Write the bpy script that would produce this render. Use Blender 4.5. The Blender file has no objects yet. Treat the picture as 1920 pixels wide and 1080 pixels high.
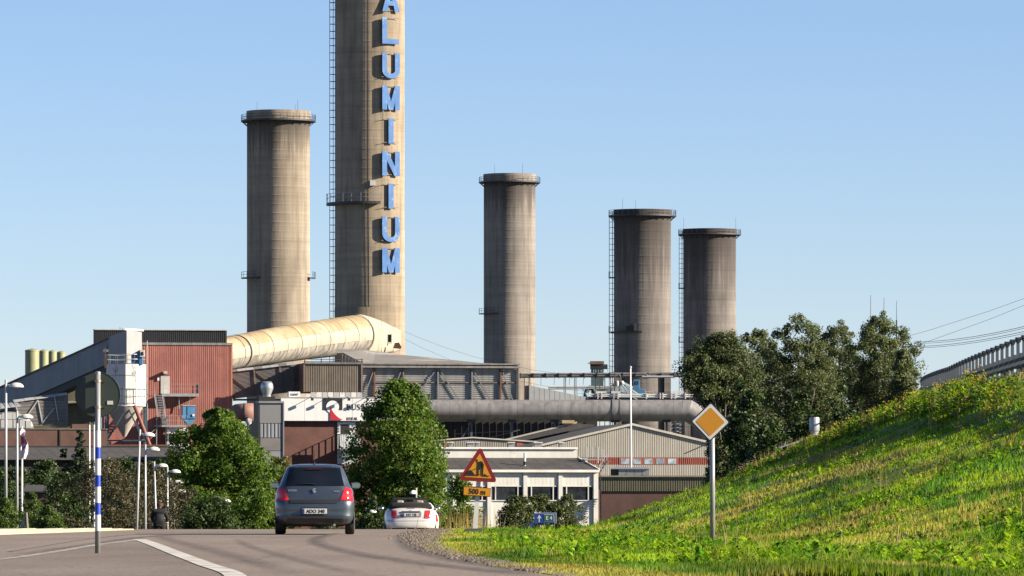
import bpy, bmesh, math, random
import numpy as np
from mathutils import Vector, Matrix
rad = math.radians
random.seed(7)
RNG = np.random.default_rng(11)
scene = bpy.context.scene
COL = scene.collection

# ------------------------------------------------------------------ camera
F = 10667.0            # focal length in pixels of the 1920-wide photograph (200 mm lens)
YH = 941.0             # row of the horizon
ZC = 0.70              # camera height over the road
cam_data = bpy.data.cameras.new('camera')
cam_data.sensor_width = 36.0
cam_data.lens = F / 1920.0 * 36.0
cam_data.shift_y = (YH - 540.0) / 1920.0
cam_data.clip_start = 0.5
cam_data.clip_end = 20000.0
cam = bpy.data.objects.new('camera', cam_data)
cam.location = (0, 0, ZC)
cam.rotation_euler = (rad(90), 0, 0)
COL.objects.link(cam)
scene.camera = cam

# ------------------------------------------------------------------ sky and sun
SUN_EL, SUN_OFF = rad(23.0), rad(12.5)      # sun to the right, a little behind the camera
SV = Vector((math.cos(SUN_EL) * math.cos(SUN_OFF), -math.cos(SUN_EL) * math.sin(SUN_OFF), math.sin(SUN_EL)))
world = bpy.data.worlds.new('World')
scene.world = world
world.use_nodes = True
wn = world.node_tree.nodes
wl = world.node_tree.links
bg = wn['Background']
sky = wn.new('ShaderNodeTexSky')
sky.sky_type = 'NISHITA'
sky.sun_disc = False
sky.sun_elevation = SUN_EL
sky.sun_rotation = rad(90) + SUN_OFF
sky.altitude = 0.0
sky.air_density = 0.75
sky.dust_density = 0.05
sky.ozone_density = 6.0
tint = wn.new('ShaderNodeMix'); tint.data_type = 'RGBA'; tint.blend_type = 'MULTIPLY'; tint.inputs[0].default_value = 1.0
tint.inputs[7].default_value = (1.19, 0.98, 0.93, 1)
wl.new(sky.outputs[0], tint.inputs[6])
wl.new(tint.outputs[2], bg.inputs[0])
bg.inputs[1].default_value = 0.053
sun_data = bpy.data.lights.new('sun', 'SUN')
sun_data.energy = 5.0
sun_data.angle = rad(0.53)
sun_data.color = (1.0, 0.87, 0.70)
sun = bpy.data.objects.new('sun', sun_data)
sun.rotation_euler = SV.to_track_quat('Z', 'Y').to_euler()
sun.location = (60, -20, 60)
COL.objects.link(sun)
scene.view_settings.view_transform = 'Standard'
scene.view_settings.look = 'None'
scene.view_settings.exposure = 1.60
scene.view_settings.gamma = 1.0
scene.view_settings.use_curve_mapping = False
scene.render.engine = 'CYCLES'
scene.cycles.max_bounces = 6
scene.cycles.transparent_max_bounces = 8

# ------------------------------------------------------------------ helpers
def PX(x, d): return (x - 960.0) / F * d
def PZ(y, d): return ZC + (YH - y) / F * d
def P(x, y, d): return Vector((PX(x, d), d, PZ(y, d)))
WL = {}
def wloc(o): return WL.get(o.name, Vector((0, 0, 0)))

def tag(o, label=None, cat=None, group=None, kind=None):
    if label: o['label'] = label
    if cat: o['category'] = cat
    if group: o['group'] = group
    if kind: o['kind'] = kind
    return o

def thing(name, label, cat, loc=(0, 0, 0), group=None):
    o = bpy.data.objects.new(name, None)
    o.empty_display_size = 0.2
    COL.objects.link(o)
    o.location = loc
    WL[o.name] = Vector(loc)
    return tag(o, label, cat, group)

class MB:
    """collects shapes in world coordinates; build() links them as one mesh"""
    def __init__(s): s.v = []; s.f = []
    def add(s, vs, fs):
        n = len(s.v)
        s.v += [tuple(p) for p in vs]
        s.f += [tuple(i + n for i in f) for f in fs]
        return s
    def box(s, x0, x1, y0, y1, z0, z1):
        return s.add([(x0, y0, z0), (x1, y0, z0), (x1, y1, z0), (x0, y1, z0), (x0, y0, z1), (x1, y0, z1), (x1, y1, z1), (x0, y1, z1)],
                     [(0, 3, 2, 1), (4, 5, 6, 7), (0, 1, 5, 4), (1, 2, 6, 5), (2, 3, 7, 6), (3, 0, 4, 7)])
    def pbox(s, x0, x1, y0, y1, d, dep):
        """front face from pixel columns x0..x1 and rows y0..y1 measured at distance d"""
        return s.box(PX(x0, d), PX(x1, d), d, d + dep, PZ(y1, d), PZ(y0, d))
    def prism(s, pts, y0, y1):
        """(x, z) outline extruded along y"""
        n = len(pts)
        a = [(p[0], y0, p[1]) for p in pts] + [(p[0], y1, p[1]) for p in pts]
        fs = [tuple(range(n)), tuple(range(2 * n - 1, n - 1, -1))] + [(i, n + i, n + (i + 1) % n, (i + 1) % n) for i in range(n)]
        return s.add(a, fs)
    def pprism(s, pts, d, dep):
        return s.prism([(PX(x, d), PZ(y, d)) for x, y in pts], d, d + dep)
    def hexa(s, q, off):
        """quad q (4 points) thickened by vector off"""
        q = [Vector(p) for p in q]; off = Vector(off)
        return s.add(q + [p + off for p in q], [(0, 1, 2, 3), (7, 6, 5, 4), (0, 4, 5, 1), (1, 5, 6, 2), (2, 6, 7, 3), (3, 7, 4, 0)])
    def tube(s, p0, p1, r0, r1=None, n=8, caps=True):
        p0 = Vector(p0); p1 = Vector(p1); r1 = r0 if r1 is None else r1
        ax = (p1 - p0)
        if ax.length < 1e-6: return s
        ax.normalize()
        u = ax.orthogonal().normalized(); w = ax.cross(u)
        vs = []
        for p, r in ((p0, r0), (p1, r1)):
            for k in range(n):
                a = 2 * math.pi * k / n
                vs.append(p + (u * math.cos(a) + w * math.sin(a)) * r)
        fs = [(k, (k + 1) % n, n + (k + 1) % n, n + k) for k in range(n)]
        if caps: fs += [tuple(range(n - 1, -1, -1)), tuple(range(n, 2 * n))]
        return s.add(vs, fs)
    def path(s, pts, rs, n=8, caps=True):
        """swept tube through points"""
        pts = [Vector(p) for p in pts]
        if not hasattr(rs, '__len__'): rs = [rs] * len(pts)
        vs = []; u = None
        for i, p in enumerate(pts):
            t = (pts[min(i + 1, len(pts) - 1)] - pts[max(i - 1, 0)]).normalized()
            u = t.orthogonal().normalized() if u is None else (u - t * u.dot(t)).normalized()
            w = t.cross(u)
            for k in range(n):
                a = 2 * math.pi * k / n
                vs.append(p + (u * math.cos(a) + w * math.sin(a)) * rs[i])
        fs = [(i * n + k, i * n + (k + 1) % n, (i + 1) * n + (k + 1) % n, (i + 1) * n + k) for i in range(len(pts) - 1) for k in range(n)]
        if caps: fs += [tuple(range(n - 1, -1, -1)), tuple(range((len(pts) - 1) * n, len(pts) * n))]
        return s.add(vs, fs)
    def lathe(s, c, prof, n=48, a0=0.0, a1=2 * math.pi):
        """(r, z) profile turned round a vertical axis through c"""
        full = abs(a1 - a0 - 2 * math.pi) < 1e-6
        m = n if full else n + 1
        vs = [(c[0] + r * math.cos(a0 + (a1 - a0) * k / n), c[1] + r * math.sin(a0 + (a1 - a0) * k / n), c[2] + z) for r, z in prof for k in range(m)]
        fs = []
        for i in range(len(prof) - 1):
            for k in range(n):
                k2 = (k + 1) % m
                fs.append((i * m + k, i * m + k2, (i + 1) * m + k2, (i + 1) * m + k))
        return s.add(vs, fs)
    def corr(s, x0, x1, z0, z1, y, pitch=0.25, dep=0.05, horizontal=False, ztop=None):
        """profiled metal sheet facing -y; ztop(x) gives a sloped upper edge"""
        lo, hi = (z0, z1) if horizontal else (x0, x1)
        n = max(1, int((hi - lo) / pitch)); st = (hi - lo) / n
        pr = []
        for i in range(n):
            a = lo + i * st
            pr += [(a, 0), (a + st * .45, 0), (a + st * .55, dep), (a + st * .92, dep)]
        pr.append((hi, 0))
        vs = []
        for a, e in pr:
            if horizontal: vs += [(x0, y + e, a), (x1, y + e, a)]
            else: vs += [(a, y + e, z0), (a, y + e, ztop(a) if ztop else z1)]
        fs = [((2 * i, 2 * i + 1, 2 * i + 3, 2 * i + 2) if horizontal else (2 * i, 2 * i + 2, 2 * i + 3, 2 * i + 1)) for i in range(len(pr) - 1)]
        return s.add(vs, fs)
    def build(s, name, m, parent=None, smooth=False, kind=None, label=None, keep=False, bevel=0.0):
        off = wloc(parent) if parent is not None else Vector((0, 0, 0))
        own = Vector((0, 0, 0))
        if parent is None and not keep and s.v:
            xs = [p[0] for p in s.v]; ys = [p[1] for p in s.v]; zs = [p[2] for p in s.v]
            own = Vector(((min(xs) + max(xs)) / 2, (min(ys) + max(ys)) / 2, min(zs)))
        me = bpy.data.meshes.new(name)
        sh = off + own
        me.from_pydata([(p[0] - sh.x, p[1] - sh.y, p[2] - sh.z) for p in s.v], [], s.f)
        me.materials.append(m)
        if smooth:
            me.polygons.foreach_set('use_smooth', [True] * len(me.polygons))
        me.update()
        o = bpy.data.objects.new(name, me)
        COL.objects.link(o)
        o.location = own
        if parent is not None: o.parent = parent
        WL[o.name] = off + own
        if smooth == 'auto':
            try:
                me.set_sharp_from_angle(angle=rad(35))
            except Exception: pass
        if bevel:
            b = o.modifiers.new('bevel', 'BEVEL'); b.width = bevel; b.segments = 2; b.limit_method = 'ANGLE'
        if kind: o['kind'] = kind
        if label: o['label'] = label
        return o

def np_mesh(name, v, q, m, parent=None, col=None, kind=None, smooth=False):
    """mesh from numpy arrays: v (n,3), q (m,k)"""
    off = wloc(parent) if parent is not None else Vector((0, 0, 0))
    v = np.asarray(v, dtype=np.float32) - np.array(off, dtype=np.float32)
    q = np.asarray(q, dtype=np.int32); k = q.shape[1]
    me = bpy.data.meshes.new(name)
    me.vertices.add(len(v)); me.vertices.foreach_set('co', v.ravel())
    me.loops.add(q.size); me.loops.foreach_set('vertex_index', q.ravel())
    me.polygons.add(len(q)); me.polygons.foreach_set('loop_start', np.arange(0, q.size, k, dtype=np.int32))
    if smooth: me.polygons.foreach_set('use_smooth', np.ones(len(q), dtype=bool))
    if col is not None:
        at = me.color_attributes.new('tint', 'FLOAT_COLOR', 'POINT')
        at.data.foreach_set('color', np.concatenate([col, np.ones((len(col), 1))], axis=1).astype(np.float32).ravel())
    me.materials.append(m)
    me.update(calc_edges=True)
    o = bpy.data.objects.new(name, me)
    COL.objects.link(o)
    if parent is not None: o.parent = parent
    WL[o.name] = off
    if kind: o['kind'] = kind
    return o

def copy_tree(o, parent=None):
    c = o.copy(); COL.objects.link(c); c.parent = parent
    for ch in list(o.children): copy_tree(ch, c)
    return c

def text_mesh(name, txt, size, m, parent, origin, xdir=(1, 0, 0), zdir=(0, 0, 1), depth=0.01, squash=1.0, bold=0.0, center=True):
    cu = bpy.data.curves.new('lettering', 'FONT')
    cu.body = txt; cu.size = size; cu.extrude = depth; cu.offset = bold; cu.resolution_u = 3
    if center: cu.align_x = 'CENTER'
    to = bpy.data.objects.new('lettering', cu)
    COL.objects.link(to)
    bpy.context.view_layer.update()
    me = bpy.data.meshes.new_from_object(to.evaluated_get(bpy.context.evaluated_depsgraph_get()))
    bpy.data.objects.remove(to); bpy.data.curves.remove(cu)
    xd = Vector(xdir).normalized(); zd = Vector(zdir).normalized(); yd = xd.cross(zd)
    off = Vector(origin) - wloc(parent)
    for vv in me.vertices:
        c = vv.co.copy()
        vv.co = off + xd * c.x * squash + zd * c.y - yd * c.z
    me.materials.clear(); me.materials.append(m)
    o = bpy.data.objects.new(name, me)
    COL.objects.link(o); o.parent = parent
    WL[o.name] = wloc(parent)
    return o

# ------------------------------------------------------------------ materials
def _nt(name):
    m = bpy.data.materials.new(name); m.use_nodes = True
    return m, m.node_tree.nodes, m.node_tree.links, m.node_tree.nodes['Principled BSDF']

def _noise(n, l, vec, scale, stretch=(1, 1, 1), detail=4.0, rough=.6):
    mp = n.new('ShaderNodeMapping'); mp.inputs['Scale'].default_value = (scale * stretch[0], scale * stretch[1], scale * stretch[2])
    l.new(vec, mp.inputs['Vector'])
    t = n.new('ShaderNodeTexNoise'); t.inputs['Scale'].default_value = 1.0; t.inputs['Detail'].default_value = detail; t.inputs['Roughness'].default_value = rough
    l.new(mp.outputs[0], t.inputs['Vector'])
    return t.outputs['Fac']

def _ramp(n, l, fac, stops):
    r = n.new('ShaderNodeValToRGB'); l.new(fac, r.inputs[0])
    e = r.color_ramp.elements
    while len(e) < len(stops): e.new(.5)
    for i, (p, c) in enumerate(stops):
        e[i].position = p; e[i].color = (c[0], c[1], c[2], 1) if hasattr(c, '__len__') else (c, c, c, 1)
    return r.outputs[0]

def _mix(n, l, a, b, fac, mode='MIX'):
    x = n.new('ShaderNodeMix'); x.data_type = 'RGBA'; x.blend_type = mode
    for sock, val in ((x.inputs[0], fac), (x.inputs[6], a), (x.inputs[7], b)):
        if hasattr(val, 'is_linked'): l.new(val, sock)
        elif hasattr(val, '__len__'): sock.default_value = (val[0], val[1], val[2], 1)
        else: sock.default_value = val
    return x.outputs[2]

def _math(n, l, op, a, b=0.0, c=None, clamp=False):
    x = n.new('ShaderNodeMath'); x.operation = op; x.use_clamp = clamp
    for i, val in enumerate((a, b) if c is None else (a, b, c)):
        if hasattr(val, 'is_linked'): l.new(val, x.inputs[i])
        else: x.inputs[i].default_value = val
    return x.outputs[0]

MATS = {}
def cal(c):
    """nominal paint or material colour, darkened to deepen shade under the raised exposure"""
    k = .56 + .27 * (c[0] + c[1] + c[2]) / 3
    return tuple(v * k for v in c)
def mat(name, col, rough=.75, metal=0.0, var=.18, vscale=.5, streak=0.0, sscale=1.2, bump=0.0, bscale=6.0, stain=None, stain_at=(.55, .7), stain_scale=.4, stain_stretch=(1, 1, 1), coat=0.0, spec=.5):
    if name in MATS: return MATS[name]
    col = cal(col)
    if stain: stain = cal(stain)
    m, n, l, b = _nt(name)
    pos = n.new('ShaderNodeNewGeometry').outputs['Position']
    lo = [c * (1 - var) for c in col]; hi = [min(1, c * (1 + var)) for c in col]
    c = _ramp(n, l, _noise(n, l, pos, vscale, detail=5), [(.3, lo), (.7, hi)])
    if streak:
        s = _ramp(n, l, _noise(n, l, pos, sscale, (1, 1, .06), 5), [(.35, 1 - streak), (.6, 1.0)])
        c = _mix(n, l, c, s, 1.0, 'MULTIPLY')
    if stain:
        f = _ramp(n, l, _noise(n, l, pos, stain_scale, stain_stretch, 6, .65), [(stain_at[0], 0.0), (stain_at[1], 1.0)])
        c = _mix(n, l, c, stain, f)
    l.new(c, b.inputs['Base Color'])
    b.inputs['Roughness'].default_value = rough
    b.inputs['Metallic'].default_value = metal
    b.inputs['Specular IOR Level'].default_value = spec
    if coat: b.inputs['Coat Weight'].default_value = coat; b.inputs['Coat Roughness'].default_value = .06
    if bump:
        bp = n.new('ShaderNodeBump'); bp.inputs['Strength'].default_value = bump; bp.inputs['Distance'].default_value = .05
        l.new(_noise(n, l, pos, bscale, detail=4), bp.inputs['Height']); l.new(bp.outputs[0], b.inputs['Normal'])
    MATS[name] = m
    return m

def brick_mat(name, c1, c2, mortar, sx=.25, sz=.085):
    c1, c2, mortar = cal(c1), cal(c2), cal(mortar)
    m, n, l, b = _nt(name)
    pos = n.new('ShaderNodeNewGeometry').outputs['Position']
    sep = n.new('ShaderNodeSeparateXYZ'); l.new(pos, sep.inputs[0])
    cmb = n.new('ShaderNodeCombineXYZ')
    l.new(_math(n, l, 'ADD', sep.outputs[0], sep.outputs[1]), cmb.inputs[0]); l.new(sep.outputs[2], cmb.inputs[1])
    t = n.new('ShaderNodeTexBrick'); l.new(cmb.outputs[0], t.inputs['Vector'])
    t.inputs['Color1'].default_value = (*c1, 1); t.inputs['Color2'].default_value = (*c2, 1); t.inputs['Mortar'].default_value = (*mortar, 1)
    t.inputs['Scale'].default_value = 1.0; t.inputs['Brick Width'].default_value = sx; t.inputs['Row Height'].default_value = sz; t.inputs['Mortar Size'].default_value = .012
    v = _ramp(n, l, _noise(n, l, pos, .35, detail=6), [(.3, .7), (.7, 1.15)])
    l.new(_mix(n, l, t.outputs[0], v, 1.0, 'MULTIPLY'), b.inputs['Base Color'])
    b.inputs['Roughness'].default_value = .9
    return m

def leaf_mat(name, cols, trans=.35, rough=.55, patch=.35):
    cols = [[k * .78 for k in c] for c in cols]
    """one colour per leaf, translucent against the light"""
    m, n, l, b = _nt(name)
    g = n.new('ShaderNodeNewGeometry')
    c = _ramp(n, l, g.outputs['Random Per Island'], [(i / (len(cols) - 1), k) for i, k in enumerate(cols)])
    v = _ramp(n, l, _noise(n, l, g.outputs['Position'], patch, detail=3), [(.3, .75), (.7, 1.2)])
    c = _mix(n, l, c, v, 1.0, 'MULTIPLY')
    l.new(c, b.inputs['Base Color']); b.inputs['Roughness'].default_value = rough; b.inputs['Specular IOR Level'].default_value = .35
    tr = n.new('ShaderNodeBsdfTranslucent'); l.new(_mix(n, l, c, (1.25, 1.3, .5), 1.0, 'MULTIPLY'), tr.inputs[0])
    mx = n.new('ShaderNodeMixShader'); mx.inputs[0].default_value = trans
    out = n['Material Output']
    l.new(b.outputs[0], mx.inputs[1]); l.new(tr.outputs[0], mx.inputs[2]); l.new(mx.outputs[0], out.inputs[0])
    return m

def tint_mat(name, trans=.4):
    """colour stored on the blades"""
    m, n, l, b = _nt(name)
    a = n.new('ShaderNodeAttribute'); a.attribute_name = 'tint'
    l.new(a.outputs['Color'], b.inputs['Base Color']); b.inputs['Roughness'].default_value = .6; b.inputs['Specular IOR Level'].default_value = .25
    tr = n.new('ShaderNodeBsdfTranslucent'); l.new(_mix(n, l, a.outputs['Color'], (1.2, 1.25, .6), 1.0, 'MULTIPLY'), tr.inputs[0])
    mx = n.new('ShaderNodeMixShader'); mx.inputs[0].default_value = trans
    l.new(b.outputs[0], mx.inputs[1]); l.new(tr.outputs[0], mx.inputs[2]); l.new(mx.outputs[0], n['Material Output'].inputs[0])
    return m

def concrete_mat(name, top_z, soot, base=(.36, .30, .215), dark=(.075, .065, .06)):
    base = [base[0] * .83, base[1] * .845, base[2] * .93]; dark = cal(dark)
    """slip-formed concrete: lift bands, board lines, rain streaks and soot below the mouth"""
    m, n, l, b = _nt(name)
    pos = n.new('ShaderNodeNewGeometry').outputs['Position']
    sep = n.new('ShaderNodeSeparateXYZ'); l.new(pos, sep.inputs[0])
    c = _ramp(n, l, _noise(n, l, pos, .22, (1, 1, .35), 7, .65), [(.28, [k * .72 for k in base]), (.5, base), (.72, [min(1, k * 1.18) for k in base])])
    band = _ramp(n, l, _noise(n, l, pos, 1.0, (.01, .01, .55), 4, .7), [(.3, .80), (.55, 1.0), (.75, 1.1)])
    c = _mix(n, l, c, band, 1.0, 'MULTIPLY')
    stk = _ramp(n, l, _noise(n, l, pos, .9, (1, 1, .035), 6, .65), [(.32, .66), (.55, 1.0)])
    c = _mix(n, l, c, stk, .8, 'MULTIPLY')
    dz = _math(n, l, 'SUBTRACT', top_z, sep.outputs[2])
    sn = _noise(n, l, pos, 1.1, (1, 1, .02), 5, .7)
    reach = _math(n, l, 'MULTIPLY', _math(n, l, 'SUBTRACT', sn, .2), soot * 2.2)
    f = _math(n, l, 'SUBTRACT', 1.0, _math(n, l, 'DIVIDE', dz, _math(n, l, 'MAXIMUM', reach, .6)), clamp=True)
    f = _math(n, l, 'POWER', f, .6)
    f = _math(n, l, 'MULTIPLY', f, _math(n, l, 'GREATER_THAN', dz, -.05))
    c = _mix(n, l, c, dark, _math(n, l, 'MULTIPLY', f, .88))
    run = _ramp(n, l, _noise(n, l, pos, .55, (1, 1, .05), 5, .7), [(.56, 0.0), (.70, .6)])
    c = _mix(n, l, c, [base[0] * .42, base[1] * .42, base[2] * .45], run)
    patch = _ramp(n, l, _noise(n, l, pos, .5, (1, 1, .8), 6, .7), [(.66, 0.0), (.74, .35)])
    c = _mix(n, l, c, (.14, .125, .11), patch)
    l.new(c, b.inputs['Base Color']); b.inputs['Roughness'].default_value = .92; b.inputs['Specular IOR Level'].default_value = .25; b.inputs['Diffuse Roughness'].default_value = .6
    bp = n.new('ShaderNodeBump'); bp.inputs['Strength'].default_value = .5; bp.inputs['Distance'].default_value = .06
    w = n.new('ShaderNodeTexWave'); w.bands_direction = 'Z'; w.inputs['Scale'].default_value = .16; w.inputs['Distortion'].default_value = .3
    l.new(pos, w.inputs[0])
    h = _math(n, l, 'ADD', _math(n, l, 'POWER', w.outputs['Fac'], 12.0), _noise(n, l, pos, 1.6, (1, 1, .15), 5))
    l.new(h, bp.inputs['Height']); l.new(bp.outputs[0], b.inputs['Normal'])
    return m

def glass_mat(name, col=(.02, .025, .03), rough=.06):
    m, n, l, b = _nt(name)
    pos = n.new('ShaderNodeNewGeometry').outputs['Position']
    c = _ramp(n, l, _noise(n, l, pos, .9, detail=2), [(.35, [k * .6 for k in col]), (.65, [k * 1.6 for k in col])])
    l.new(c, b.inputs['Base Color']); b.inputs['Roughness'].default_value = rough; b.inputs['Specular IOR Level'].default_value = .6
    return m

STEEL = mat('galvanised_steel', (.38, .40, .41), .5, .35, .15, 2.0)
DSTEEL = mat('dark_steel', (.06, .062, .07), .6, .2, .2, 2.0)
WHITE = mat('white_paint', (.74, .73, .69), .6, 0, .06, .6, streak=.12)
BLACK = mat('black_rubber', (.012, .012, .013), .8, 0, .2, 3.0)
BROWN = mat('rusty_steel', (.20, .085, .045), .85, 0, .3, 1.2)
GLASS = glass_mat('window_glass')
RED = mat('red_paint', (.34, .085, .055), .7, 0, .12, 1.0)

# ------------------------------------------------------------------ terrain
GY = [-200, 0, 140, 150, 165, 190, 235, 300, 375, 440, 9000]
GZ = [0, 0, 0, -.02, -.12, -.55, -2.4, -4.9, -7.8, -9, -9]
def G(y): return np.interp(y, GY, GZ)
def crest(y):
    y = np.minimum(np.maximum(y, 60), 420)
    return 12.8 + .0027 * y + 9.56e-5 * y * y
HY = [0, 30, 60, 85, 110, 140, 165, 183, 200, 250, 300, 366, 420, 520]
HZ = [1.0, 1.4, 2.0, 2.45, 2.9, 3.72, 4.48, 4.65, 4.8, 5.3, 6.1, 7.2, 7.3, 7.0]
MY = [0, 140, 165, 200, 250, 300, 366, 600]; MZ = [.31, .315, .325, .345, .40, .43, .46, .46]
def lattice(x, y, s, seed):
    r = np.random.default_rng(seed).random((256, 256))
    u = np.asarray(x) / s + 1000.0; w = np.asarray(y) / s + 1000.0
    i = np.floor(u).astype(int); j = np.floor(w).astype(int); fu = u - i; fw = w - j
    fu = fu * fu * (3 - 2 * fu); fw = fw * fw * (3 - 2 * fw)
    a = r[i % 256, j % 256]; b = r[(i + 1) % 256, j % 256]; c = r[i % 256, (j + 1) % 256]; d = r[(i + 1) % 256, (j + 1) % 256]
    return (a * (1 - fu) + b * fu) * (1 - fw) + (c * (1 - fu) + d * fu) * fw
def fbm(x, y, s, seed): return (lattice(x, y, s, seed) + .5 * lattice(x, y, s / 2.1, seed + 1) + .25 * lattice(x, y, s / 4.3, seed + 2)) / 1.75
EDGE_Y = [0, 45, 54, 62, 79, 101, 126, 146, 180, 240, 420]
EDGE_X = [3.6, 1.4, .70, .145, -.82, -1.4, -1.66, -1.7, -1.9, -3.0, -9.0]
def edge(y): return np.interp(y, EDGE_Y, EDGE_X)
def brow(y):
    """line where the mown slope meets the steeper weedy bank"""
    return np.interp(y, [60, 90, 120, 140, 165, 190, 230, 300, 420], [13.2, 13.0, 13.1, 12.5, 10.9, 9.2, 8.6, 11.0, 18.0])
def bank(x, y):
    """height of the grass bank that climbs to the ramp on the right"""
    x = np.asarray(x, float); y = np.asarray(y, float)
    c = crest(y); h = np.interp(y, HY, HZ); m = np.interp(y, MY, MZ); g = G(y)
    up = h - m * (c - x)
    dn = h - np.maximum(0, x - c - 11.0) * .5
    t = np.where(x < c, up, np.minimum(h, dn))
    k = .16
    z = g + k * np.logaddexp(0, (t - g) / k)
    z = z + np.interp(y, [80, 120, 200, 240], [0, .13, .13, 0]) * np.tanh((x - brow(y) - (fbm(x, y, 3.0, 15) - .5) * 1.6) / .4) * np.where(x < c, np.clip((c - x) / 1.5, 0, 1), 0) * np.clip((x - edge(y)) / 4, 0, 1)
    z = np.minimum(z, np.maximum(h, g) + .05)
    s = np.clip((x - edge(y)) / 3.0, 0, 1)
    z = g + (z - g) * s + s * ((fbm(x, y * .6, 2.8, 5) - .5) * .30 + (fbm(x, y * .7, .9, 8) - .5) * .06)
    return z

asph = None
def asphalt_mat(name, col, patch=.2):
    m, n, l, b = _nt(name); col = cal(col)
    pos = n.new('ShaderNodeNewGeometry').outputs['Position']
    c = _ramp(n, l, _noise(n, l, pos, .35, (1, .18, 1), 6, .6), [(.3, [k * (1 - patch) for k in col]), (.7, [k * (1 + patch) for k in col])])
    c = _mix(n, l, c, _ramp(n, l, _noise(n, l, pos, 38, detail=3), [(.3, .78), (.7, 1.18)]), 1.0, 'MULTIPLY')
    f = _ramp(n, l, _noise(n, l, pos, .6, (1, .12, 1), 5, .7), [(.6, 0.0), (.72, .45)])
    c = _mix(n, l, c, [k * .5 for k in col], f)
    sp = _ramp(n, l, _noise(n, l, pos, 14, (1, .5, 1), 3, .8), [(.34, .62), (.5, 1.0), (.68, 1.3)])
    c = _mix(n, l, c, sp, 1.0, 'MULTIPLY')
    vo = n.new('ShaderNodeTexVoronoi'); vo.feature = 'DISTANCE_TO_EDGE'; vo.inputs['Scale'].default_value = 1.0
    mp = n.new('ShaderNodeMapping'); mp.inputs['Scale'].default_value = (.32, .07, 1)
    wob = n.new('ShaderNodeTexNoise'); wob.inputs['Scale'].default_value = .8; l.new(pos, wob.inputs['Vector'])
    l.new(_mix(n, l, pos, wob.outputs['Color'], .12, 'ADD'), mp.inputs['Vector']); l.new(mp.outputs[0], vo.inputs['Vector'])
    ck = _ramp(n, l, vo.outputs['Distance'], [(.0, .55), (.006, 1.0)])
    c = _mix(n, l, c, ck, .8, 'MULTIPLY')
    l.new(c, b.inputs['Base Color']); b.inputs['Roughness'].default_value = .88; b.inputs['Specular IOR Level'].default_value = .3
    bp = n.new('ShaderNodeBump'); bp.inputs['Strength'].default_value = .35; bp.inputs['Distance'].default_value = .01
    l.new(_noise(n, l, pos, 60, detail=2), bp.inputs['Height']); l.new(bp.outputs[0], b.inputs['Normal'])
    return m
ASPH = asphalt_mat('asphalt', (.285, .232, .190))
ISLE = asphalt_mat('island_asphalt', (.245, .202, .165), .25)
SOIL = mat('soil', (.22, .21, .05), .95, 0, .35, .25, stain=(.13, .23, .025), stain_at=(.42, .6), stain_scale=.5)
YARD = mat('yard_ground', (.075, .08, .045), .95, 0, .4, .05)

def sheet(name, xs_of_y, ys, zf, m, nx=2, **kw):
    """surface strip: for every y a left and right edge"""
    mb = MB(); ys = list(ys)
    for y in ys:
        a, b = xs_of_y(y)
        for i in range(nx):
            x = a + (b - a) * i / (nx - 1); mb.v.append((x, y, float(zf(x, y))))
    for j in range(len(ys) - 1):
        for i in range(nx - 1):
            k = j * nx + i; mb.f.append((k, k + 1, k + nx + 1, k + nx))
    return mb.build(name, m, None, True, keep=True, **kw)

ysf = list(np.arange(-20, 240, 3.0)) + list(np.arange(240, 460, 10.0)) + [500, 600, 800, 1200, 2000, 4000, 9000]
o = sheet('ground', lambda y: (-60 - y * .6, 60 + y * .6), ysf, lambda x, y: G(y) - .09, YARD, 24); tag(o, kind='structure')
o = sheet('road', lambda y: (-11.8 - max(0, y - 150) * .02, float(edge(y)) + .05), list(np.arange(-20, 240, 2.0)) + list(np.arange(240, 441, 8.0)), lambda x, y: G(y), ASPH, 14); tag(o, kind='structure')
ysb = np.concatenate([np.arange(20, 230, 1.0), np.arange(230, 520, 4.0)])
mb = MB(); nx = 70
tt = np.linspace(0, 1, nx) ** 1.5
for y in ysb:
    x0 = float(edge(y)); xs = x0 + tt * (48 - x0); zs = bank(xs, np.full(nx, y)) - .03
    for i in range(nx): mb.v.append((xs[i], y, zs[i] + (.034 if i == 0 else 0)))
for j in range(len(ysb) - 1):
    for i in range(nx - 1):
        k = j * nx + i; mb.f.append((k, k + 1, k + nx + 1, k + nx))
tag(mb.build('grass_bank', SOIL, None, True, keep=True), kind='structure')

# painted traffic island: asphalt wedge and its two white edge lines
PAINT = mat('worn_road_paint', (.62, .60, .54), .8, 0, .1, 2.0, stain=(.24, .21, .18), stain_at=(.50, .64), stain_scale=2.2)
def ribbon(name, pts, w0, w1, z, m, kind='structure'):
    pts = [Vector((p[0], p[1], 0)) for p in pts]
    fine = []
    for i in range(len(pts) - 1):
        p0 = pts[max(i - 1, 0)]; p1 = pts[i]; p2 = pts[i + 1]; p3 = pts[min(i + 2, len(pts) - 1)]
        for k in range(8):
            t = k / 8.0
            fine.append(.5 * ((2 * p1) + (p2 - p0) * t + (2 * p0 - 5 * p1 + 4 * p2 - p3) * t * t + (3 * p1 - p0 - 3 * p2 + p3) * t ** 3))
    fine.append(pts[-1]); mb = MB(); n = len(fine)
    for i, p in enumerate(fine):
        t = (fine[min(i + 1, n - 1)] - fine[max(i - 1, 0)]).normalized(); s = Vector((-t.y, t.x, 0)); w = w0 + (w1 - w0) * i / (n - 1)
        for q in (p - s * w / 2, p + s * w / 2): mb.v.append((q.x, q.y, float(G(q.y)) + z))
    for i in range(n - 1): mb.f.append((2 * i, 2 * i + 1, 2 * i + 3, 2 * i + 2))
    o = mb.build(name, m, None, keep=True); o['kind'] = kind
    return o
def gp(x, y, z=0.0):
    """ground point under a pixel on the flat stretch of road"""
    d = (ZC - z) * F / (y - YH); return (PX(x, d), d)
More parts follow.
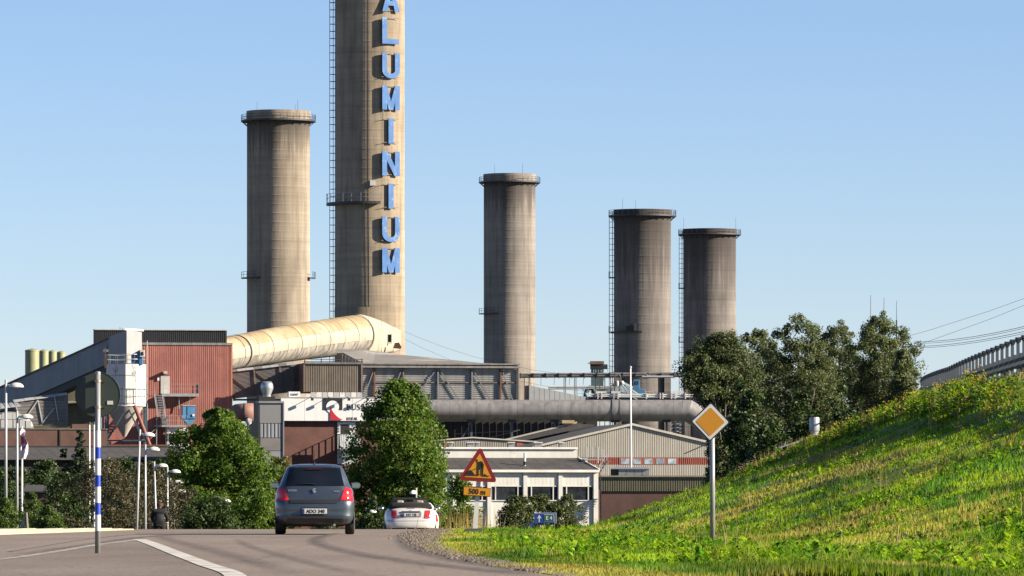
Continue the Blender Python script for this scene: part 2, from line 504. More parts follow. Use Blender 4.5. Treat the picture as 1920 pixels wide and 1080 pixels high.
right_line = [gp(262, 1012), gp(290, 1022), gp(330, 1038), gp(385, 1059), gp(440, 1080), (-1.9, 40), (-1.2, 25), (-.4, 5)]
left_line = [gp(262, 1012.5), gp(190, 1021), gp(130, 1031), gp(60, 1042), gp(0, 1050), (-6.1, 40), (-6.0, 5)]
mb = MB(); ys_ = np.arange(4, 103, 1.5)
rl = sorted([(p[1], p[0]) for p in right_line]); ll = sorted([(p[1], p[0]) for p in left_line])
for y in ys_:
    a = np.interp(y, [p[0] for p in ll], [p[1] for p in ll]); b = np.interp(y, [p[0] for p in rl], [p[1] for p in rl])
    mb.v += [(a, y, .004), (max(a + .01, b), y, .004)]
for j in range(len(ys_) - 1): mb.f.append((2 * j, 2 * j + 1, 2 * j + 3, 2 * j + 2))
tag(mb.build('traffic_island', ISLE, None, keep=True), kind='structure')
ribbon('road_marking', right_line, .24, .19, .010, PAINT)
ribbon('road_marking', left_line, .20, .10, .009, mat('scuffed_road_paint', (.50, .47, .42), .8, 0, .1, 2.0, stain=(.24, .20, .17), stain_at=(.42, .58), stain_scale=1.6))
ribbon('road_marking', [gp(20, 1034), gp(150, 1013), gp(240, 1003), gp(330, 998)], .08, .05, .008, mat('faded_road_paint', (.26, .235, .21), .85, 0, .2, 2.0))

def skid_mat(name, f):
    m, n, l, b = _nt(name)
    pos = n.new('ShaderNodeNewGeometry').outputs['Position']
    at = n.new('ShaderNodeAttribute'); at.attribute_name = 'fade'
    b.inputs['Base Color'].default_value = (.07, .062, .058, 1); b.inputs['Roughness'].default_value = .7
    tr = n.new('ShaderNodeBsdfTransparent'); mx = n.new('ShaderNodeMixShader')
    k = _ramp(n, l, _noise(n, l, pos, 3.0, (1.6, .12, 1), 5, .75), [(.3, f * .35), (.7, f)])
    l.new(_math(n, l, 'MULTIPLY', k, at.outputs['Fac']), mx.inputs[0])
    l.new(tr.outputs[0], mx.inputs[1]); l.new(b.outputs[0], mx.inputs[2]); l.new(mx.outputs[0], n['Material Output'].inputs[0])
    return m
SKID = skid_mat('tyre_rubber_trace', .6); SKID2 = skid_mat('light_tyre_trace', .4)
def tyre_mark(pts, w0, w1, z, m):
    pts = [Vector((q[0], q[1], 0)) for q in pts]; fine = []
    for i in range(len(pts) - 1):
        p0 = pts[max(i - 1, 0)]; p1 = pts[i]; p2 = pts[i + 1]; p3 = pts[min(i + 2, len(pts) - 1)]
        for k in range(8):
            t = k / 8.0; fine.append(.5 * ((2 * p1) + (p2 - p0) * t + (2 * p0 - 5 * p1 + 4 * p2 - p3) * t * t + (3 * p1 - p0 - 3 * p2 + p3) * t ** 3))
    fine.append(pts[-1]); mb = MB(); n = len(fine); fade = []
    for i, q in enumerate(fine):
        t = (fine[min(i + 1, n - 1)] - fine[max(i - 1, 0)]).normalized(); s = Vector((-t.y, t.x, 0)); w = w0 + (w1 - w0) * i / (n - 1)
        for j, (u, fd) in enumerate(((-1, 0), (-.55, .55), (-.2, 1), (.2, .8), (.55, .5), (1, 0))):
            r = q + s * w * u; mb.v.append((r.x, r.y, float(G(r.y)) + z)); fade.append(fd * min(1, i / 6, (n - 1 - i) / 6))
    for i in range(n - 1):
        for j in range(5): k = i * 6 + j; mb.f.append((k, k + 1, k + 7, k + 6))
    o = mb.build('tyre_mark', m, None, keep=True); o['kind'] = 'structure'
    at = o.data.attributes.new('fade', 'FLOAT', 'POINT'); at.data.foreach_set('value', fade)
tyre_mark([gp(640, 998), gp(605, 1006), gp(592, 1013), gp(607, 1023), gp(680, 1040), gp(790, 1056), gp(900, 1068), gp(1010, 1080)], .16, .3, .007, SKID)
tyre_mark([gp(780, 994), gp(757, 1003), gp(758, 1016), gp(790, 1034), gp(850, 1048), gp(930, 1061), gp(1030, 1076)], .16, .32, .008, SKID)
tyre_mark([gp(300, 1003), gp(318, 1012), gp(390, 1030), gp(470, 1052), gp(560, 1080)], .25, .25, .006, SKID2)
tyre_mark([gp(440, 1008), gp(470, 1025), gp(580, 1055), gp(690, 1080)], .12, .2, .005, SKID2)
tyre_mark([gp(30, 1042), gp(150, 1024), gp(260, 1008), gp(370, 1000)], .22, .2, .006, SKID)

# kerb and pavement on the far left
KERB = mat('pale_kerb_stone', (.50, .42, .30), .85, 0, .15, 1.2, stain=(.2, .17, .13), stain_at=(.6, .75), stain_scale=1.5)
kp = [(-13.6, 100), (-12.2, 109), (-11.1, 118), (-9.95, 134), (-9.5, 143), (-9.75, 145.5), (-12.0, 148)]
ks = [(kp[i][0] + (kp[i + 1][0] - kp[i][0]) * t, kp[i][1] + (kp[i + 1][1] - kp[i][1]) * t) for i in range(len(kp) - 1) for t in (0, .25, .5, .75)] + [kp[-1]]
kr = thing('kerb', 'low pale stone kerb along the left edge of the road', 'kerb', (-11, 118, 0))
for i in range(len(ks) - 1):
    a = Vector((ks[i][0], ks[i][1], 0)); b = Vector((ks[i + 1][0], ks[i + 1][1], 0)); t = (b - a).normalized(); s = Vector((-t.y, t.x, 0)) * .32
    a = a + t * .02; b = b - t * .02
    za, zb = float(G(a.y)), float(G(b.y)); h = float(np.interp(a.y, [100, 120, 135, 145], [.14, .125, .07, .012])) + random.uniform(-.006, .006)
    mb = MB(); q = [(a.x, a.y, za - .1), (b.x, b.y, zb - .1), (b.x, b.y, zb + h), (a.x, a.y, za + h)]
    mb.hexa(q, s); mb.build('kerb_stone', KERB, kr, bevel=.02)
mb = MB()
for x, y in ks: mb.v += [(x - .28, y, float(G(y)) + float(np.interp(y, [100, 120, 135, 145], [.13, .115, .06, .008]))), (x - 7, y + 1, float(G(y)) + .07)]
for i in range(len(ks) - 1): mb.f.append((2 * i, 2 * i + 2, 2 * i + 3, 2 * i + 1))
tag(mb.build('pavement', mat('pavement_gravel', (.22, .19, .15), .9, 0, .25, 1.5), None, keep=True), kind='structure')

# ------------------------------------------------------------------ grass, weeds and gravel (uncountable)
def frames(n):
    a = RNG.random(n) * 2 * np.pi
    return np.cos(a), np.sin(a)
LUSH = np.array([.078, .195, .006]); FRESH = np.array([.225, .335, .012]); DRY = np.array([.40, .31, .085]); DEEP = np.array([.035, .085, .012])
def lawn_points(n, y0, y1, power):
    u = RNG.random(n)
    y = (y0 ** (1 - power) + u * (y1 ** (1 - power) - y0 ** (1 - power))) ** (1 / (1 - power)) if power != 1 else y0 * (y1 / y0) ** u
    x0 = edge(y) - np.interp(y, [50, 95, 112, 140, 155], [.38, .30, .12, .12, .2]); x1 = np.minimum(crest(y) + .6, .105 * y + 2.0)
    x = x0 + RNG.random(n) * (x1 - x0)
    return x, y
def blades(x, y, h, w, col, lean=.35):
    n = len(x); z = bank(x, y) - .02
    cx, cy = frames(n); lx, ly = frames(n); l = h * lean * RNG.random(n)
    v = np.empty((n, 3, 3))
    v[:, 0] = np.stack([x - cx * w / 2, y - cy * w / 2, z], 1)
    v[:, 1] = np.stack([x + cx * w / 2, y + cy * w / 2, z], 1)
    v[:, 2] = np.stack([x + lx * l, y + ly * l, z + h], 1)
    return v.reshape(-1, 3), np.arange(n * 3).reshape(-1, 3), np.repeat(col, 3, axis=0)
def upper(x, y):
    """1 where the tall weeds of the upper bank grow"""
    return np.clip((x - brow(y)) * 1.3 + .4 + (fbm(x, y, 2.5, 40) - .5) * 1.8, 0, 1)
def lawn_col(x, y):
    p = np.clip((fbm(x, y * .30, 2.2, 21) - .545) * 7.0, 0, 1)[:, None]
    q = np.clip((fbm(x, y * .35, 1.3, 31) - .45) * 7, 0, 1)[:, None]
    dk = np.maximum(np.clip((fbm(x, y * .35, .8, 35) - .55) * 8, 0, 1), np.clip((fbm(x, y * .25, 2.8, 37) - .54) * 8, 0, 1))[:, None]
    edge_dry = np.clip(1.0 - (x - edge(y)) / .8, 0, 1)[:, None] * np.clip((fbm(x, y * .4, 1.8, 44) - .3) * 4, 0, 1)[:, None]
    c = LUSH * (1 - q) + FRESH * q
    c = c * (1 - .55 * dk)
    dry = np.clip(p * .72 + edge_dry * .75, 0, .9) * (.55 + .45 * RNG.random((len(x), 1)))
    c = c * (1 - dry) + DRY * dry
    return c * (.75 + .5 * RNG.random((len(x), 1)))
n = 360000
x, y = lawn_points(n, 50, 250, 1.15)
up_ = upper(x, y)
h = (.04 + .06 * RNG.random(n)) * (1 + .9 * up_) * (.35 + 1.5 * fbm(x, y * .5, .9, 77) ** 1.3); w = .0035 * y ** .40 * (1.0 + RNG.random(n)) * 1.0
h = h * np.clip(.55 + (x - edge(y)) / 3.0, .5, 1)
v, q, c = blades(x, y, h, w, lawn_col(x, y))
np_mesh('grass', v, q, tint_mat('grass_blade', .5), None, c, 'stuff')
# taller tussocks that break up the slope
r_ = np.random.default_rng(99); tx, ty = lawn_points(5200, 55, 235, 1.2)
kp_ = (fbm(tx, ty * .4, 1.7, 93) > .57) & (tx > edge(ty) + .7 + 1.6 * ((ty > 98) & (ty < 152))) & (tx < crest(ty) - 1.5); tx, ty = tx[kp_], ty[kp_]; nb = 22
th = .10 + .14 * r_.random(len(tx)); X = np.repeat(tx, nb) + r_.normal(0, .06, len(tx) * nb); Y = np.repeat(ty, nb) + r_.normal(0, .08, len(tx) * nb)
tc = np.array([LUSH * .75, LUSH, FRESH * .8, DRY * .75, LUSH * .6])[r_.integers(0, 5, len(tx))]
v, q, c = blades(X, Y, np.repeat(th, nb) * (.5 + .6 * r_.random(len(X))), .008 + .00006 * Y, np.repeat(tc, nb, axis=0) * (.7 + .6 * r_.random((len(X), 1))), .8)
np_mesh('tussocks', v, q, tint_mat('tussock_blade', .4), None, c, 'stuff')
# clumps of broad-leaved weeds in the lawn
def rosettes(n_pl, y0, y1, on_upper, hmin, hmax, cols, seed, leaves=14, wide=.3, thresh=.52, lmax=.11):
    r = np.random.default_rng(seed)
    x, y = lawn_points(n_pl * 6, y0, y1, 1.2)
    keep = (fbm(x, y * .6, 1.9, seed) > thresh) & ((upper(x, y) > .5) == on_upper) & (x > edge(y) + .8 + 1.6 * ((y > 98) & (y < 152))) & (x < crest(y) - (2.2 if on_upper else -9))
    x = x[keep][:n_pl]; y = y[keep][:n_pl]; n = len(x)
    H = (hmin + (hmax - hmin) * r.random(n)) * np.interp(y, [165, 195], [1.0, .42 if on_upper else 1.0])
    X = np.repeat(x, leaves); Y = np.repeat(y, leaves); Hh = np.repeat(H, leaves); m = n * leaves
    a = r.random(m) * 2 * np.pi; el = r.random(m)
    bx = X + np.cos(a) * Hh * .25 * r.random(m); by = Y + np.sin(a) * Hh * .25 * r.random(m)
    L = np.minimum(Hh * (.35 + .3 * r.random(m)), lmax * (.6 + .7 * r.random(m))); W = L * wide * (.8 + .5 * r.random(m))
    z0 = bank(bx, by) + Hh * el * .75
    dx, dy = np.cos(a), np.sin(a); up = .35 + 1.0 * r.random(m)
    nrm = np.sqrt(1 + up * up); ex, ey, ez = dx / nrm, dy / nrm, up / nrm
    v = np.empty((m, 4, 3))
    v[:, 0] = np.stack([bx, by, z0], 1)
    v[:, 1] = np.stack([bx + ex * L * .55 - dy * W, by + ey * L * .55 + dx * W, z0 + ez * L * .6], 1)
    v[:, 2] = np.stack([bx + ex * L, by + ey * L, z0 + ez * L * .82], 1)
    v[:, 3] = np.stack([bx + ex * L * .55 + dy * W, by + ey * L * .55 - dx * W, z0 + ez * L * .6], 1)
    base = np.array(cols)[r.integers(0, len(cols), n)]
    c = np.repeat(base, leaves, axis=0) * (.7 + .6 * r.random((m, 1)))
    return v.reshape(-1, 3), np.arange(m * 4).reshape(-1, 4), np.repeat(c, 4, axis=0), (x, y, H)
WEED = tint_mat('weed_leaf', .4)
v, q, c, _ = rosettes(1700, 56, 230, False, .10, .26, [FRESH * .95, LUSH * 1.1, FRESH * .8 + LUSH * .3, LUSH * .7], 51, 14, .26, .56, .085)
np_mesh('lawn_weeds', v, q, WEED, None, c, 'stuff')
v, q, c, (wx, wy, wh) = rosettes(4600, 75, 320, True, .32, .85, [LUSH, DEEP * 1.5, FRESH * .8, np.array([.11, .15, .03]), np.array([.20, .17, .06])], 52, 30, .22, .34, .13)
np_mesh('bank_weeds', v, q, WEED, None, c, 'stuff')
# yellow and pink flower heads on the tall weeds
pick = (fbm(wx, wy, 2.2, 61) > .55) & (RNG.random(len(wx)) < .45); fx, fy, fh = wx[pick], wy[pick], wh[pick]
N = 6; X = np.repeat(fx, N) + RNG.normal(0, .11, len(fx) * N); Y = np.repeat(fy, N) + RNG.normal(0, .11, len(fx) * N)
Z = bank(X, Y) + np.repeat(fh, N) * (.8 + .35 * RNG.random(len(X)))
s = .016 + .014 * RNG.random(len(X)); v = np.empty((len(X), 4, 3))
for k, (ax, az) in enumerate(((-1, 0), (0, -.6), (1, 0), (0, .9))): v[:, k] = np.stack([X + ax * s, Y + (az * .5 - .1) * s, Z + az * s], 1)
pink = (fbm(X, Y, 3.0, 71) > .66)[:, None]
c = np.where(pink, np.array([.42, .16, .34]), np.array([.50, .37, .02])) * (.7 + .5 * RNG.random((len(X), 1)))
np_mesh('wild_flowers', v.reshape(-1, 3), np.arange(len(X) * 4).reshape(-1, 4), WEED, None, np.repeat(c, 4, axis=0), 'stuff')
# dry stalks standing out of the weeds
n = 2200; x, y = lawn_points(n * 4, 60, 280, 1.2); k = ((upper(x, y) > .2) & (x < crest(y) - 2.0)) | ((fbm(x, y, 1.4, 88) > .8) & (x > edge(y) + 3)); x, y = x[k][:n], y[k][:n]; n = len(x)
v, q, c = blades(x, y, .3 + .45 * RNG.random(n), .008 + .00008 * y, np.array([.36, .27, .13]) * (.6 + .6 * RNG.random((n, 1))), .3)
np_mesh('dry_stalks', v, q, WEED, None, c, 'stuff')
# gravel along the road edge
n = 3200; y = 56 + (150 - 56) * RNG.random(n) ** .8; wd = np.interp(y, [50, 95, 115, 135, 150], [.18, .3, .75, .7, .3])
x = edge(y) - .25 + RNG.normal(0, .35, n) * wd; z = G(y) + .004; s = .012 + .03 * RNG.random(n) ** 2
v = np.empty((n, 5, 3))
for k in range(4):
    a = k * np.pi / 2 + RNG.random(n); v[:, k] = np.stack([x + np.cos(a) * s, y + np.sin(a) * s, z - .003 + 0 * s], 1)
v[:, 4] = np.stack([x, y, z + s * .9], 1)
idx = np.arange(n)[:, None] * 5; q = np.concatenate([idx + np.array([[k, (k + 1) % 4, 4]]) for k in range(4)])
c = np.repeat(np.array([.15, .125, .10]) * (.5 + .9 * RNG.random((n, 1))), 5, axis=0)
np_mesh('roadside_gravel', v.reshape(-1, 3), q, tint_mat('gravel_stone', 0.0), None, c, 'stuff')
shoulder = sheet('road_shoulder', lambda y: (float(edge(y)) - np.interp(y, [40, 95, 112, 135, 155], [.30, .32, .42, .36, .1]), float(edge(y)) + .08), np.arange(20, 175, 2.0), lambda x, y: G(y) + .006, mat('shoulder_dirt', (.20, .165, .13), .95, 0, .35, 3.0, bump=.6, bscale=20), 3)
tag(shoulder, kind='structure')

# ------------------------------------------------------------------ chimneys
BASE = -9.0
def ring_walk(mb, c, r_in, r_out, z, a0, a1, posts, rail_h, n=64, thick=.25, pr=.045):
    """annular platform with posts and two rails"""
    m = max(6, int(n * (a1 - a0) / (2 * math.pi)))
    mb.lathe((c[0], c[1], z), [(r_in, -thick), (r_out, -thick), (r_out, 0), (r_in, 0), (r_in, -thick)], m, a0, a1)
def ring_rail(mb, c, r, z, a0, a1, posts, rail_h, pr=.045, n=64):
    m = max(6, int(n * (a1 - a0) / (2 * math.pi)))
    for k in range(posts + 1):
        a = a0 + (a1 - a0) * k / posts; p = Vector((c[0] + r * math.cos(a), c[1] + r * math.sin(a), z))
        mb.tube(p, p + Vector((0, 0, rail_h)), pr, n=4)
    for hh in (rail_h, rail_h * .5):
        mb.path([(c[0] + r * math.cos(a0 + (a1 - a0) * k / m), c[1] + r * math.sin(a0 + (a1 - a0) * k / m), z + hh) for k in range(m + 1)], pr, 4)
def ladder(mb, c, r, ang, z0, z1, rung, w=.42, cage=.75, pr=.055):
    o = Vector((math.cos(ang), math.sin(ang), 0)); t = Vector((-o.y, o.x, 0)); b = Vector((c[0], c[1], 0))
    for s in (-1, 1):
        mb.tube(b + o * (r + .35) + t * w * s + Vector((0, 0, z0)), b + o * (r + .35) + t * w * s + Vector((0, 0, z1)), pr, n=4)
        mb.tube(b + o * (r + .35 + cage) + t * w * s * .6 + Vector((0, 0, z0)), b + o * (r + .35 + cage) + t * w * s * .6 + Vector((0, 0, z1)), pr, n=4)
    z = z0
    while z < z1:
        for s in (-1, 1): mb.tube(b + o * (r - .05) + t * w * s + Vector((0, 0, z)), b + o * (r + .35 + cage) + t * w * s * .6 + Vector((0, 0, z)), pr, n=4)
        mb.tube(b + o * (r + .35 + cage) - t * w * .6 + Vector((0, 0, z)), b + o * (r + .35 + cage) + t * w * .6 + Vector((0, 0, z)), pr, n=4)
        mb.tube(b + o * (r + .35) - t * w + Vector((0, 0, z)), b + o * (r + .35) + t * w + Vector((0, 0, z)), pr, n=4)
        z += rung
def chimney(x0, x1, ytop, d, label, soot, ring_y=None, base=(.36, .30, .215), **kw):
    R = (x1 - x0) / 2 / F * d; cx = PX((x0 + x1) / 2, d); top = PZ(ytop, d); c = (cx, d, BASE)
    t = thing('chimney', label, 'chimney', c, 'concrete chimneys of the smelter')
    m = concrete_mat('chimney_concrete', PZ(ring_y, d) if ring_y and soot < 12 else top, soot, base)
    hz = top - BASE
    prof = [(R * 1.015, 0), (R, hz * .5), (R, hz - 2.2), (R + .12, hz - 1.9), (R + .12, hz), (R - .8, hz), (R - .8, hz - 6)]
    MB().lathe(c, prof, 96).build('shaft', m, t, 'auto')
    MB().lathe((cx, d, top - 5.5), [(0.01, 0), (R - .75, 0)], 48).build('flue_opening', mat('flue_soot', (.02, .02, .02), .95), t)
    if ring_y:
        z = PZ(ring_y, d); mb = MB(); ring_walk(mb, c, R - .05, R * 1.19, z, 0, 2 * math.pi, 36, 1.1, thick=.35)
        pl = mb.build('platform', DSTEEL, t)
        mb = MB(); ring_rail(mb, c, R * 1.18, z, 0, 2 * math.pi, 34, 1.15, .05); mb.build('railing', DSTEEL, pl, kind='stuff')
        mb = MB()
        for k in range(24):
            a = 2 * math.pi * k / 24; e = Vector((math.cos(a), math.sin(a), 0)); b = Vector((cx, d, z - .35))
            mb.tube(b + e * R * 1.15, b + e * (R - .1) + Vector((0, 0, -1.0)), .08, n=4)
        mb.build('bracket', DSTEEL, pl, kind='stuff')
    return t, c, R, top
def rods(t, c, R, top, spots):
    for a, h in spots:
        p = Vector((c[0] + R * math.cos(a), c[1] + R * math.sin(a), top - .6)); MB().tube(p, p + Vector((0, 0, h + .6)), .05, .03, 5).build('lightning_rod', DSTEEL, t)
def small_platform(t, c, R, y, d, a0, a1):
    z = PZ(y, d); mb = MB(); ring_walk(mb, c, R - .1, R + 1.25, z, a0, a1, 4, 1.1, thick=.22); pl = mb.build('platform', DSTEEL, t)
    mb = MB(); ring_rail(mb, c, R + 1.2, z, a0, a1, 5, 1.25, .05); mb.build('railing', DSTEEL, pl, kind='stuff')

# the left tower
t, c, R, top = chimney(463, 581, 209, 1250, 'short concrete chimney left of the tall lettered chimney', 11.0, 226, base=(.37, .31, .22))
rods(t, c, R, top, [(rad(230), 1.8), (rad(310), 2.2), (rad(60), 2.0)])
small_platform(t, c, R, 521, 1250, rad(178), rad(238)); small_platform(t, c, R, 521, 1250, rad(-20), rad(6))
# the middle tower
t, c, R, top = chimney(907, 1004, 327, 1450, 'slim concrete chimney standing alone right of the tall lettered chimney', 11.0, 341, base=(.31, .275, .22))
rods(t, c, R, top, [(rad(235), 2.2), (rad(300), 2.6)])
small_platform(t, c, R, 588, 1450, rad(178), rad(243))
# the two sooty towers on the right, each with a caged ladder
for (x0, x1, yt, d, lab, ry, pls) in ((1151, 1258, 394, 1330, 'soot-stained concrete chimney with caged ladder behind the flagpole', 404, (622, 520)),
                                      (1281, 1380, 430, 1500, 'soot-stained concrete chimney half hidden by the poplar trees', 439, (540, 640))):
    t, c, R, top = chimney(x0, x1, yt, d, lab, 24.0, ry, base=(.25, .222, .185))
    mb = MB(); ladder(mb, c, R, rad(184), BASE + 14, PZ(ry, d) + 1, 1.3, pr=.06); mb.build('ladder', DSTEEL, t, kind='stuff')
    for q, yy in enumerate(pls): small_platform(t, c, R, yy, d, rad(172), rad(196))
    if x0 < 1200:
        z = PZ(622, d); mb = MB(); ring_walk(mb, c, R - .1, R + .75, z, rad(175), rad(268), 4, 1.1, thick=.3); mb.build('platform', DSTEEL, t)
        for a in (rad(240), rad(245), rad(255)):
            p = Vector((c[0] + (R + .4) * math.cos(a), d + (R + .4) * math.sin(a), z)); MB().box(p.x - .3, p.x + .3, p.y - .3, p.y + .3, p.z, p.z + random.uniform(1.2, 3)).build('instrument_box', DSTEEL, t)
        rods(t, c, R, top, [(rad(225), 2.5), (rad(255), 2.0)])
    else: rods(t, c, R, top, [(rad(190), 3.0), (rad(350), 3.0)])
    # concrete supports at the foot
    for s in (-1, 1): MB().box(c[0] + s * R * .86 - .75, c[0] + s * R * .86 + .75, d - R * .9, d - R * .6, BASE, PZ(700, d)).build('buttress', concrete_mat('buttress_concrete', 200, 1.0, (.26, .225, .18)), t)

# the tall lettered chimney
D1 = 1150.0
t, c, R, top = chimney(628, 758.5, -330, D1, 'tall concrete chimney with vertical blue lettering', 10.0, None, base=(.385, .315, .21))
tall = t
MB().lathe((c[0], D1, BASE), [(R * 1.012, 0), (R * 1.012, PZ(578, D1) - BASE), (R - .05, PZ(576, D1) - BASE)], 96).build('plinth', concrete_mat('plinth_concrete', 300, 1.0, (.34, .275, .18)), t, 'auto')
mb = MB(); ladder(mb, c, R, rad(181), BASE + 12, 118, 1.45, w=.45, cage=.7, pr=.075); mb.build('ladder', DSTEEL, t, kind='stuff')
z = PZ(381, D1); mb = MB(); ring_walk(mb, c, R - .1, R + 1.75, z, rad(168), rad(286), 0, 0, thick=.5); pl = mb.build('platform', DSTEEL, t)
mb = MB(); ring_rail(mb, c, R + 1.7, z, rad(168), rad(286), 9, 1.75, .06); mb.build('railing', STEEL, pl, kind='stuff')
a = rad(276); e = Vector((math.cos(a), math.sin(a), 0)); p = Vector((c[0], D1, PZ(347, D1))) + e * (R + .1)
MB().box(p.x - .5, p.x + .5, p.y - .35, p.y + .2, p.z - .5, p.z + .55).build('instrument_box', WHITE, t)
for dx in (0.0, -.5): MB().tube((c[0] + dx, D1 - R - .05, BASE + 30), (c[0] + dx, D1 - R - .05, 118), .03, n=4).build('earth_cable', DSTEEL, t)
# letters: box-section blue sheet letters on short stand-offs
def m_letter():
    m, n, l, b = _nt('faded_blue_sheet')
    pos = n.new('ShaderNodeNewGeometry').outputs['Position']
    c = _ramp(n, l, _noise(n, l, pos, .5, detail=3), [(.3, (.024, .088, .235)), (.7, (.05, .13, .30))])
    f = _ramp(n, l, _noise(n, l, pos, .75, (1, 1, .7), 6, .75), [(.55, 0.0), (.66, .75)])
    l.new(_mix(n, l, c, (.22, .29, .36), f), b.inputs['Base Color']); b.inputs['Roughness'].default_value = .6; b.inputs['Specular IOR Level'].default_value = .2
    return m
BLUE = m_letter(); BLUE_SHADE = mat('letter_return', (.03, .06, .16), .6)  # returns coloured darker blue for the shaded letter edges
def stroke(p, q, w):
    p = Vector(p).to_3d() if len(p) == 2 else Vector(p); q = Vector(q).to_3d() if len(q) == 2 else Vector(q)
    n = (q - p).normalized(); s = Vector((-n.y, n.x, 0)) * w / 2
    return [p - s, q - s, q + s, p + s]
def arc_poly(cx, cy, ro, ri, a0, a1, n=12):
    o = [(cx + ro * math.cos(a0 + (a1 - a0) * k / n), cy + ro * math.sin(a0 + (a1 - a0) * k / n)) for k in range(n + 1)]
    i = [(cx + ri * math.cos(a1 + (a0 - a1) * k / n), cy + ri * math.sin(a1 + (a0 - a1) * k / n)) for k in range(n + 1)]
    return o, i
def letter_polys(ch):
    W, S = 1.0, .27
    if ch == 'I': return [[(.36, 0), (.64, 0), (.64, 1.4), (.36, 1.4)]]
    if ch == 'L': return [[(0, 0), (S, 0), (S, 1.4), (0, 1.4)], [(S, 0), (.95, 0), (.95, .27), (S, .27)]]
    if ch == 'A': return [[(0, 0), (.28, 0), (.62, 1.4), (.38, 1.4)], [(.72, 0), (1.0, 0), (.62, 1.4), (.40, 1.37)], [(.25, .32), (.75, .32), (.69, .58), (.31, .58)]]
    if ch == 'M': return [[(0, 0), (S, 0), (S, 1.4), (0, 1.4)], [(1 - S, 0), (1, 0), (1, 1.4), (1 - S, 1.4)], [(.38, 0), (.62, 0), (S, 1.4), (.02, 1.4)], [(.38, .01), (.62, .01), (.98, 1.4), (1 - S, 1.4)]]
    if ch == 'N': return [[(0, 0), (S, 0), (S, 1.4), (0, 1.4)], [(1 - S, 0), (1, 0), (1, 1.4), (1 - S, 1.4)], [(.70, 0), (1, 0), (.30, 1.4), (0.0, 1.4)]]
    if ch == 'U':
        out = [[(0, .45), (S, .45), (S, 1.4), (0, 1.4)], [(1 - S, .45), (1, .45), (1, 1.4), (1 - S, 1.4)]]
        o, i = arc_poly(.5, .48, .5, .23, math.pi, 2 * math.pi); o = [(x, .45 + (y - .48) * .92) for x, y in o]; i = [(x, .45 + (y - .48) * .85) for x, y in i]
        m = len(o)
        for k in range(m - 1): out.append([o[k], o[k + 1], i[m - 2 - k], i[m - 1 - k]])
        return out
la = rad(-90 + 35.5); lo = Vector((math.cos(la), math.sin(la), 0)); lt = Vector((-lo.y, lo.x, 0)) * 1.0
for ch, yt, yb in (('A', -23, 27), ('L', 38, 87), ('U', 104, 151), ('M', 165, 210), ('I', 226, 273), ('N', 287.5, 333), ('I', 347.5, 394), ('U', 409, 456), ('M', 467.5, 513.5)):
    zb = PZ(yb, D1); hh = PZ(yt, D1) - zb; sc = hh / 1.4; wsc = 4.25
    org = Vector((c[0], D1, zb)) + lo * (R + .38) - lt * wsc / 2
    mb = MB(); back = MB()
    for k, poly in enumerate(letter_polys(ch)):
        q = [org + lt * x * wsc + Vector((0, 0, y_ * sc)) + lo * .002 * k for x, y_ in poly]
        for M_, o0, o1 in ((mb, .22, .25), (back, 0, .22)):
            n0 = len(q); vs = [p + lo * o0 for p in q] + [p + lo * o1 for p in q]
            M_.add(vs, [tuple(range(n0)), tuple(range(2 * n0 - 1, n0 - 1, -1))] + [(i, n0 + i, n0 + (i + 1) % n0, (i + 1) % n0) for i in range(n0)])
    lt_o = mb.build('letter', BLUE, t)
    back.build('letter_return', BLUE_SHADE, lt_o)
    fr = MB()
    for zz in (zb + .25, zb + hh - .1):
        p0 = Vector((c[0], D1, zz)) + lo * (R + .33) - lt * wsc * .5; fr.tube(p0, p0 + lt * wsc, .06, n=4)
        for s in (.2, .5, .8):
            pp = p0 + lt * wsc * s; fr.tube(pp, pp - lo * 1.3, .05, n=4)
    fr.build('letter_stand_off', DSTEEL, lt_o, kind='stuff')

# ------------------------------------------------------------------ factory
def fthing(name, label, cat, x, d, group=None, z=BASE): return thing(name, label, cat, (PX(x, d), d, z), group)
def bar(px0, px1, d, w, m, parent, name, d1=None, n=4):
    a = P(px0[0], px0[1], d); b = P(px1[0], px1[1], d1 if d1 else d)
    return MB().tube(a, b, w, n=n).build(name, m, parent)
def rail(parent, px_pts, h, d, m=STEEL, post=2, r=.035, name='handrail'):
    """handrail along pixel points, h pixels tall"""
    mb = MB()
    pts = [P(x, y, d) for x, y in px_pts]; up = Vector((0, 0, h / F * d))
    for i in range(len(pts) - 1):
        for f in (1.0, .5): mb.tube(pts[i] + up * f, pts[i + 1] + up * f, r, n=4)
        for k in range(post + 1): q = pts[i].lerp(pts[i + 1], k / post); mb.tube(q, q + up, r, n=4)
    return mb.build(name, m, parent, kind='stuff')
SHEET = mat('grey_sheet', (.30, .295, .285), .6, .25, .16, .3, streak=.3, stain=(.16, .13, .11), stain_at=(.6, .75), stain_scale=.35)
SHEET_W = mat('weathered_sheet', (.215, .20, .19), .7, .1, .2, .35, streak=.35)
BLUEGREY = mat('blue_grey_sheet', (.27, .29, .32), .6, .1, .1, .4, streak=.15)
LIGHTGREY = mat('light_grey_sheet', (.50, .51, .50), .6, .1, .08, .5, streak=.15)
REDWALL = mat('red_cladding', (.40, .14, .11), .75, 0, .14, .3, streak=.28, stain=(.25, .10, .08), stain_at=(.58, .75), stain_scale=.25, bump=.5, bscale=1.8)
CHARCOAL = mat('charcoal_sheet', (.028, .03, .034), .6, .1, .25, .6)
ROOFFELT = mat('roof_felt', (.065, .062, .062), .9, 0, .2, .4, stain=(.11, .10, .095), stain_at=(.55, .7), stain_scale=.6)
BRICK = brick_mat('dark_red_brick', (.21, .065, .045), (.15, .05, .037), (.17, .12, .10))
BRICK2 = brick_mat('brown_brick', (.20, .085, .06), (.15, .065, .048), (.16, .12, .10))
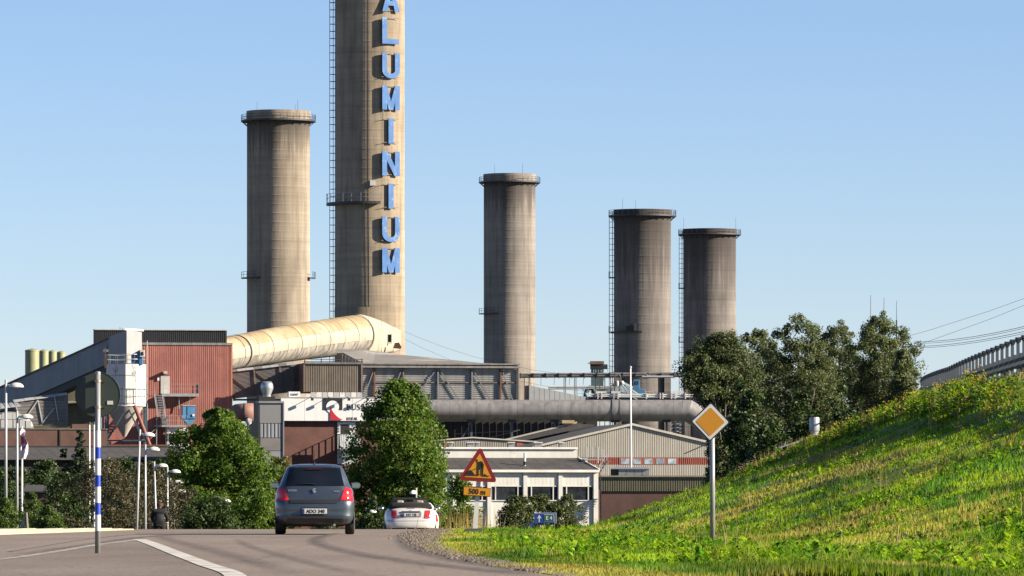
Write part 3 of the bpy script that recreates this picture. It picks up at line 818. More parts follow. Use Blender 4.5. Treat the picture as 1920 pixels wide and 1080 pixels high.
TEAL = mat('teal_steel', (.09, .20, .23), .6, .1, .25, .8, streak=.3, stain=(.16, .09, .06), stain_at=(.62, .75), stain_scale=.8)
SKYBLUE = mat('sky_blue_paint', (.09, .27, .50), .5, 0, .12, .8, streak=.15)
CREAM = mat('cream_duct_paint', (.41, .315, .175), .65, 0, .10, .25, streak=.18, sscale=.7, stain=(.50, .42, .28), stain_at=(.5, .65), stain_scale=.22)
CREAMW = mat('bleached_duct_paint', (.47, .42, .32), .7, 0, .10, .3, streak=.3, sscale=.8, stain=(.25, .23, .2), stain_at=(.64, .72), stain_scale=.9, stain_stretch=(1, 1, .4))
PIPEM = mat('weathered_aluminium', (.45, .43, .40), .42, .35, .14, .5, streak=.3, stain=(.28, .25, .22), stain_at=(.60, .75), stain_scale=.7, stain_stretch=(1, 1, .4))
GABLE = mat('beige_ribbed_sheet', (.42, .40, .34), .7, 0, .06, .5, streak=.12)
OLIVE = mat('olive_ribbed_sheet', (.20, .19, .115), .75, 0, .1, .5, streak=.2)
SILOW = mat('chalky_white_paint', (.68, .66, .62), .75, 0, .08, .6, stain=(.20, .22, .25), stain_at=(.57, .66), stain_scale=.55, stain_stretch=(1, 1, .6))
WALLW = mat('white_render', (.66, .655, .60), .75, 0, .05, .5, streak=.10, stain=(.48, .46, .42), stain_at=(.6, .75), stain_scale=.4)

# green silos far left
for i, (a, b, yt, d) in enumerate(((47, 73.5, 657, 1280), (73, 91, 658.5, 1330), (90, 106.5, 659.5, 1370), (106, 123, 661, 1400))):
    R = (b - a) / 2 / F * d; cx = PX((a + b) / 2, d)
    t = thing('silo', ['wide pale green silo, leftmost of the four', 'pale green silo second from the left end of the row', 'pale green silo third from the left end of the row', 'pale green silo nearest the sloping conveyor'][i], 'silo', (cx, d, BASE), 'pale green silos')
    SG = mat('pale_green_steel', (.36, .37, .20), .6, .05, .08, .4, streak=.15)
    h = PZ(yt, d) - BASE; z = 0; k = 0
    while z < h:
        z1 = min(h, z + 1.9)
        MB().lathe((cx, d, BASE + z), [(R * (1.0 + .004 * (k % 2)), 0), (R * (1.0 + .004 * (k % 2)), z1 - z)], 32).build('shell_ring', SG, t, True); z = z1; k += 1
    MB().lathe((cx, d, BASE + h), [(R * 1.03, -.25), (R * 1.03, .05), (.02, .5)], 32).build('roof', SG, t)

# red clad building with black penthouse
d = 1000
t = fthing('red_building', 'tall red clad building with a black penthouse on its roof', 'building', 340, d); redb = t
mb = MB(); mb.pbox(200, 434, 648, 941 + 9.7 / d * F, d + .12, 4); mb.build('wall', REDWALL, t)
mb = MB(); mb.corr(PX(262, d), PX(434, d), BASE, PZ(648, d), d, .33, .03); mb.build('cladding', REDWALL, t)
MB().pbox(433.3, 436.8, 648, 860, d - .06, 6).build('corner_flashing', mat('sunlit_red_flashing', (.48, .17, .10), .7), t)  # brighter orange red puts the sunlit side face into the colour
MB().pbox(262, 437, 643.5, 648, d - .15, 9).build('parapet', SHEET, t)
ph = MB().pbox(186, 429.5, 621, 646, d + 2.1, 2).build('penthouse', CHARCOAL, t)
MB().corr(PX(186, d), PX(429, d), PZ(645, d), PZ(620.5, d), d + 2, .34, .09).build('penthouse_cladding', CHARCOAL, ph)
MB().pbox(185.5, 430, 618.8, 620.6, d + 1.8, 2.4).build('roof_edge', LIGHTGREY, ph)
MB().pbox(304, 320.5, 705, 741, d - .12, .2).build('door', mat('pale_grey_door', (.50, .50, .47), .6), t)
MB().pbox(302.6, 322, 703.4, 705, d - .2, .2).build('door_frame', RED, t)
MB().pbox(307.5, 314.5, 697, 701.5, d - 1.0, .9).build('wall_lamp', LIGHTGREY, t)
MB().pbox(297.5, 301, 709, 714.5, d - .25, .2).build('notice_plate', WHITE, t)
# access platform and stairs on the red wall
t = fthing('access_stair', 'grey steel access stair and landing fixed on the red wall', 'stair', 320, d - 2.5); ac = t
MB().pbox(304, 371, 738.5, 744, d - 1.9, 1.8).build('landing', STEEL, t)
rail(t, [(306, 739), (371, 739)], 18, d - 1.85); rail(t, [(371, 739), (371, 739.2)], 18, d - .3)
MB().pbox(366, 371, 722, 740, d - 1.8, .03).build('end_mesh', DSTEEL, t)
for k in range(13):
    f = k / 12; MB().pbox(289 + 1.2 * f, 303.5 + 1.6 * f, 742 + 38 * f, 743 + 38 * f, d - 2.2 - f * 2.2, .28).build('tread', STEEL, t)
for s in (0, 14.6):
    bar((288.6 + s, 740), (290.5 + s, 783), d - 2.0, .09, STEEL, t, 'stringer', d1=d - 4.4); bar((288.6 + s, 726), (290.5 + s, 768), d - 2.0, .035, STEEL, t, 'stair_rail', d1=d - 4.4)
MB().pbox(287, 345, 797.5, 801, d - 4.4, 3).build('landing', STEEL, t)
rail(t, [(296, 798), (345, 798)], 18, d - 4.35, post=6)
for x in (288.5, 309.5, 336): MB().pbox(x, x + 1.5, 780, 941 + 9.7 / d * F, d - 4.0, .15).build('support_post', STEEL, t)
for k in range(6): MB().pbox(297, 307, 783 + 2.4 * k, 784 + 2.4 * k, d - 4.5 - k * .1, .25).build('tread', STEEL, t)
bar((293, 800), (262, 826), d - 4, .07, STEEL, t, 'brace'); bar((289, 812), (268, 832), d - 4, .07, STEEL, t, 'brace'); bar((277.5, 640), (277.5, 792), d - 1, .10, LIGHTGREY, t, 'vent_pipe')
bar((357, 744), (353, 762), d - 1.2, .1, STEEL, t, 'brace'); bar((336, 744), (336, 782), d - 1.2, .08, STEEL, t, 'support_post')
t = fthing('dust_filter', 'square blue filter box on the lower stair landing', 'filter box', 349, d - 3.5, z=PZ(797, d - 3.5)); dd = d - 3.9
MB().pbox(337.5, 361, 761, 786, dd, 2.0).build('casing', SKYBLUE, t); MB().pbox(346, 360.5, 763, 785, dd - .08, .08).build('front_panel', SKYBLUE, t)
MB().pprism([(338, 786), (361, 786), (355, 796), (347, 796)], dd + .1, 1.7).build('hopper', SKYBLUE, t)
MB().pbox(336.5, 361.8, 760.3, 761.6, dd - .1, 2.2).build('top_edge', LIGHTGREY, t); MB().pbox(355, 359, 777, 781, dd - .25, .2).build('valve', WHITE, t)
t = fthing('switch_house', 'small white box room under the stair landing', 'building', 328, d - 3.5)
MB().pbox(309, 350, 802.5, 941 + 9.7 / d * F, d - 3.6, 2.5).build('wall', WHITE, t); MB().pbox(309.5, 337, 814, 828, d - 3.64, .05).build('window', GLASS, t)

# sloping conveyor gallery with its head house
t = fthing('conveyor_gallery', 'long blue-grey conveyor gallery sloping down to the left with a head house', 'conveyor', 200, 985)
def dep_of(x): return 985 + (205 - x) * .11
q = [P(-60, 797, dep_of(-60)), P(197, 684.5, dep_of(197)), P(204, 634, dep_of(204)), P(-60, 754, dep_of(-60))]
MB().hexa(q, (1.5, 3.4, 0)).build('gallery_wall', BLUEGREY, t)
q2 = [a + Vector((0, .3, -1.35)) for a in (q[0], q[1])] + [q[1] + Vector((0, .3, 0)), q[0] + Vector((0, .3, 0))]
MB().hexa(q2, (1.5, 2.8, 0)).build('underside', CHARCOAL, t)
q3 = [q[3] + Vector((-.2, -.2, -.06)), q[2] + Vector((-.2, -.2, -.06)), q[2] + Vector((-.2, -.2, .14)), q[3] + Vector((-.2, -.2, .14))]
MB().hexa(q3, (1.8, 4.0, 0)).build('roof', SHEET_W, t)
a, b, cc = P(203, 0, dep_of(203)), P(237.5, 0, 980), P(266, 0, 986)
zt0, zt1, zb = PZ(632, 985), PZ(619, 980), PZ(690, 980)
hh = MB().add([(a.x, a.y, zb), (b.x, b.y, zb), (cc.x, cc.y, zb), (a.x + (cc.x - b.x), a.y + 6, zb), (a.x, a.y, zt0), (b.x, b.y, zt1), (cc.x, cc.y, zt1 - .1), (a.x + (cc.x - b.x), a.y + 6, zt0)],
         [(0, 1, 5, 4), (1, 2, 6, 5), (2, 3, 7, 6), (3, 0, 4, 7), (4, 5, 6, 7), (3, 2, 1, 0)]).build('head_house', mat('head_house_sheet', (.34, .345, .35), .65, .05, .06, .5, streak=.1), t)
MB().add([(b.x - .3, b.y - .3, zt1 + .02), (cc.x + .3, cc.y - .2, zt1), (cc.x, cc.y + 5, zt1), (b.x, b.y + 5, zt1), (b.x - .3, b.y - .3, zt1 + .3), (cc.x + .3, cc.y - .2, zt1 + .3), (cc.x, cc.y + 5, zt1 + .3), (b.x, b.y + 5, zt1 + .3)],
         [(0, 1, 5, 4), (1, 2, 6, 5), (2, 3, 7, 6), (3, 0, 4, 7), (4, 5, 6, 7)]).build('roof_edge', WHITE, hh)
for x in (225, 229.5, 233.5): bar((x, 622), (x, 613.5 + (x % 3)), 984, .05, DSTEEL, t, 'aerial')
bar((197, 652), (197, 690), 978, .1, BROWN, t, 'lamp_post'); MB().pbox(193.5, 202, 655, 660, 977, .8).build('floodlight', SHEET, t)

# white silo on a steel frame
d = 955.0; cx = PX(236.5, d); R = 37.2 / F * d
t = thing('storage_silo', 'chalky white silo with a conical bottom on blue steel legs', 'silo', (cx, d, BASE))
ys_ = [683, 704.5, 730, 757]
for k in range(3):
    z1, z0 = PZ(ys_[k], d), PZ(ys_[k + 1], d)
    for j in range(12):
        a0 = rad(-90 + 2) + j * rad(30); a1 = a0 + rad(30)
        e = .012; q = [(cx + R * math.cos(a0 + e), d + R * math.sin(a0 + e)), (cx + R * math.cos(a1 - e), d + R * math.sin(a1 - e))]
        nrm = Vector((math.cos((a0 + a1) / 2), math.sin((a0 + a1) / 2), 0))
        MB().hexa([(q[0][0], q[0][1], z0 + .05), (q[1][0], q[1][1], z0 + .05), (q[1][0], q[1][1], z1 - .05), (q[0][0], q[0][1], z1 - .05)], -nrm * .12).build('panel', SILOW, t)
MB().lathe((cx, d, 0), [(R * .95, PZ(762, d)), (R * .95, PZ(683, d)), (.02, PZ(681, d))], 12, rad(-88), rad(272)).build('inner_shell', SHEET_W, t)
for y_ in (704.5, 730, 757): MB().lathe((cx, d, PZ(y_, d)), [(R * .98, -.1), (R * 1.01, -.1), (R * 1.01, .1), (R * .98, .1)], 12, rad(-88), rad(272)).build('hoop', STEEL, t)
MB().lathe((cx, d, 0), [(R * .98, PZ(762, d)), (R * .98, PZ(757.5, d))], 20).build('skirt', SILOW, t, True)
MB().lathe((cx - .3, d, 0), [(.25, PZ(819, d)), (R * .98, PZ(762, d))], 28).build('cone', mat('silo_cone_paint', (.52, .47, .43), .7, 0, .1, .4, streak=.15), t, True)
mb = MB(); ring_rail(mb, (cx, d), R * .97, PZ(683, d), 0, 2 * math.pi, 12, 18 / F * d, .045, 30); mb.build('handrail', STEEL, t, kind='stuff')
mb = MB(); ring_rail(mb, (cx, d), R * 1.06, PZ(756, d), rad(235), rad(350), 7, 27 / F * d, .05, 40); mb.build('cage_rail', STEEL, t, kind='stuff')
LEG = mat('blue_grey_leg', (.10, .15, .19), .6, .1, .2, 1.0)
for sx, sy in ((-1, -1), (1, -1), (-1, 1), (1, 1)):
    MB().box(cx + sx * R * .97 - .17, cx + sx * R * .97 + .17, d + sy * R * .7 - .17, d + sy * R * .7 + .17, BASE, PZ(765, d)).build('leg', LEG, t)
for (p0, p1) in (((238, 764), (203, 822)), ((240, 764), (262, 812)), ((199, 826), (275, 826)), ((262, 780), (275, 770)), ((250, 786), (272, 822))):
    bar(p0, p1, d - R * .8, .16, LEG, t, 'brace')
bar((252, 760), (281.5, 837), d - R - .6, .32, mat('red_oxide_pipe', (.26, .075, .05), .7), t, 'auger_pipe', n=10)
t = thing('filter_unit', 'small blue filter unit on top of the white silo', 'filter box', (PX(256, d - 1.5), d - 1.5, PZ(683, d)))
MB().pprism([(246, 684), (246, 665), (262, 656), (262, 684)], d - 2.2, 1.2).build('casing', SKYBLUE, t); MB().pbox(261, 267, 657, 684, d - 2.4, 1.3).build('duct', SKYBLUE, t)
MB().pbox(262.5, 271, 656.5, 669, d - 2.7, .5).build('fan_box', WHITE, t); MB().pbox(264.5, 269, 660, 666, d - 2.75, .05).build('fan_grille', CHARCOAL, t)

# buildings low on the left
t = fthing('green_shed', 'pale green ribbed shed behind the conveyor', 'building', 110, 1025)
MB().pbox(40, 178, 732, 941 + 9.7 / 1025 * F, 1025.1, 16).build('wall', OLIVE, t)
sg_ = mat('sage_roof_sheet', (.25, .27, .20), .7)
MB().hexa([P(35, 760, 1024), P(180, 752, 1024), P(180, 724, 1036), P(110, 724, 1036)], (0, 0, -.15)).build('roof', sg_, t)
t = fthing('truss_gallery', 'weathered ribbed gallery with diagonal bracing above the left brick wall', 'gallery', 125, 955)
d = 955
pts = [(76, 752), (150, 741), (176, 738), (176, 791), (92, 801)]
MB().pprism(pts, d + .15, 5).build('wall', SHEET_W, t)
mb = MB()
for k in range(22):
    y0 = 742 + k * 2.6; mb_x0 = 76 + max(0, (y0 - 752)) * .33
    if y0 < 797: mb.pbox(mb_x0 + 1, 176, y0 + max(0, 0), y0 + 1.2, d + .02, .12) if y0 > 751 else None
mb.build('siding_rib', mat('pale_siding', (.34, .325, .30), .7, 0, .15, .6), t, kind='stuff')
for p0, p1 in (((90, 795), (120, 750)), ((120, 750), (128, 793)), ((128, 793), (150, 765)), ((150, 742), (158, 790)), ((76, 752), (92, 801))): bar(p0, p1, d - .1, .13, LIGHTGREY, t, 'truss_bar')
for k in range(5):
    x = 75 + k * 20; MB().hexa([P(x, 754.5 - k * 2.9, d - .3), P(x + 19.4, 752 - k * 2.9, d - .3), P(x + 19.4, 748.5 - k * 2.9, d + .5), P(x, 751 - k * 2.9, d + .5)], (0, .1, .1)).build('roof_sheet', LIGHTGREY, t)
t = fthing('vaulted_shed', 'grey sheet-metal vault with a half-round end above the brick wall', 'building', 48, 945)
d = 945
MB().pprism([(3 + 45 - 45 * math.cos(math.pi * k / 16), 804 - 32 * math.sin(math.pi * k / 16)) for k in range(17)], d, 12).build('vault', SHEET, t, True)
for r, (y0, y1) in enumerate(((774.5, 786), (787, 802.5))):
    for k in range(7 if r else 5):
        x0 = (10 if r else 24) + k * (11.4 if r else 10.2); x1 = x0 + 10.2
        yy = 804 - 32 * math.sqrt(max(0, 1 - ((x0 + 5 - 48) / 45) ** 2)) + 2.5
        if y1 > yy + 2: MB().pbox(x0, x1 - .6, max(y0, yy + (2 if abs(x0 - 43) > 20 else 0)), y1, d - .09, .08).build('panel', LIGHTGREY, t)
for k in range(6): MB().hexa([P(18 + k * 9.6, 769 - k * 1.2, d + 2), P(27 + k * 9.6, 768 - k * 1.2, d + 2), P(26.4 + k * 9.6, 757.5 - k * .6, d + 6), P(20 + k * 9.6, 759 - k * .6, d + 6)], (0, .2, .05)).build('roof_panel', LIGHTGREY, t)
t = fthing('brick_annex', 'low brown brick building with a dark felt roof on the left', 'building', 100, 930)
d = 930
MB().pbox(-60, 200, 805, 941 + 9.7 / d * F, d, 12).build('wall', BRICK2, t)
MB().pbox(-60, 201, 803.4, 805.4, d - .15, 12.3).build('coping', SHEET_W, t)
bar((112.5, 806), (112.5, 842), d - .12, .08, DSTEEL, t, 'downpipe')
MB().pbox(-60, 330, 836, 841, d - .3, .25).build('fascia', CHARCOAL, t)
q = [P(-60, 861, 912), P(330, 861, 912), P(330, 839, 926), P(-60, 839, 926)]
for k in range(20):
    f0, f1 = k / 20 + .0006, (k + 1) / 20 - .0006
    MB().hexa([q[0].lerp(q[1], f0), q[0].lerp(q[1], f1), q[3].lerp(q[2], f1), q[3].lerp(q[2], f0)], (0, 0, -.12)).build('roof_sheet', ROOFFELT, t)
MB().pbox(-60, 330, 861.3, 941 + 9.7 / 913 * F, 913, 10).build('lower_wall', mat('dark_timber', (.04, .036, .03), .9), t)
MB().pbox(143, 171, 795, 804, d + 4, 3).build('stair_head', BRICK2, t)
bar((200, 834.5), (312, 834.5), d - 1.2, .14, BROWN, t, 'gutter_pipe')
t = fthing('garden_shed', 'small shed with a dark roof peeking above the left shrubs', 'building', 75, 520)
d = 520
MB().hexa([P(44, 921, d), P(102, 921, d), P(100, 909, d + 4), P(47, 909, d + 4)], (0, 0, -.1)).build('roof', ROOFFELT, t); MB().pbox(46, 100, 921.5, 1010, d + .3, 4).build('wall', mat('brown_boarding', (.09, .05, .035), .85), t)

# cream duct rising to the tall chimney
t = fthing('flue_duct', 'fat cream coloured flue duct sloping up to the tall chimney', 'duct', 560, 1060)
def duct_sec(f):
    x = 405 + f * 261; yc = 667 - f * 39 - 3 * math.sin(f * math.pi); r = 31.0 + f * 6.0; d = 1022 + f * 68
    return P(x, yc, d), r / F * d
NS = 10
def frustum(mb, p0, r0, p1, r1, n=40, a0=0, a1=2 * math.pi):
    ax = (p1 - p0).normalized(); u = Vector((0, 0, 1)); u = (u - ax * u.dot(ax)).normalized(); w = ax.cross(u); m = n + 1
    vs = [p + (u * math.cos(a0 + (a1 - a0) * k / n) + w * math.sin(a0 + (a1 - a0) * k / n)) * r for p, r in ((p0, r0), (p1, r1)) for k in range(m)]
    mb.add(vs, [(k, k + 1, m + k + 1, m + k) for k in range(n)]); return mb
for k in range(NS):
    p0, r0 = duct_sec(k / NS + .0015); p1, r1 = duct_sec((k + 1) / NS - .0015)
    e = .02 * (k % 2)
    # upper yellowed shell, then two bleached lower courses
    for a0, a1, mm, nm in ((rad(-88), rad(66), CREAM, 'upper_shell'), (rad(66.5), rad(104), CREAMW, 'side_panel'), (rad(104.5), rad(271), mat('streaked_duct_paint', (.40, .37, .32), .75, 0, .15, .5, streak=.6, sscale=1.0), 'lower_panel')):
        frustum(MB(), p0, r0 + e, p1, r1 + e, 20, a0, a1).build(nm, mm, t, True)
p, r = duct_sec(0.0); MB().tube(p, p + Vector((-3, 0, -.5)), r * .97, None, 40).build('inlet', CHARCOAL, t)
for f in (.14, 1.0):
    p, r = duct_sec(f); p1, _ = duct_sec(f + .004); ax = (p1 - p).normalized(); mb = MB()
    for rr in (1.035,): frustum(mb, p - ax * .35, r * rr, p + ax * .15, r * rr, 40)
    mb.build('joint_ring', CHARCOAL, t, True); mb = MB(); frustum(mb, p + ax * .25, r * 1.045, p + ax * .6, r * 1.045, 40); mb.build('joint_band', CREAMW, t, True)
secs = [(668, 628.3, 37.2, 37.2, 1091), (676, 626.5, 37.0, 37, 1094), (692, 629, 36, 36, 1100), (716, 633, 31, 30, 1106), (738, 636.5, 24, 22, 1112), (752, 638, 18, 14, 1117)]
for k in range(len(secs) - 1):
    vs = []
    for x, y_, rv, rh, d in secs[k:k + 2]:
        p = P(x + (.15 if k else 0), y_, d)
        for j in range(28):
            a = 2 * math.pi * j / 28; ca, sa = math.cos(a), math.sin(a); pw = 1 - .12 * k
            vs.append(p + Vector((0, -math.copysign(abs(sa) ** pw, sa) * rh / F * d, math.copysign(abs(ca) ** pw, ca) * rv / F * d)))
    fs = [(j, (j + 1) % 28, 28 + (j + 1) % 28, 28 + j) for j in range(28)]
    if k == len(secs) - 2: fs.append(tuple(range(28, 56)))
    MB().add(vs, fs).build('hood_panel', CREAMW, t, 'auto')
MB().pbox(727, 734, 627, 641.5, 1106.5, .6).build('hatch_opening', CHARCOAL, t)
for a in ((726, 734.8, 641.5, 644.5), (725.8, 727.2, 626, 642), (733.8, 735.2, 626, 642)): MB().pbox(*a, 1106, .5).build('hatch_frame', WHITE, t)
MB().pprism([(737, 653), (740, 643), (748, 642), (753, 651), (751, 654)], 1104.5, .6).build('torn_lining', mat('torn_rust_lining', (.16, .075, .05), .9, 0, .4, 1.5), t)

# braced gallery with shed roof
d = 1000
t = fthing('braced_gallery', 'long grey ribbed gallery with steel diagonals behind the big tree', 'gallery', 760, d); gal = t
MB().pbox(668, 972, 682, 752, d + .2, 10).build('wall', SHEET, t)
GAL = mat('silver_ribbed_sheet', (.40, .395, .375), .5, .35, .12, .35, streak=.3, stain=(.24, .21, .18), stain_at=(.58, .72), stain_scale=.4)
MB().corr(PX(669, d), PX(971, d), PZ(750, d), PZ(689, d), d, .36, .10, True).build('siding', GAL, t)
MB().pbox(666, 973, 680, 682.6, d - 1.3, 12).build('roof', SHEET, t); MB().pbox(666, 973, 684.5, 688.6, d - 1.1, .9).build('gutter', SHEET, t)
for k in range(17): MB().pbox(672 + k * 18, 673.2 + k * 18, 682.5, 685, d - 1.15, .3).build('gutter_bracket', DSTEEL, t)
PG = mat('painted_post', (.22, .235, .26), .6, .1, .1, 1.0)
for x, mm in ((669.5, BROWN), (701, BROWN), (755, mat('brown_post', (.20, .15, .12), .8)), (820, PG), (884, PG), (938, BROWN), (970.5, mat('dark_post', (.1, .085, .08), .8))): MB().pbox(x - 1.3, x + 1.3, 689, 752, d - .45, .4).build('post', mm, t)
for p0, p1 in (((818, 690), (787, 734)), ((822, 690), (860, 750)), ((885, 690), (919, 750)), ((940, 690), (961, 750)), ((753, 690), (730, 745)), ((699, 695), (680, 748))): bar(p0, p1, d - .3, .13, PG, t, 'diagonal')
MB().pbox(702, 970, 715, 717, d - .25, .15).build('mid_rail', mat('stained_rail', (.17, .15, .12), .8), t)
MB().pbox(438, 972, 748, 751.5, d - .6, 1.0).build('floor_beam', DSTEEL, t)
t = fthing('sloping_gallery', 'dark weathered gallery with braces between red building and brown box', 'gallery', 500, 1003)
d = 1003
MB().pprism([(437, 698), (566, 682), (566, 734), (437, 748)], d + .15, .6).build('wall', SHEET_W, t)
mb = MB(); 
for k in range(21):
    a0, a1 = 700 + k * 2.4, 686.5 + k * 2.35
    mb.hexa([P(437, a0 + .9, d), P(558, a1 + .9, d), P(558, a1, d), P(437, a0, d)], (0, .12, 0))
mb.build('siding_rib', mat('mauve_siding', (.24, .215, .215), .7, 0, .15, .4), t, kind='stuff')
for p0, p1 in (((439, 704), (484, 741)), ((485, 697), (536, 735)), ((482, 693), (486, 741)), ((530, 689), (535, 735)), ((556, 684), (556, 735))): bar(p0, p1, d - .2, .14, mat('brown_post', (.2, .15, .12), .8), t, 'truss_bar')
for k in range(8): MB().hexa([P(436.5 + k * 15.3, 698.5 - k * 1.9, d - .4), P(451.3 + k * 15.3, 696.6 - k * 1.9, d - .4), P(451.3 + k * 15.3, 693.5 - k * 1.9, d + .6), P(436.5 + k * 15.3, 695.4 - k * 1.9, d + .6)], (0, .2, .1)).build('roof_sheet', LIGHTGREY if k % 3 else SHEET, t)
MB().pprism([(437.5, 720), (441, 728), (446, 752), (442, 752)], d - 1.5, .5).build('rusty_chute', BROWN, t)
t = fthing('brown_box_house', 'brown corrugated box room bridging the two galleries', 'building', 614, 994)
d = 994
MB().pbox(562, 667.5, 680, 736, d + .15, 9).build('wall', mat('brown_sheet', (.16, .135, .11), .75, 0, .2, .5, streak=.35), t)
MB().corr(PX(562, d), PX(667.5, d), PZ(734.5, d), PZ(681.5, d), d, .30, .12).build('cladding', mat('tan_corrugated_sheet', (.30, .255, .20), .7, 0, .15, .6, streak=.35), t)
MB().pbox(559, 668, 679, 682.4, d - .3, 1.0).build('roof_edge', SHEET_W, t)
for y_ in (673, 677): MB().pbox(558, 668, y_, y_ + 1.2, d - .2, .2).build('roof_rail', DSTEEL, t)
for x in (559, 590, 628, 666): MB().pbox(x, x + 1.6, 672, 681, d - .2, .2).build('rail_post', DSTEEL, t)
for x0 in (557.5, 664.8): MB().pbox(x0, x0 + 3, 682.5, 735, d - .2, .5).build('corner_post', mat('brown_post', (.2, .15, .12), .8), t)
for k in range(9): MB().pbox(571 + k * 10.8, 580.8 + k * 10.8, 735.2, 745, d - .15, .12).build('flashing_panel', SILOW if k % 2 else LIGHTGREY, t)
t = fthing('shed_roof_building', 'low building with a worn grey roof below the tall chimney', 'building', 790, 1016)
d = 1016
MB().pbox(672, 968, 682, 941 + 9.7 / d * F, d + .5, 30).build('wall', CHARCOAL, t)
WORN = mat('worn_roof', (.26, .245, .225), .85, 0, .15, .3, stain=(.52, .50, .46), stain_at=(.55, .68), stain_scale=.18, stain_stretch=(.4, 1, 3))
MB().hexa([P(712, 680.5, d), P(968, 680.5, d), P(905, 676.5, d + 16), P(745, 655.5, d + 16)], (0, 0, -.2)).build('roof', WORN, t)
MB().hexa([P(672, 661, d + 6), P(712, 680.3, d - .2), P(746, 655.4, d + 15.8), P(690, 654, d + 15.8)], (0, 0, -.2)).build('roof', WORN, t)
MB().pprism([(668, 681), (668, 661), (673, 661), (711, 681)], d + .2, 5).build('gable', CHARCOAL, t)
for k in range(7): bar((671 + k * 6, 663 + k * 2.9), (671 + k * 6, 681), d, .05, SHEET, t, 'gable_batten')
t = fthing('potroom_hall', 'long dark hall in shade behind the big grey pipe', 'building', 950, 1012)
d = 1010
MB().pbox(640, 1120, 752, 941 + 9.7 / d * F, d, 5).build('wall', mat('shaded_hall_wall', (.035, .034, .036), .85, 0, .3, .2), t)  # near-black colour stands in for the shade over dark louvres
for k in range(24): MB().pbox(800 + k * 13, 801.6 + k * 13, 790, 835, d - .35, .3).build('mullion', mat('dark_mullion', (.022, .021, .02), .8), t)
for p0, p1 in (((850, 814), (970, 807)), ((900, 826), (975, 806))): bar(p0, p1, d - 4, .1, mat('brown_post', (.2, .15, .12), .8), t, 'sloping_rail')

# tapered sheet housing right of the gallery
t = fthing('tapered_housing', 'tapered light grey sheet-metal housing at the gallery end', 'housing', 1030, 992)
d = 992
MB().pprism([(977, 721), (1084, 743), (1084, 750), (977, 751)], d + .1, 4).build('core', SHEET, t)
for k in range(11):
    x0 = 977.5 + k * 9.7; x1 = x0 + 9.1; ya = 721 + (x0 - 977) * .206; yb = 721 + (x1 - 977) * .206
    MB().pprism([(x0, ya + .6), (x1, yb + .6), (x1, 749.5), (x0, 749.5)], d, .1).build('panel', mat('pale_zinc_panel', (.40, .415, .42), .5, .3, .08, .5), t)
# pipe rack
t = fthing('pipe_rack', 'raised pipe rack with slim legs crossing in front of the right chimneys', 'pipe rack', 1100, 1045)
d = 1045
for y_, r, mm in ((702, .22, SHEET), (706, .26, SHEET_W)): bar((974, y_), (1300, y_ - 2), d, r, mm, t, 'pipe', n=8)
for k in range(14): MB().pbox(975 + k * 24, 976.4 + k * 24, 699, 709.5, d - .4, .8).build('cross_bearer', DSTEEL, t)
for x, mm in ((983, BROWN), (992, BROWN), (1057.5, SHEET), (1060.5, SHEET), (1077, SHEET), (1080, SHEET), (1116.5, BROWN), (1124.5, BROWN), (1134, BROWN), (1145, BROWN), (1152.5, BROWN), (1161, BROWN)): MB().pbox(x - .8, x + .8, 707, 941 + 9.7 / d * F, d - .15, .3).build('leg', mm, t)
for x in (1014.5, 1039.5, 1068, 1094): bar((x, 708), (x - .6, 722), d, .05, DSTEEL, t, 'hanger')
for y_ in (726, 729): bar((1028, y_), (1150, y_ - 1), d + 2, .13, LIGHTGREY, t, 'pipe', n=8)
bar((1204, 706.5), (1262, 706.5), d - 1.5, .2, LIGHTGREY, t, 'pipe', n=8)
for cx_ in (1158, 1210):
    mb = MB(); mb.path([P(cx_ + 5.5 * math.cos(a), 706 + 4.5 * math.sin(a), d - 1.2) for a in np.linspace(0, 2 * math.pi, 17)], .07, 4, False); mb.build('expansion_loop', SHEET, t)
# process plant between rack and pipe
t = fthing('hopper_tower', 'teal steel hopper tower with a rusty cap', 'tower', 1120, 1062)
d = 1062
MB().pbox(1108.5, 1131.5, 691, 745, d, 3).build('body', TEAL, t); MB().pbox(1107, 1132, 682.5, 691.5, d - .2, 3.4).build('fan_housing', CHARCOAL, t)
MB().pbox(1106.5, 1132.5, 677, 682.8, d - .4, 3.8).build('cap', mat('rusty_cap', (.22, .15, .10), .9, 0, .3, .8), t)
for x in (1112, 1116, 1121, 1126): MB().pbox(x, x + 2.2, 692, 698, d - .12, .15).build('vent', mat('pale_teal', (.25, .36, .36), .7), t)
bar((1102, 681), (1108, 681), d, .1, DSTEEL, t, 'spout'); MB().pbox(1132.5, 1139, 683, 692, d, 1.5).build('motor', DSTEEL, t)
rail(t, [(1132, 697), (1146, 697)], 11, d, DSTEEL); rail(t, [(1132, 714), (1152, 714)], 11, d, DSTEEL)
t = fthing('conical_tank', 'pale blue conical tank between the pipe rack and the big pipe', 'tank', 1168, 1056)
d = 1056
for j in range(16):
    a0 = 2 * math.pi * j / 16 + .01; a1 = 2 * math.pi * (j + 1) / 16 - .01; cx = PX(1164, d); ap = PZ(716, d); bz = PZ(744, d); Rr = 60 / F * d; r0 = 6 / F * d
    MB().add([(cx + Rr * math.cos(a), d + Rr * math.sin(a) * .5, bz) for a in (a0, a1)] + [(cx + r0 * math.cos(a), d + r0 * math.sin(a) * .5, ap) for a in (a1, a0)], [(0, 1, 2, 3)]).build('cone_panel', mat('pale_blue_tank', (.27, .36, .40), .6, .1, .15, .6, streak=.25, stain=(.33, .20, .18), stain_at=(.62, .72), stain_scale=.6), t)
MB().lathe((PX(1164, d), d, 0), [(62 / F * d, PZ(762, d)), (62 / F * d, PZ(744, d)), (58 / F * d, PZ(743.6, d))], 32).build('tank_wall', TEAL, t, True)
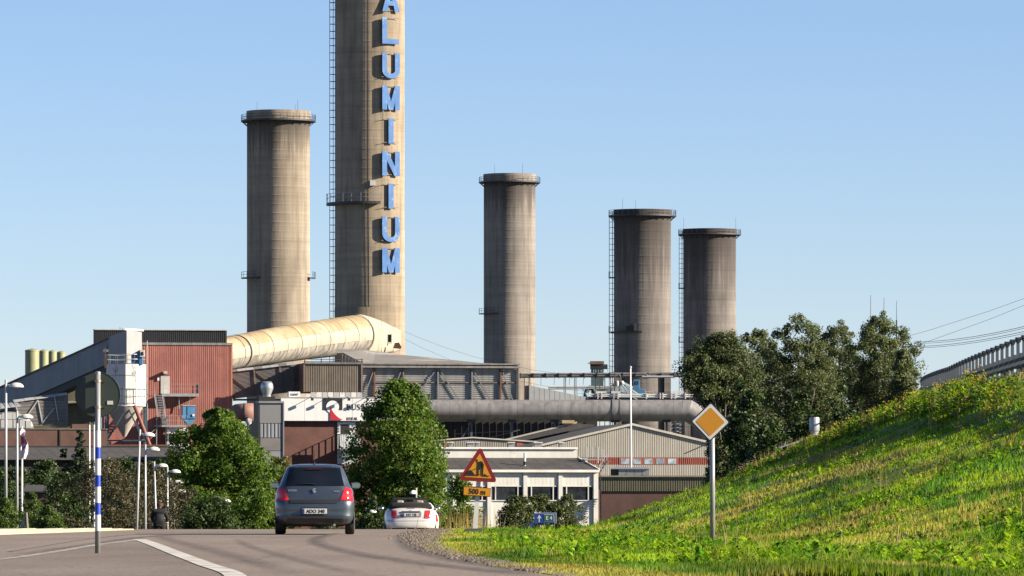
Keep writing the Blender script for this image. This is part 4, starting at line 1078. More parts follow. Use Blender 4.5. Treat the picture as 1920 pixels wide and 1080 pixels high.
for x in (1157, 1166): MB().lathe((PX(x, d), d - .6, 0), [(.42, PZ(724, d)), (.42, PZ(717, d)), (.25, PZ(714, d)), (.02, PZ(713.6, d))], 14).build('vent', LIGHTGREY, t, True)
for x1 in (1180, 1200, 1214): bar((1163, 717), (x1, 745), d - 2.6, .06, DSTEEL, t, 'seam_pipe')
mb = MB(); mb.path([P(1107 + 9 * math.cos(a), 744 - 17 * math.sin(a), d - 4) for a in np.linspace(0, math.pi, 14)], .45, 8); mb.build('curved_duct', TEAL, t, True)
t = fthing('blue_elevator_head', 'bright blue machine head in front of the sooty chimney', 'machine', 1195, 1050)
d = 1050
MB().pprism([(1187, 730), (1187, 714), (1189, 711.5), (1198, 711.5), (1199.5, 714), (1199.5, 728), (1210, 731), (1210, 737), (1198, 737.5)], d, 1.6).build('casing', SKYBLUE, t, bevel=.05); MB().pbox(1191, 1197, 714.5, 721, d - .06, .1).build('opening', GLASS, t)
t = fthing('process_platform', 'white piped platform with handrails along the top of the pipe', 'platform', 1190, 1030)
d = 1030
MB().pbox(1080, 1305, 746, 749, d, 5).build('deck', DSTEEL, t)
for y_ in (739.5, 743): bar((1098, y_), (1300, y_ + 1), d - .3, .13, WHITE, t, 'pipe', n=8)
for x in (1098, 1120, 1127, 1150, 1158, 1211, 1237, 1242, 1258, 1265, 1284): MB().pbox(x, x + 2.4, 736.5, 748, d - .6, .5).build('valve_post', SILOW, t)
for x0, x1 in ((1119, 1137), (1146, 1164), (1262, 1282)): MB().pbox(x0, x1, 733.5, 737, d - .5, .8).build('cable_tray', WHITE, t)
rail(t, [(1210, 748), (1225, 748)], 14, d - .2, WHITE); rail(t, [(1265, 748), (1300, 750)], 13, d - .2, STEEL, 5); rail(t, [(1083, 747), (1100, 747)], 18, d - .2, SKYBLUE)
bar((1092, 728), (1103, 748), d - .6, .1, SKYBLUE, t, 'brace'); bar((1187, 745), (1195, 749), d - .9, .1, WHITE, t, 'brace')

# the big horizontal pipe
d = 930.0
t = fthing('gas_pipe', 'big grey metal pipe running level across the works and bending down', 'pipe', 1000, d)
r = 20.3 / F * d; yc = 770.0
xs_ = [640 + 25.4 * k for k in range(20)] + [1148]
for k in range(len(xs_) - 1):
    rr = r * (1.0 + .004 * (k % 3)); MB().tube(P(xs_[k] + .12, yc, d), P(xs_[k + 1] - .12, yc, d), rr, rr * .998, 40, False).build('pipe_section', PIPEM, t, True)
for x0, x1, f in ((1147.5, 1150.5, 1.07), (1150.5, 1161.5, 1.02), (1161.5, 1163.5, 1.06)):
    MB().tube(P(x0, yc, d), P(x1, yc, d), r * f, None, 40).build('flange', PIPEM if f < 1.05 else SHEET, t, 'auto')
xs_ = [1163 + 16.6 * k for k in range(8)]
for k in range(7): MB().tube(P(xs_[k] + .12, yc, d), P(xs_[k + 1] - .12, yc, d), r * (1 + .004 * (k % 2)), None, 40, False).build('pipe_section', PIPEM, t, True)
ep = [(1279, 770), (1291, 770.5), (1314, 785), (1332, 806), (1335, 830), (1336, 1010)]
def mitre(pts, rr):
    """pipe lengths cut on mitred planes"""
    P3 = [P(x, y_, d) for x, y_ in pts]; rings = []
    for i, p in enumerate(P3):
        t0 = (p - P3[i - 1]).normalized() if i else (P3[1] - p).normalized(); t1 = (P3[i + 1] - p).normalized() if i < len(P3) - 1 else t0
        b = (t0 + t1).normalized(); s = Vector((0, 1, 0)); n_ = b.cross(s); sc = 1 / max(.3, b.dot(t0))
        rings.append([p + s * math.cos(2 * math.pi * k / 32) * rr[i] + n_ * math.sin(2 * math.pi * k / 32) * rr[i] * sc for k in range(32)])
    return rings
rg = mitre(ep, [r, r, r, r * .95, r * .78, r * .72])
for i in range(len(rg) - 1): MB().add(rg[i] + rg[i + 1], [(k, (k + 1) % 32, 32 + (k + 1) % 32, 32 + k) for k in range(32)]).build('elbow_section', PIPEM, t, 'auto')
for x in (760, 884, 960, 1040, 1153, 1250):
    MB().pbox(x - 2, x + 2, 789, 941 + 9.7 / d * F, d - .2, .4).build('support_post', mat('blue_grey_leg', (.1, .15, .19), .6), t)
    MB().pbox(x - 8, x + 8, 788.5, 791.5, d - 1, 2).build('saddle', DSTEEL, t)
bar((882, 795), (866, 822), d, .12, mat('blue_grey_leg', (.1, .15, .19), .6), t, 'brace')

# gabled halls
d = 878.0
t = fthing('rear_hall', 'dark roofed gabled hall behind the beige gable', 'building', 1120, d)
MB().pprism([(985, 900), (985, 830), (1140, 792), (1180, 800), (1180, 900)], d, 1.0).build('wall', CHARCOAL, t)
MB().hexa([P(985, 831.5, d - .4), P(1140, 793.6, d - .4), P(1140, 790.6, d - .4), P(985, 828.5, d - .4)], (0, .6, 0)).build('verge', GABLE, t)
MB().hexa([P(1000, 833, d - 2), P(1170, 796.5, d - 2), P(1140, 793.8, d - .1), P(985, 831.6, d - .1)], (0, 0, -.1)).build('roof', ROOFFELT, t)
MB().pbox(1111, 1134, 788, 794, d - 1, 1).build('ridge_vent', mat('tan_vent', (.40, .30, .17), .7), t)
d = 850.0
t = fthing('gabled_hall', 'wide beige ribbed hall with a shallow gable and red window band', 'building', 1180, d)
zt = lambda X: (PZ(796, d) - abs(X - PX(1185, d)) * .2315)
MB().prism([(PX(1000, d), BASE), (PX(1333, d), BASE), (PX(1333, d), zt(PX(1333, d)) - .05), (PX(1185, d), zt(PX(1185, d)) - .05), (PX(1000, d), zt(PX(1000, d)) - .05)], d + .08, d + 26).build('wall', GABLE, t)
MB().corr(PX(1000, d), PX(1333, d), PZ(857.5, d), 0, d, .27, .035, ztop=zt).build('upper_cladding', GABLE, t)
MB().corr(PX(1000, d), PX(1333, d), BASE, PZ(871, d), d, .27, .035).build('lower_cladding', GABLE, t)
for xa, xb in ((998, 1185), (1185, 1336)):
    za, zb_ = zt(PX(xa, d)), zt(PX(xb, d))
    MB().hexa([(PX(xa, d), d - .35, za - .12), (PX(xb, d), d - .35, zb_ - .12), (PX(xb, d), d - .35, zb_ + .2), (PX(xa, d), d - .35, za + .2)], (0, .5, 0)).build('verge', mat('pale_verge', (.50, .475, .41), .7), t)
    MB().hexa([(PX(xa, d), d + .16, za - .14), (PX(xb, d), d + .16, zb_ - .14), (PX(xb, d), d + .16, zb_ + .16), (PX(xa, d), d + .16, za + .16)], (0, 26, 0)).build('roof', ROOFFELT, t)
MB().corr(PX(1105, d), PX(1160, d), PZ(871, d), PZ(858, d), d - .02, .3, .06).build('red_panel', RED, t); MB().corr(PX(1271, d), PX(1330, d), PZ(871, d), PZ(858, d), d - .02, .3, .06).build('red_panel', RED, t)
PANE = glass_mat('pale_reflecting_glass', (.20, .25, .29), .15)
for k in range(5):
    x0 = 1163.5 + 22.1 * k; w = MB().pbox(x0 - 2.8, x0 + 19, 857.8, 871, d - .04, .12).build('window', RED, t); MB().pbox(x0 + .6, x0 + 16, 860, 870, d - .07, .05).build('pane', PANE, w)
MB().pbox(1330, 1333.6, 830, 941 + 9.7 / d * F, d - .06, .3).build('corner_trim', mat('pale_verge', (.50, .475, .41), .7), t)
bar((1329, 829.5), (1329, 831), d - 1.5, .09, DSTEEL, t, 'wall_lamp', d1=d)
d = 868.0
t = fthing('low_gabled_hall', 'low beige hall with a very flat gable behind the white building', 'building', 940, d)
lg = [(820, 829), (925, 821), (1050, 829)]
zt2 = lambda X: np.interp(X, [PX(p[0], d) for p in lg], [PZ(p[1], d) for p in lg])
MB().corr(PX(820, d), PX(1050, d), BASE, 0, d, .27, .07, ztop=zt2).build('cladding', GABLE, t)
for a_, b_ in ((lg[0], lg[1]), (lg[1], lg[2])): MB().hexa([P(a_[0], a_[1] + 1, d - .3), P(b_[0], b_[1] + 1, d - .3), P(b_[0], b_[1] - 1.3, d - .3), P(a_[0], a_[1] - 1.3, d - .3)], (0, 10, 0)).build('roof', mat('pale_verge', (.5, .475, .41), .7), t)
for x0, x1 in ((873, 887), (1007, 1018)): MB().pbox(x0, x1, 826.5, 840, d - .1, .08).build('red_panel', RED, t)

# white office building
d = 800.0
t = fthing('white_building', 'white flat-fronted works building with wide dark windows', 'building', 985, d)
MB().pbox(800, 1098, 841.5, 941 + 9.7 / (d + 7) * F, d + 7, 12).build('upper_wall', WALLW, t)
MB().pbox(798, 1098.8, 838.3, 842, d + 6.7, 12.5).build('parapet', mat('pale_coping', (.70, .69, .64), .7), t)
q = [P(800, 880.5, d - .5), P(1122, 880.5, d - .5), P(1099, 858.5, d + 6.9), P(800, 858.5, d + 6.9)]
for k in range(14):
    f0, f1 = k / 14 + .0008, (k + 1) / 14 - .0008
    MB().hexa([q[0].lerp(q[1], f0), q[0].lerp(q[1], f1), q[3].lerp(q[2], f1), q[3].lerp(q[2], f0)], (0, 0, -.1)).build('roof_sheet', ROOFFELT, t)
MB().pbox(800, 1122.8, 880.6, 885.5, d - .55, .9).build('fascia', mat('pale_coping', (.7, .69, .64), .7), t)
bar((1099.5, 858), (1123, 880.5), d + 6.6, .14, mat('pale_coping', (.7, .69, .64), .7), t, 'verge', d1=d - .55)
MB().pbox(800, 1120, 885, 941 + 9.7 / d * F, d + .22, 8).build('wall', WALLW, t)
pil = [853, 917.5, 985, 1051, 1117]
for x in [790, 821] + pil: MB().pbox(x - 3.7, x + 3.7 if x < 1110 else x + 5, 885.6, 941 + 9.7 / d * F, d - .12, .5).build('pilaster', WALLW, t)
FRAME = mat('window_frame_paint', (.58, .575, .53), .7)
for a_, b_ in zip(pil[:-1], pil[1:]):
    x0, x1 = a_ + 4.2, b_ - 4.2
    MB().corr(PX(x0, d), PX(x1, d), PZ(911, d), PZ(887.5, d), d + .12, .5, .005).build('panel', WALLW, t)
    MB().pbox(x0, x1, 939, 941 + 9.7 / d * F, d + .14, .1).build('lower_panel', WALLW, t)
    cuts = [x0, x0 + (x1 - x0) * .13, x0 + (x1 - x0) * .84, x1]
    w = MB().pbox(x0, x1, 937.6, 939.4, d - .02, .3).build('window', FRAME, t)
    for j in range(3):
        MB().pbox(cuts[j] + .4, cuts[j + 1] - .4, 912.6, 937.4, d + .18, .03).build('pane', GLASS, w)
        MB().pbox(cuts[j + 1] - 1.0, cuts[j + 1] + 1.0, 911.2, 938, d + .05, .15).build('window_bar', FRAME, w)
    MB().pbox(x0, x1, 910.8, 912.6, d + .03, .2).build('lintel', FRAME, w)
MB().pbox(1122.2, 1127.2, 884, 941 + 9.7 / d * F, d + .3, 4).build('brick_pier', BRICK, t)
st = MB().lathe((PX(988.5, d + 2), d + 2, 0), [(.17, PZ(874, d)), (.17, PZ(849, d))], 10).build('flue', WHITE, t); MB().lathe((PX(988.5, d + 2), d + 2, 0), [(.2, PZ(872, d)), (.2, PZ(865, d)), ], 10).build('flue_collar', BLACK, st)
labs = ['square roof vent beside the big tree on the flat roof', 'roof vent with pale hood left of the warning sign', 'broad roof vent above the warning sign', 'narrow dark roof vent beside the broad one', 'roof vent near the middle of the beige gable', 'roof vent in front of the right red panel', 'last pale roof vent before the steel stair']
for k, (x0, x1) in enumerate(((842, 849), (859.5, 869), (896, 908), (911.5, 918), (973, 984), (1022, 1036), (1069, 1076))):
    vt = fthing('roof_vent', labs[k], 'roof vent', (x0 + x1) / 2, d + 9, 'vents on the white building roof', z=PZ(838, d + 9))
    MB().pbox(x0, x1, 831, 838.4, d + 8.6, .8).build('body', mat('grey_vent', (.22, .23, .24), .6), vt); MB().pbox(x0 - 1.2, x1 + 1.2, 828.6, 830.8, d + 8.4, 1.2).build('hood', LIGHTGREY, vt)
# steel stair tower
t = fthing('steel_stair', 'grey steel zigzag stair at the corner of the white building', 'stair', 1132, d - 2)
dd = d - 2
MB().pbox(1104, 1143, 860.5, 862.5, dd + 6, 2).build('landing', STEEL, t); rail(t, [(1106, 861), (1126, 861), (1142, 866)], 23, dd + 6, STEEL, 4)
for f, (x0, y0, x1, y1, dz) in enumerate(((1143, 864, 1127, 890, 4), (1128, 892, 1146, 920, 2), (1144, 922, 1129, 955, 0))):
    for k in range(8):
        u = k / 7; xx = x0 + (x1 - x0) * u; yy = y0 + (y1 - y0) * u; MB().pbox(xx - 6, xx + 6, yy, yy + .9, dd + dz, 1.0).build('tread', STEEL, t)
    bar((x0, y0), (x1, y1), dd + dz - .1, .09, DSTEEL, t, 'stringer'); bar((x0, y0 - 13), (x1, y1 - 13), dd + dz - .1, .05, LIGHTGREY, t, 'stair_rail')
for x in (1126.8, 1127.9, 1144): MB().pbox(x, x + .9, 838 if x < 1140 else 850, 941 + 9.7 / dd * F, dd + 4.5, .12).build('post', LIGHTGREY, t)
# olive shed in front
d = 742.0
t = fthing('olive_shed', 'long olive ribbed shed on a brick base behind the grass bank', 'building', 1260, d)
MB().pbox(1127.5, 1420, 921, 941 + 9.7 / d * F, d + .2, 14).build('brick_base', BRICK2, t)
MB().pbox(1127.5, 1420, 894, 921, d + .08, 13).build('wall', OLIVE, t); MB().corr(PX(1127.5, d), PX(1420, d), PZ(921, d), PZ(894.5, d), d, .30, .09).build('cladding', OLIVE, t)
MB().pbox(1126.5, 1422, 891.6, 894.4, d - .25, 14.5).build('roof_edge', mat('olive_trim', (.30, .28, .19), .7), t)
for k, x in enumerate((1172, 1204, 1330, 1354)): MB().pbox(x, x + 1.2, 888.5, 891.5, d, .15).build('roof_stub', DSTEEL, t)
t = fthing('roof_unit', 'row of grey-blue sheet boxes on the olive shed roof', 'roof unit', 1182, d + 3, z=PZ(892, d + 3))
for k in range(4): MB().pbox(1160 + k * 14.6, 1174 + k * 14.6, 878.5, 891.4, d + 3 + .01 * k, 2.2).build('panel', mat('grey_blue_box', (.26, .29, .32), .6, .1, .1, 1.0), t)
MB().pbox(1145, 1160, 879.5, 891.4, d + 3.4, 1.8).build('recess', CHARCOAL, t); MB().hexa([P(1144, 879, d + 2.8), P(1219, 879, d + 2.8), P(1210, 876, d + 5), P(1152, 876, d + 5)], (0, 0, -.05)).build('lid', BLUEGREY, t)
t = fthing('flagpole', 'bare tall white flagpole in front of the beige gable', 'flagpole', 1184, d + 10)
MB().tube((PX(1184.5, d + 10), d + 10, BASE), P(1182.2, 690, d + 10), .17, .10, 10).build('pole', mat('flagpole_white', (.78, .77, .74), .5), t, True); MB().lathe(P(1182.2, 690, d + 10), [(.02, .3), (.17, .15), (.14, -.05), (.02, -.1)], 10).build('finial', LIGHTGREY, t, True)

# brick office with the company sign
d = 900.0
t = fthing('brick_office', 'dark red brick office behind the two trees', 'building', 600, d)
MB().pbox(517, 800, 748, 941 + 9.7 / d * F, d, 14).build('wall', BRICK, t); MB().pbox(516, 801, 745.5, 748.4, d - .2, 14.4).build('coping', SHEET_W, t)
dr = MB().pbox(632, 666.5, 791.5, 870, d - .18, .3).build('entrance_surround', mat('pale_blue_white', (.60, .63, .64), .6), t)
MB().pbox(638.5, 653, 795.5, 815, d - .22, .05).build('door', BLACK, dr); MB().pbox(655, 658, 795, 815, d - .26, .08).build('door_leaf_edge', WHITE, dr)
for x in (633.5, 659.5):
    for y_ in (797, 802, 807): MB().pbox(x, x + 2.4, y_, y_ + 3, d - .3, .1).build('entrance_lamp', SHEET, dr)
ba = MB().pbox(632, 668, 841, 843.5, d - 3.0, 2.8).build('balcony', STEEL, t)
for k in range(9): MB().pbox(632.5 + k * 4.3, 635.2 + k * 4.3, 815.5, 841, d - 3.0, .06).build('baluster', mat('pale_steel_slat', (.52, .55, .57), .5, .2), ba)
for yy in np.linspace(0, 1, 7): MB().box(PX(632, d), PX(632.6, d), d - 3 + yy * 2.6, d - 2.9 + yy * 2.6, PZ(843, d), PZ(815, d)).build('baluster', STEEL, ba)
MB().pbox(631.5, 668.5, 813.8, 815.4, d - 3.05, .1).build('top_rail', STEEL, ba); MB().box(PX(631.7, d), PX(632.5, d), d - 3, d - .2, PZ(815.4, d), PZ(814, d)).build('top_rail', STEEL, ba)
for k in range(11): MB().box(PX(634 + k * .6, d), PX(664, d), d - 3.3 - k * .3, d - 3.05 - k * .3, PZ(846 + k * 2.6, d), PZ(845 + k * 2.6, d)).build('tread', STEEL, ba)
bar((631.8, 814), (633, 845), d - 3, .05, STEEL, ba, 'stair_rail', d1=d - 6.4); bar((633, 843), (634, 874), d - 3, .1, STEEL, ba, 'stringer', d1=d - 6.4)
MB().pbox(648, 668, 844, 856, d - 2.4, 2).build('canopy', WHITE, t)
# sign board
t = fthing('company_sign', 'long white sign board with a black, red and white logo on the brick office', 'sign', 620, d - .8, z=PZ(790, d))
ds = d - .9
SIGN = mat('sign_white', (.74, .745, .74), .5, 0, .03, .5, streak=.06)
for k in range(10):
    x0 = 525.5 + 22.2 * k; MB().pbox(x0, x0 + 22.0, 745.5, 789, ds + .015 * (k % 2), .12).build('panel', SIGN, t)
MB().pbox(525, 748, 744.4, 745.6, ds - .1, .3).build('top_trim', LIGHTGREY, t)
BK = mat('sign_black', (.018, .02, .028), .5)
logo = MB(); cxl, cyl_, rl_ = 621.5, 763.0, 12.0
logo.pprism([(603.5, 746.8), (640, 746.8), (640, 768.6), (603.5, 768.6)], ds - .05, .04); logo.build('logo_square', BK, t)
MB().pprism([(cxl + rl_ * math.cos(a), cyl_ + rl_ * math.sin(a)) for a in np.linspace(0, 2 * math.pi, 33)[:-1]], ds - .09, .035).build('logo_disc', mat('logo_white', (.78, .78, .77), .5), t)
fin = [(617, 761.5), (617, 787.3), (641.5, 787.3)]; fin += [((1 - u) ** 2 * 641.5 + 2 * u * (1 - u) * 625 + u * u * 617, (1 - u) ** 2 * 787.3 + 2 * u * (1 - u) * 782 + u * u * 761.5) for u in np.linspace(.08, .92, 10)]
MB().pprism(fin, ds - .13, .035).build('logo_fin', mat('sign_red', (.55, .012, .03), .5), t)
# serif capitals drawn as strokes: thick stems, hair lines, slab feet
def serif(ch):
    H, th, hn = 1.0, .17, .055
    S = lambda a, b, w: [(p.x, p.y) for p in stroke(a, b, w)]
    foot = lambda x, y_: [(x - .17, y_ - .02), (x + .17, y_ - .02), (x + .17, y_ + .035), (x - .17, y_ + .035)]
    if ch == 'R':
        o, i = arc_poly(.30, .75, .25, .12, -math.pi / 2, math.pi / 2, 8); m = len(o)
        return [S((.13, 0), (.13, 1), th), foot(.13, 0), foot(.13, .985), S((.13, .975), (.32, .975), hn), S((.13, .525), (.32, .525), hn)] + [[o[k], o[k + 1], i[m - 2 - k], i[m - 1 - k]] for k in range(m - 1)] + [S((.36, .52), (.66, .01), th)]
    if ch == 'U':
        o, i = arc_poly(.40, .32, .33, .22, math.pi, 2 * math.pi, 10); m = len(o)
        return [S((.13, .3), (.13, 1), th), S((.70, .3), (.70, 1), hn), foot(.13, .985), foot(.7, .985)] + [[o[k], o[k + 1], i[m - 2 - k], i[m - 1 - k]] for k in range(m - 1)]
    if ch == 'S':
        pts = [(.55, .83), (.42, .96), (.25, .97), (.13, .85), (.14, .68), (.32, .54), (.50, .40), (.55, .22), (.43, .05), (.24, .03), (.09, .18)]
        return [S(pts[k], pts[k + 1], .07 + .10 * (1 - abs(k - 4.5) / 4.5)) for k in range(len(pts) - 1)]
    if ch == 'A': return [S((.10, 0), (.42, 1), hn), S((.42, 1), (.74, 0), th), S((.2, .33), (.62, .33), hn), foot(.1, 0), foot(.74, 0)]
    if ch == 'L': return [S((.13, 0), (.13, 1), th), foot(.13, .985), S((.05, .02), (.58, .02), hn), S((.57, 0), (.60, .25), hn)]
    if ch == 'K': return [S((.13, 0), (.13, 1), th), foot(.13, 0), foot(.13, .985), S((.15, .42), (.6, .99), hn), S((.3, .6), (.66, .01), th)]
    if ch == 'B':
        out = serif('R')[:-1]; o, i = arc_poly(.32, .27, .29, .15, -math.pi / 2, math.pi / 2, 8); m = len(o)
        return out + [[o[k], o[k + 1], i[m - 2 - k], i[m - 1 - k]] for k in range(m - 1)] + [S((.13, .02), (.34, .02), hn)]
def serif_word(word, x, base, h, adv):
    for ch in word:
        mb = MB()
        for k, poly in enumerate(serif(ch)): mb.pprism([(x + a * h, base - b * h) for a, b in poly], ds - .05 - .004 * k, .03)
        mb.build('letter', BK, t); x += adv.get(ch, .8) * h
serif_word('RUSAL', 648.5, 768.4, 10.6, {'R': .86, 'U': .88, 'S': .74, 'A': .9, 'L': .8}); serif_word('KUBAL', 648.5, 787.2, 5.0, {'K': .86, 'U': .9, 'B': .78, 'A': .9, 'L': .8})
for k, x in enumerate((581, 614.5, 649.5, 684.5, 719.5)):
    tl = fthing('sign_lamp', ['first small black lamp from the left on an arm above the white sign', 'small black lamp above the logo square', 'small black lamp above the first serif letter', 'small black lamp beside the tree top on the white sign', 'small black lamp hidden among leaves at the sign end'][k], 'lamp', x, ds - 1.0, 'lamps over the company sign', z=PZ(745, d))
    bar((x, 744), (x, 747), ds + .1, .05, DSTEEL, tl, 'arm', d1=ds - 1.25); MB().pprism([(x - 2, 746), (x + 2, 746), (x + 2.4, 751), (x - 2.4, 751)], ds - 1.45, .4).build('lamp_head', BLACK, tl)
# grey clad stair tower left of the brick office
d = 893.0
t = fthing('clad_tower', 'narrow blue-grey clad tower left of the company sign', 'building', 495, d)
MB().pbox(474, 517, 754, 941 + 9.7 / d * F, d + .1, 3).build('core', CHARCOAL, t)
MB().pbox(472.5, 516, 756, 793.5, d - .05, .14).build('panel', mat('mid_grey_panel', (.22, .225, .235), .6, 0, .06, .6), t); MB().corr(PX(474.5, d), PX(515.5, d), PZ(820.5, d), PZ(794.5, d), d - .02, .5, .07).build('panel', BLUEGREY, t)
MB().pbox(474.5, 515.5, 821.5, 845, d - .03, .12).build('panel', mat('taupe_panel', (.20, .185, .18), .7), t); MB().pbox(474.5, 515.5, 846, 880, d - .03, .12).build('panel', BLUEGREY, t)
MB().pbox(471, 518, 752.4, 756, d - .3, 3.6).build('roof_edge', BLUEGREY, t); MB().pbox(470.5, 473.6, 756, 870, d - .12, .3).build('corner_trim', CHARCOAL, t)
MB().pbox(516.4, 518.5, 756, 880, d - .2, .2).build('corner_trim', BLUEGREY, t)
t = fthing('roof_ventilator', 'shiny galvanised ventilator cowl on the clad tower', 'ventilator', 499, d + 2, z=PZ(752, d + 2))
MB().pbox(473, 503, 744, 752.4, d + .5, 3).build('base', BLACK, t)
MB().lathe((PX(491, d + 2), d + 2, 0), [(.62, PZ(744, d)), (.62, PZ(739, d)), (1.0, PZ(728, d)), (.92, PZ(720, d)), (.66, PZ(715, d)), (.6, PZ(715.6, d))], 24).build('cowl', mat('bright_zinc', (.50, .53, .55), .35, .6, .08, 1.0), t, True)
t = fthing('cooling_unit', 'small white cooling unit with blue lettering above the sign', 'cooling unit', 557, 903, z=PZ(746, 903))
MB().pbox(547.5, 569, 734.5, 746, 903, 1.2).build('casing', mat('unit_white', (.68, .69, .66), .5), t, bevel=.04)
text_mesh('lettering', 'CLINT', .42, mat('unit_blue', (.02, .05, .20), .5), t, P(558.5, 741.5, 902.95) , bold=.012)
t = fthing('pink_duct', 'dull pink round duct between red building and clad tower', 'duct', 455, 935, z=PZ(790, 935))
mb = MB(); mb.path([P(475, 773, 935), P(456, 773, 935), P(446, 774, 936), P(439, 779, 938), P(436, 792, 940)], [17 / F * 935] * 3 + [15 / F * 935] * 2, 24); mb.build('duct', mat('dull_pink_paint', (.30, .15, .12), .7, 0, .12, .5), t, True)
MB().tube(P(459, 773, 935), P(460.5, 773, 935), 17.8 / F * 935, None, 24).build('joint_ring', SHEET_W, t); MB().lathe(P(466, 797, 934), [(.1, 0), (.5, .3), (.5, 1.0), (.1, 1.2)], 12).build('pale_cap', SILOW, t, True)

# far block of flats seen under the pipe
d = 1750.0
t = fthing('apartment_block', 'distant pale block of flats with balconies under the grey pipe', 'building', 1255, d)
MB().pbox(1200, 1312, 786, 941 + 9.7 / d * F, d, 12).build('wall', mat('flat_white', (.55, .54, .50), .8), t)
for r_ in range(5):
    for k in range(13):
        x0 = 1203 + k * 8.3; MB().pbox(x0, x0 + 4.4, 789.5 + r_ * 7, 793.5 + r_ * 7, d - .3, .35).build('window', GLASS, t)
        if k % 2 == 0: MB().pbox(x0 - 1, x0 + 5.5, 793.8 + r_ * 7, 795.6 + r_ * 7, d - 1.6, 1.6).build('balcony', BROWN if k % 4 else LIGHTGREY, t)
# small red house and its steel flue on the bank
d = 330.0
t = fthing('red_cottage', 'red boarded gable peeking over the grass bank', 'building', 1500, d, z=-4)
MB().pprism([(1466, 1000), (1466, 838), (1526, 819), (1560, 830), (1560, 1000)], d, 4).build('wall', mat('falu_red_boards', (.17, .03, .025), .85, 0, .15, 1.0), t)
for a_, b_ in (((1462, 840.5), (1527, 819.5)), ((1527, 819.5), (1562, 831.5))): MB().hexa([P(*a_, d - .3), P(*b_, d - .3), P(b_[0], b_[1] - 2.2, d - .3), P(a_[0], a_[1] - 2.2, d - .3)], (0, 4.6, 0)).build('roof', mat('pale_blue_roof', (.40, .43, .46), .6), t)
t = fthing('steel_flue', 'pale blue-grey steel flue behind the flowering bank', 'flue', 1527, d + 3, z=PZ(825, d + 3))
MB().lathe((PX(1527, d + 3), d + 3, 0), [(.2, PZ(826, d)), (.2, PZ(813, d)), (.30, PZ(806, d)), (.30, PZ(783, d)), (.27, PZ(781, d)), (.2, PZ(781.4, d))], 20).build('pipe', mat('flue_zinc', (.42, .47, .50), .45, .3, .06, 2.0), t, 'auto'); MB().lathe((PX(1527, d + 3), d + 3, PZ(807, d)), [(.31, 0), (.325, .02), (.31, .05)], 20).build('seam', SHEET, t)

# the works stand turned a little towards the sun: rotate each cluster of buildings about its own middle
def turn(x, d, names, a=rad(10)):
    pv = Vector((PX(x, d), d, 0)); k = 1 / math.cos(a)
    for o in list(COL.objects):
        if o.parent is None and o.name.split('.')[0] in names and o.location.y > 300:
            r = o.location - pv; r.x *= k
            o.location = pv + Vector((r.x * math.cos(a) - r.y * math.sin(a), r.x * math.sin(a) + r.y * math.cos(a), r.z)); o.rotation_euler.z = a; o.scale.x = k
turn(560, 1000, ('red_building', 'access_stair', 'dust_filter', 'switch_house', 'braced_gallery', 'sloping_gallery', 'brown_box_house', 'shed_roof_building', 'tapered_housing'))
turn(600, 900, ('brick_office', 'company_sign', 'sign_lamp', 'clad_tower', 'roof_ventilator', 'cooling_unit'))
turn(1185, 850, ('gabled_hall', 'rear_hall', 'low_gabled_hall'))
turn(985, 800, ('white_building', 'roof_vent', 'steel_stair'))
turn(100, 930, ('brick_annex', 'truss_gallery', 'vaulted_shed'))

# ------------------------------------------------------------------ trees and shrubs
BARK = mat('bark', (.11, .09, .07), .95, 0, .3, 3.0)
BARK_P = mat('pale_bark', (.26, .235, .20), .9, 0, .3, 3.0)
L_LIME = leaf_mat('lime_tree_leaf', [(.045, .10, .012), (.08, .16, .018), (.125, .21, .026), (.19, .23, .04)], .45)
L_DARK = leaf_mat('dark_tree_leaf', [(.022, .045, .011), (.04, .075, .016), (.07, .11, .028)], .3)
L_POP = leaf_mat('poplar_leaf', [(.048, .075, .024), (.085, .12, .04), (.14, .17, .07), (.19, .20, .10)], .3, .65)
L_WIL = leaf_mat('willow_leaf', [(.045, .045, .022), (.075, .070, .035), (.12, .105, .055)], .25)
L_NET = leaf_mat('nettle_leaf', [(.05, .10, .02), (.09, .16, .03), (.15, .20, .05)], .4)
L_BUSH = leaf_mat('bush_leaf', [(.03, .055, .014), (.055, .09, .02), (.09, .12, .03), (.14, .13, .05)], .3)
L_CON = leaf_mat('conifer_leaf', [(.015, .03, .012), (.03, .05, .02), (.05, .07, .03)], .15)
L_YEL = leaf_mat('yellowing_leaf', [(.08, .11, .02), (.14, .13, .03), (.2, .15, .04)], .35)

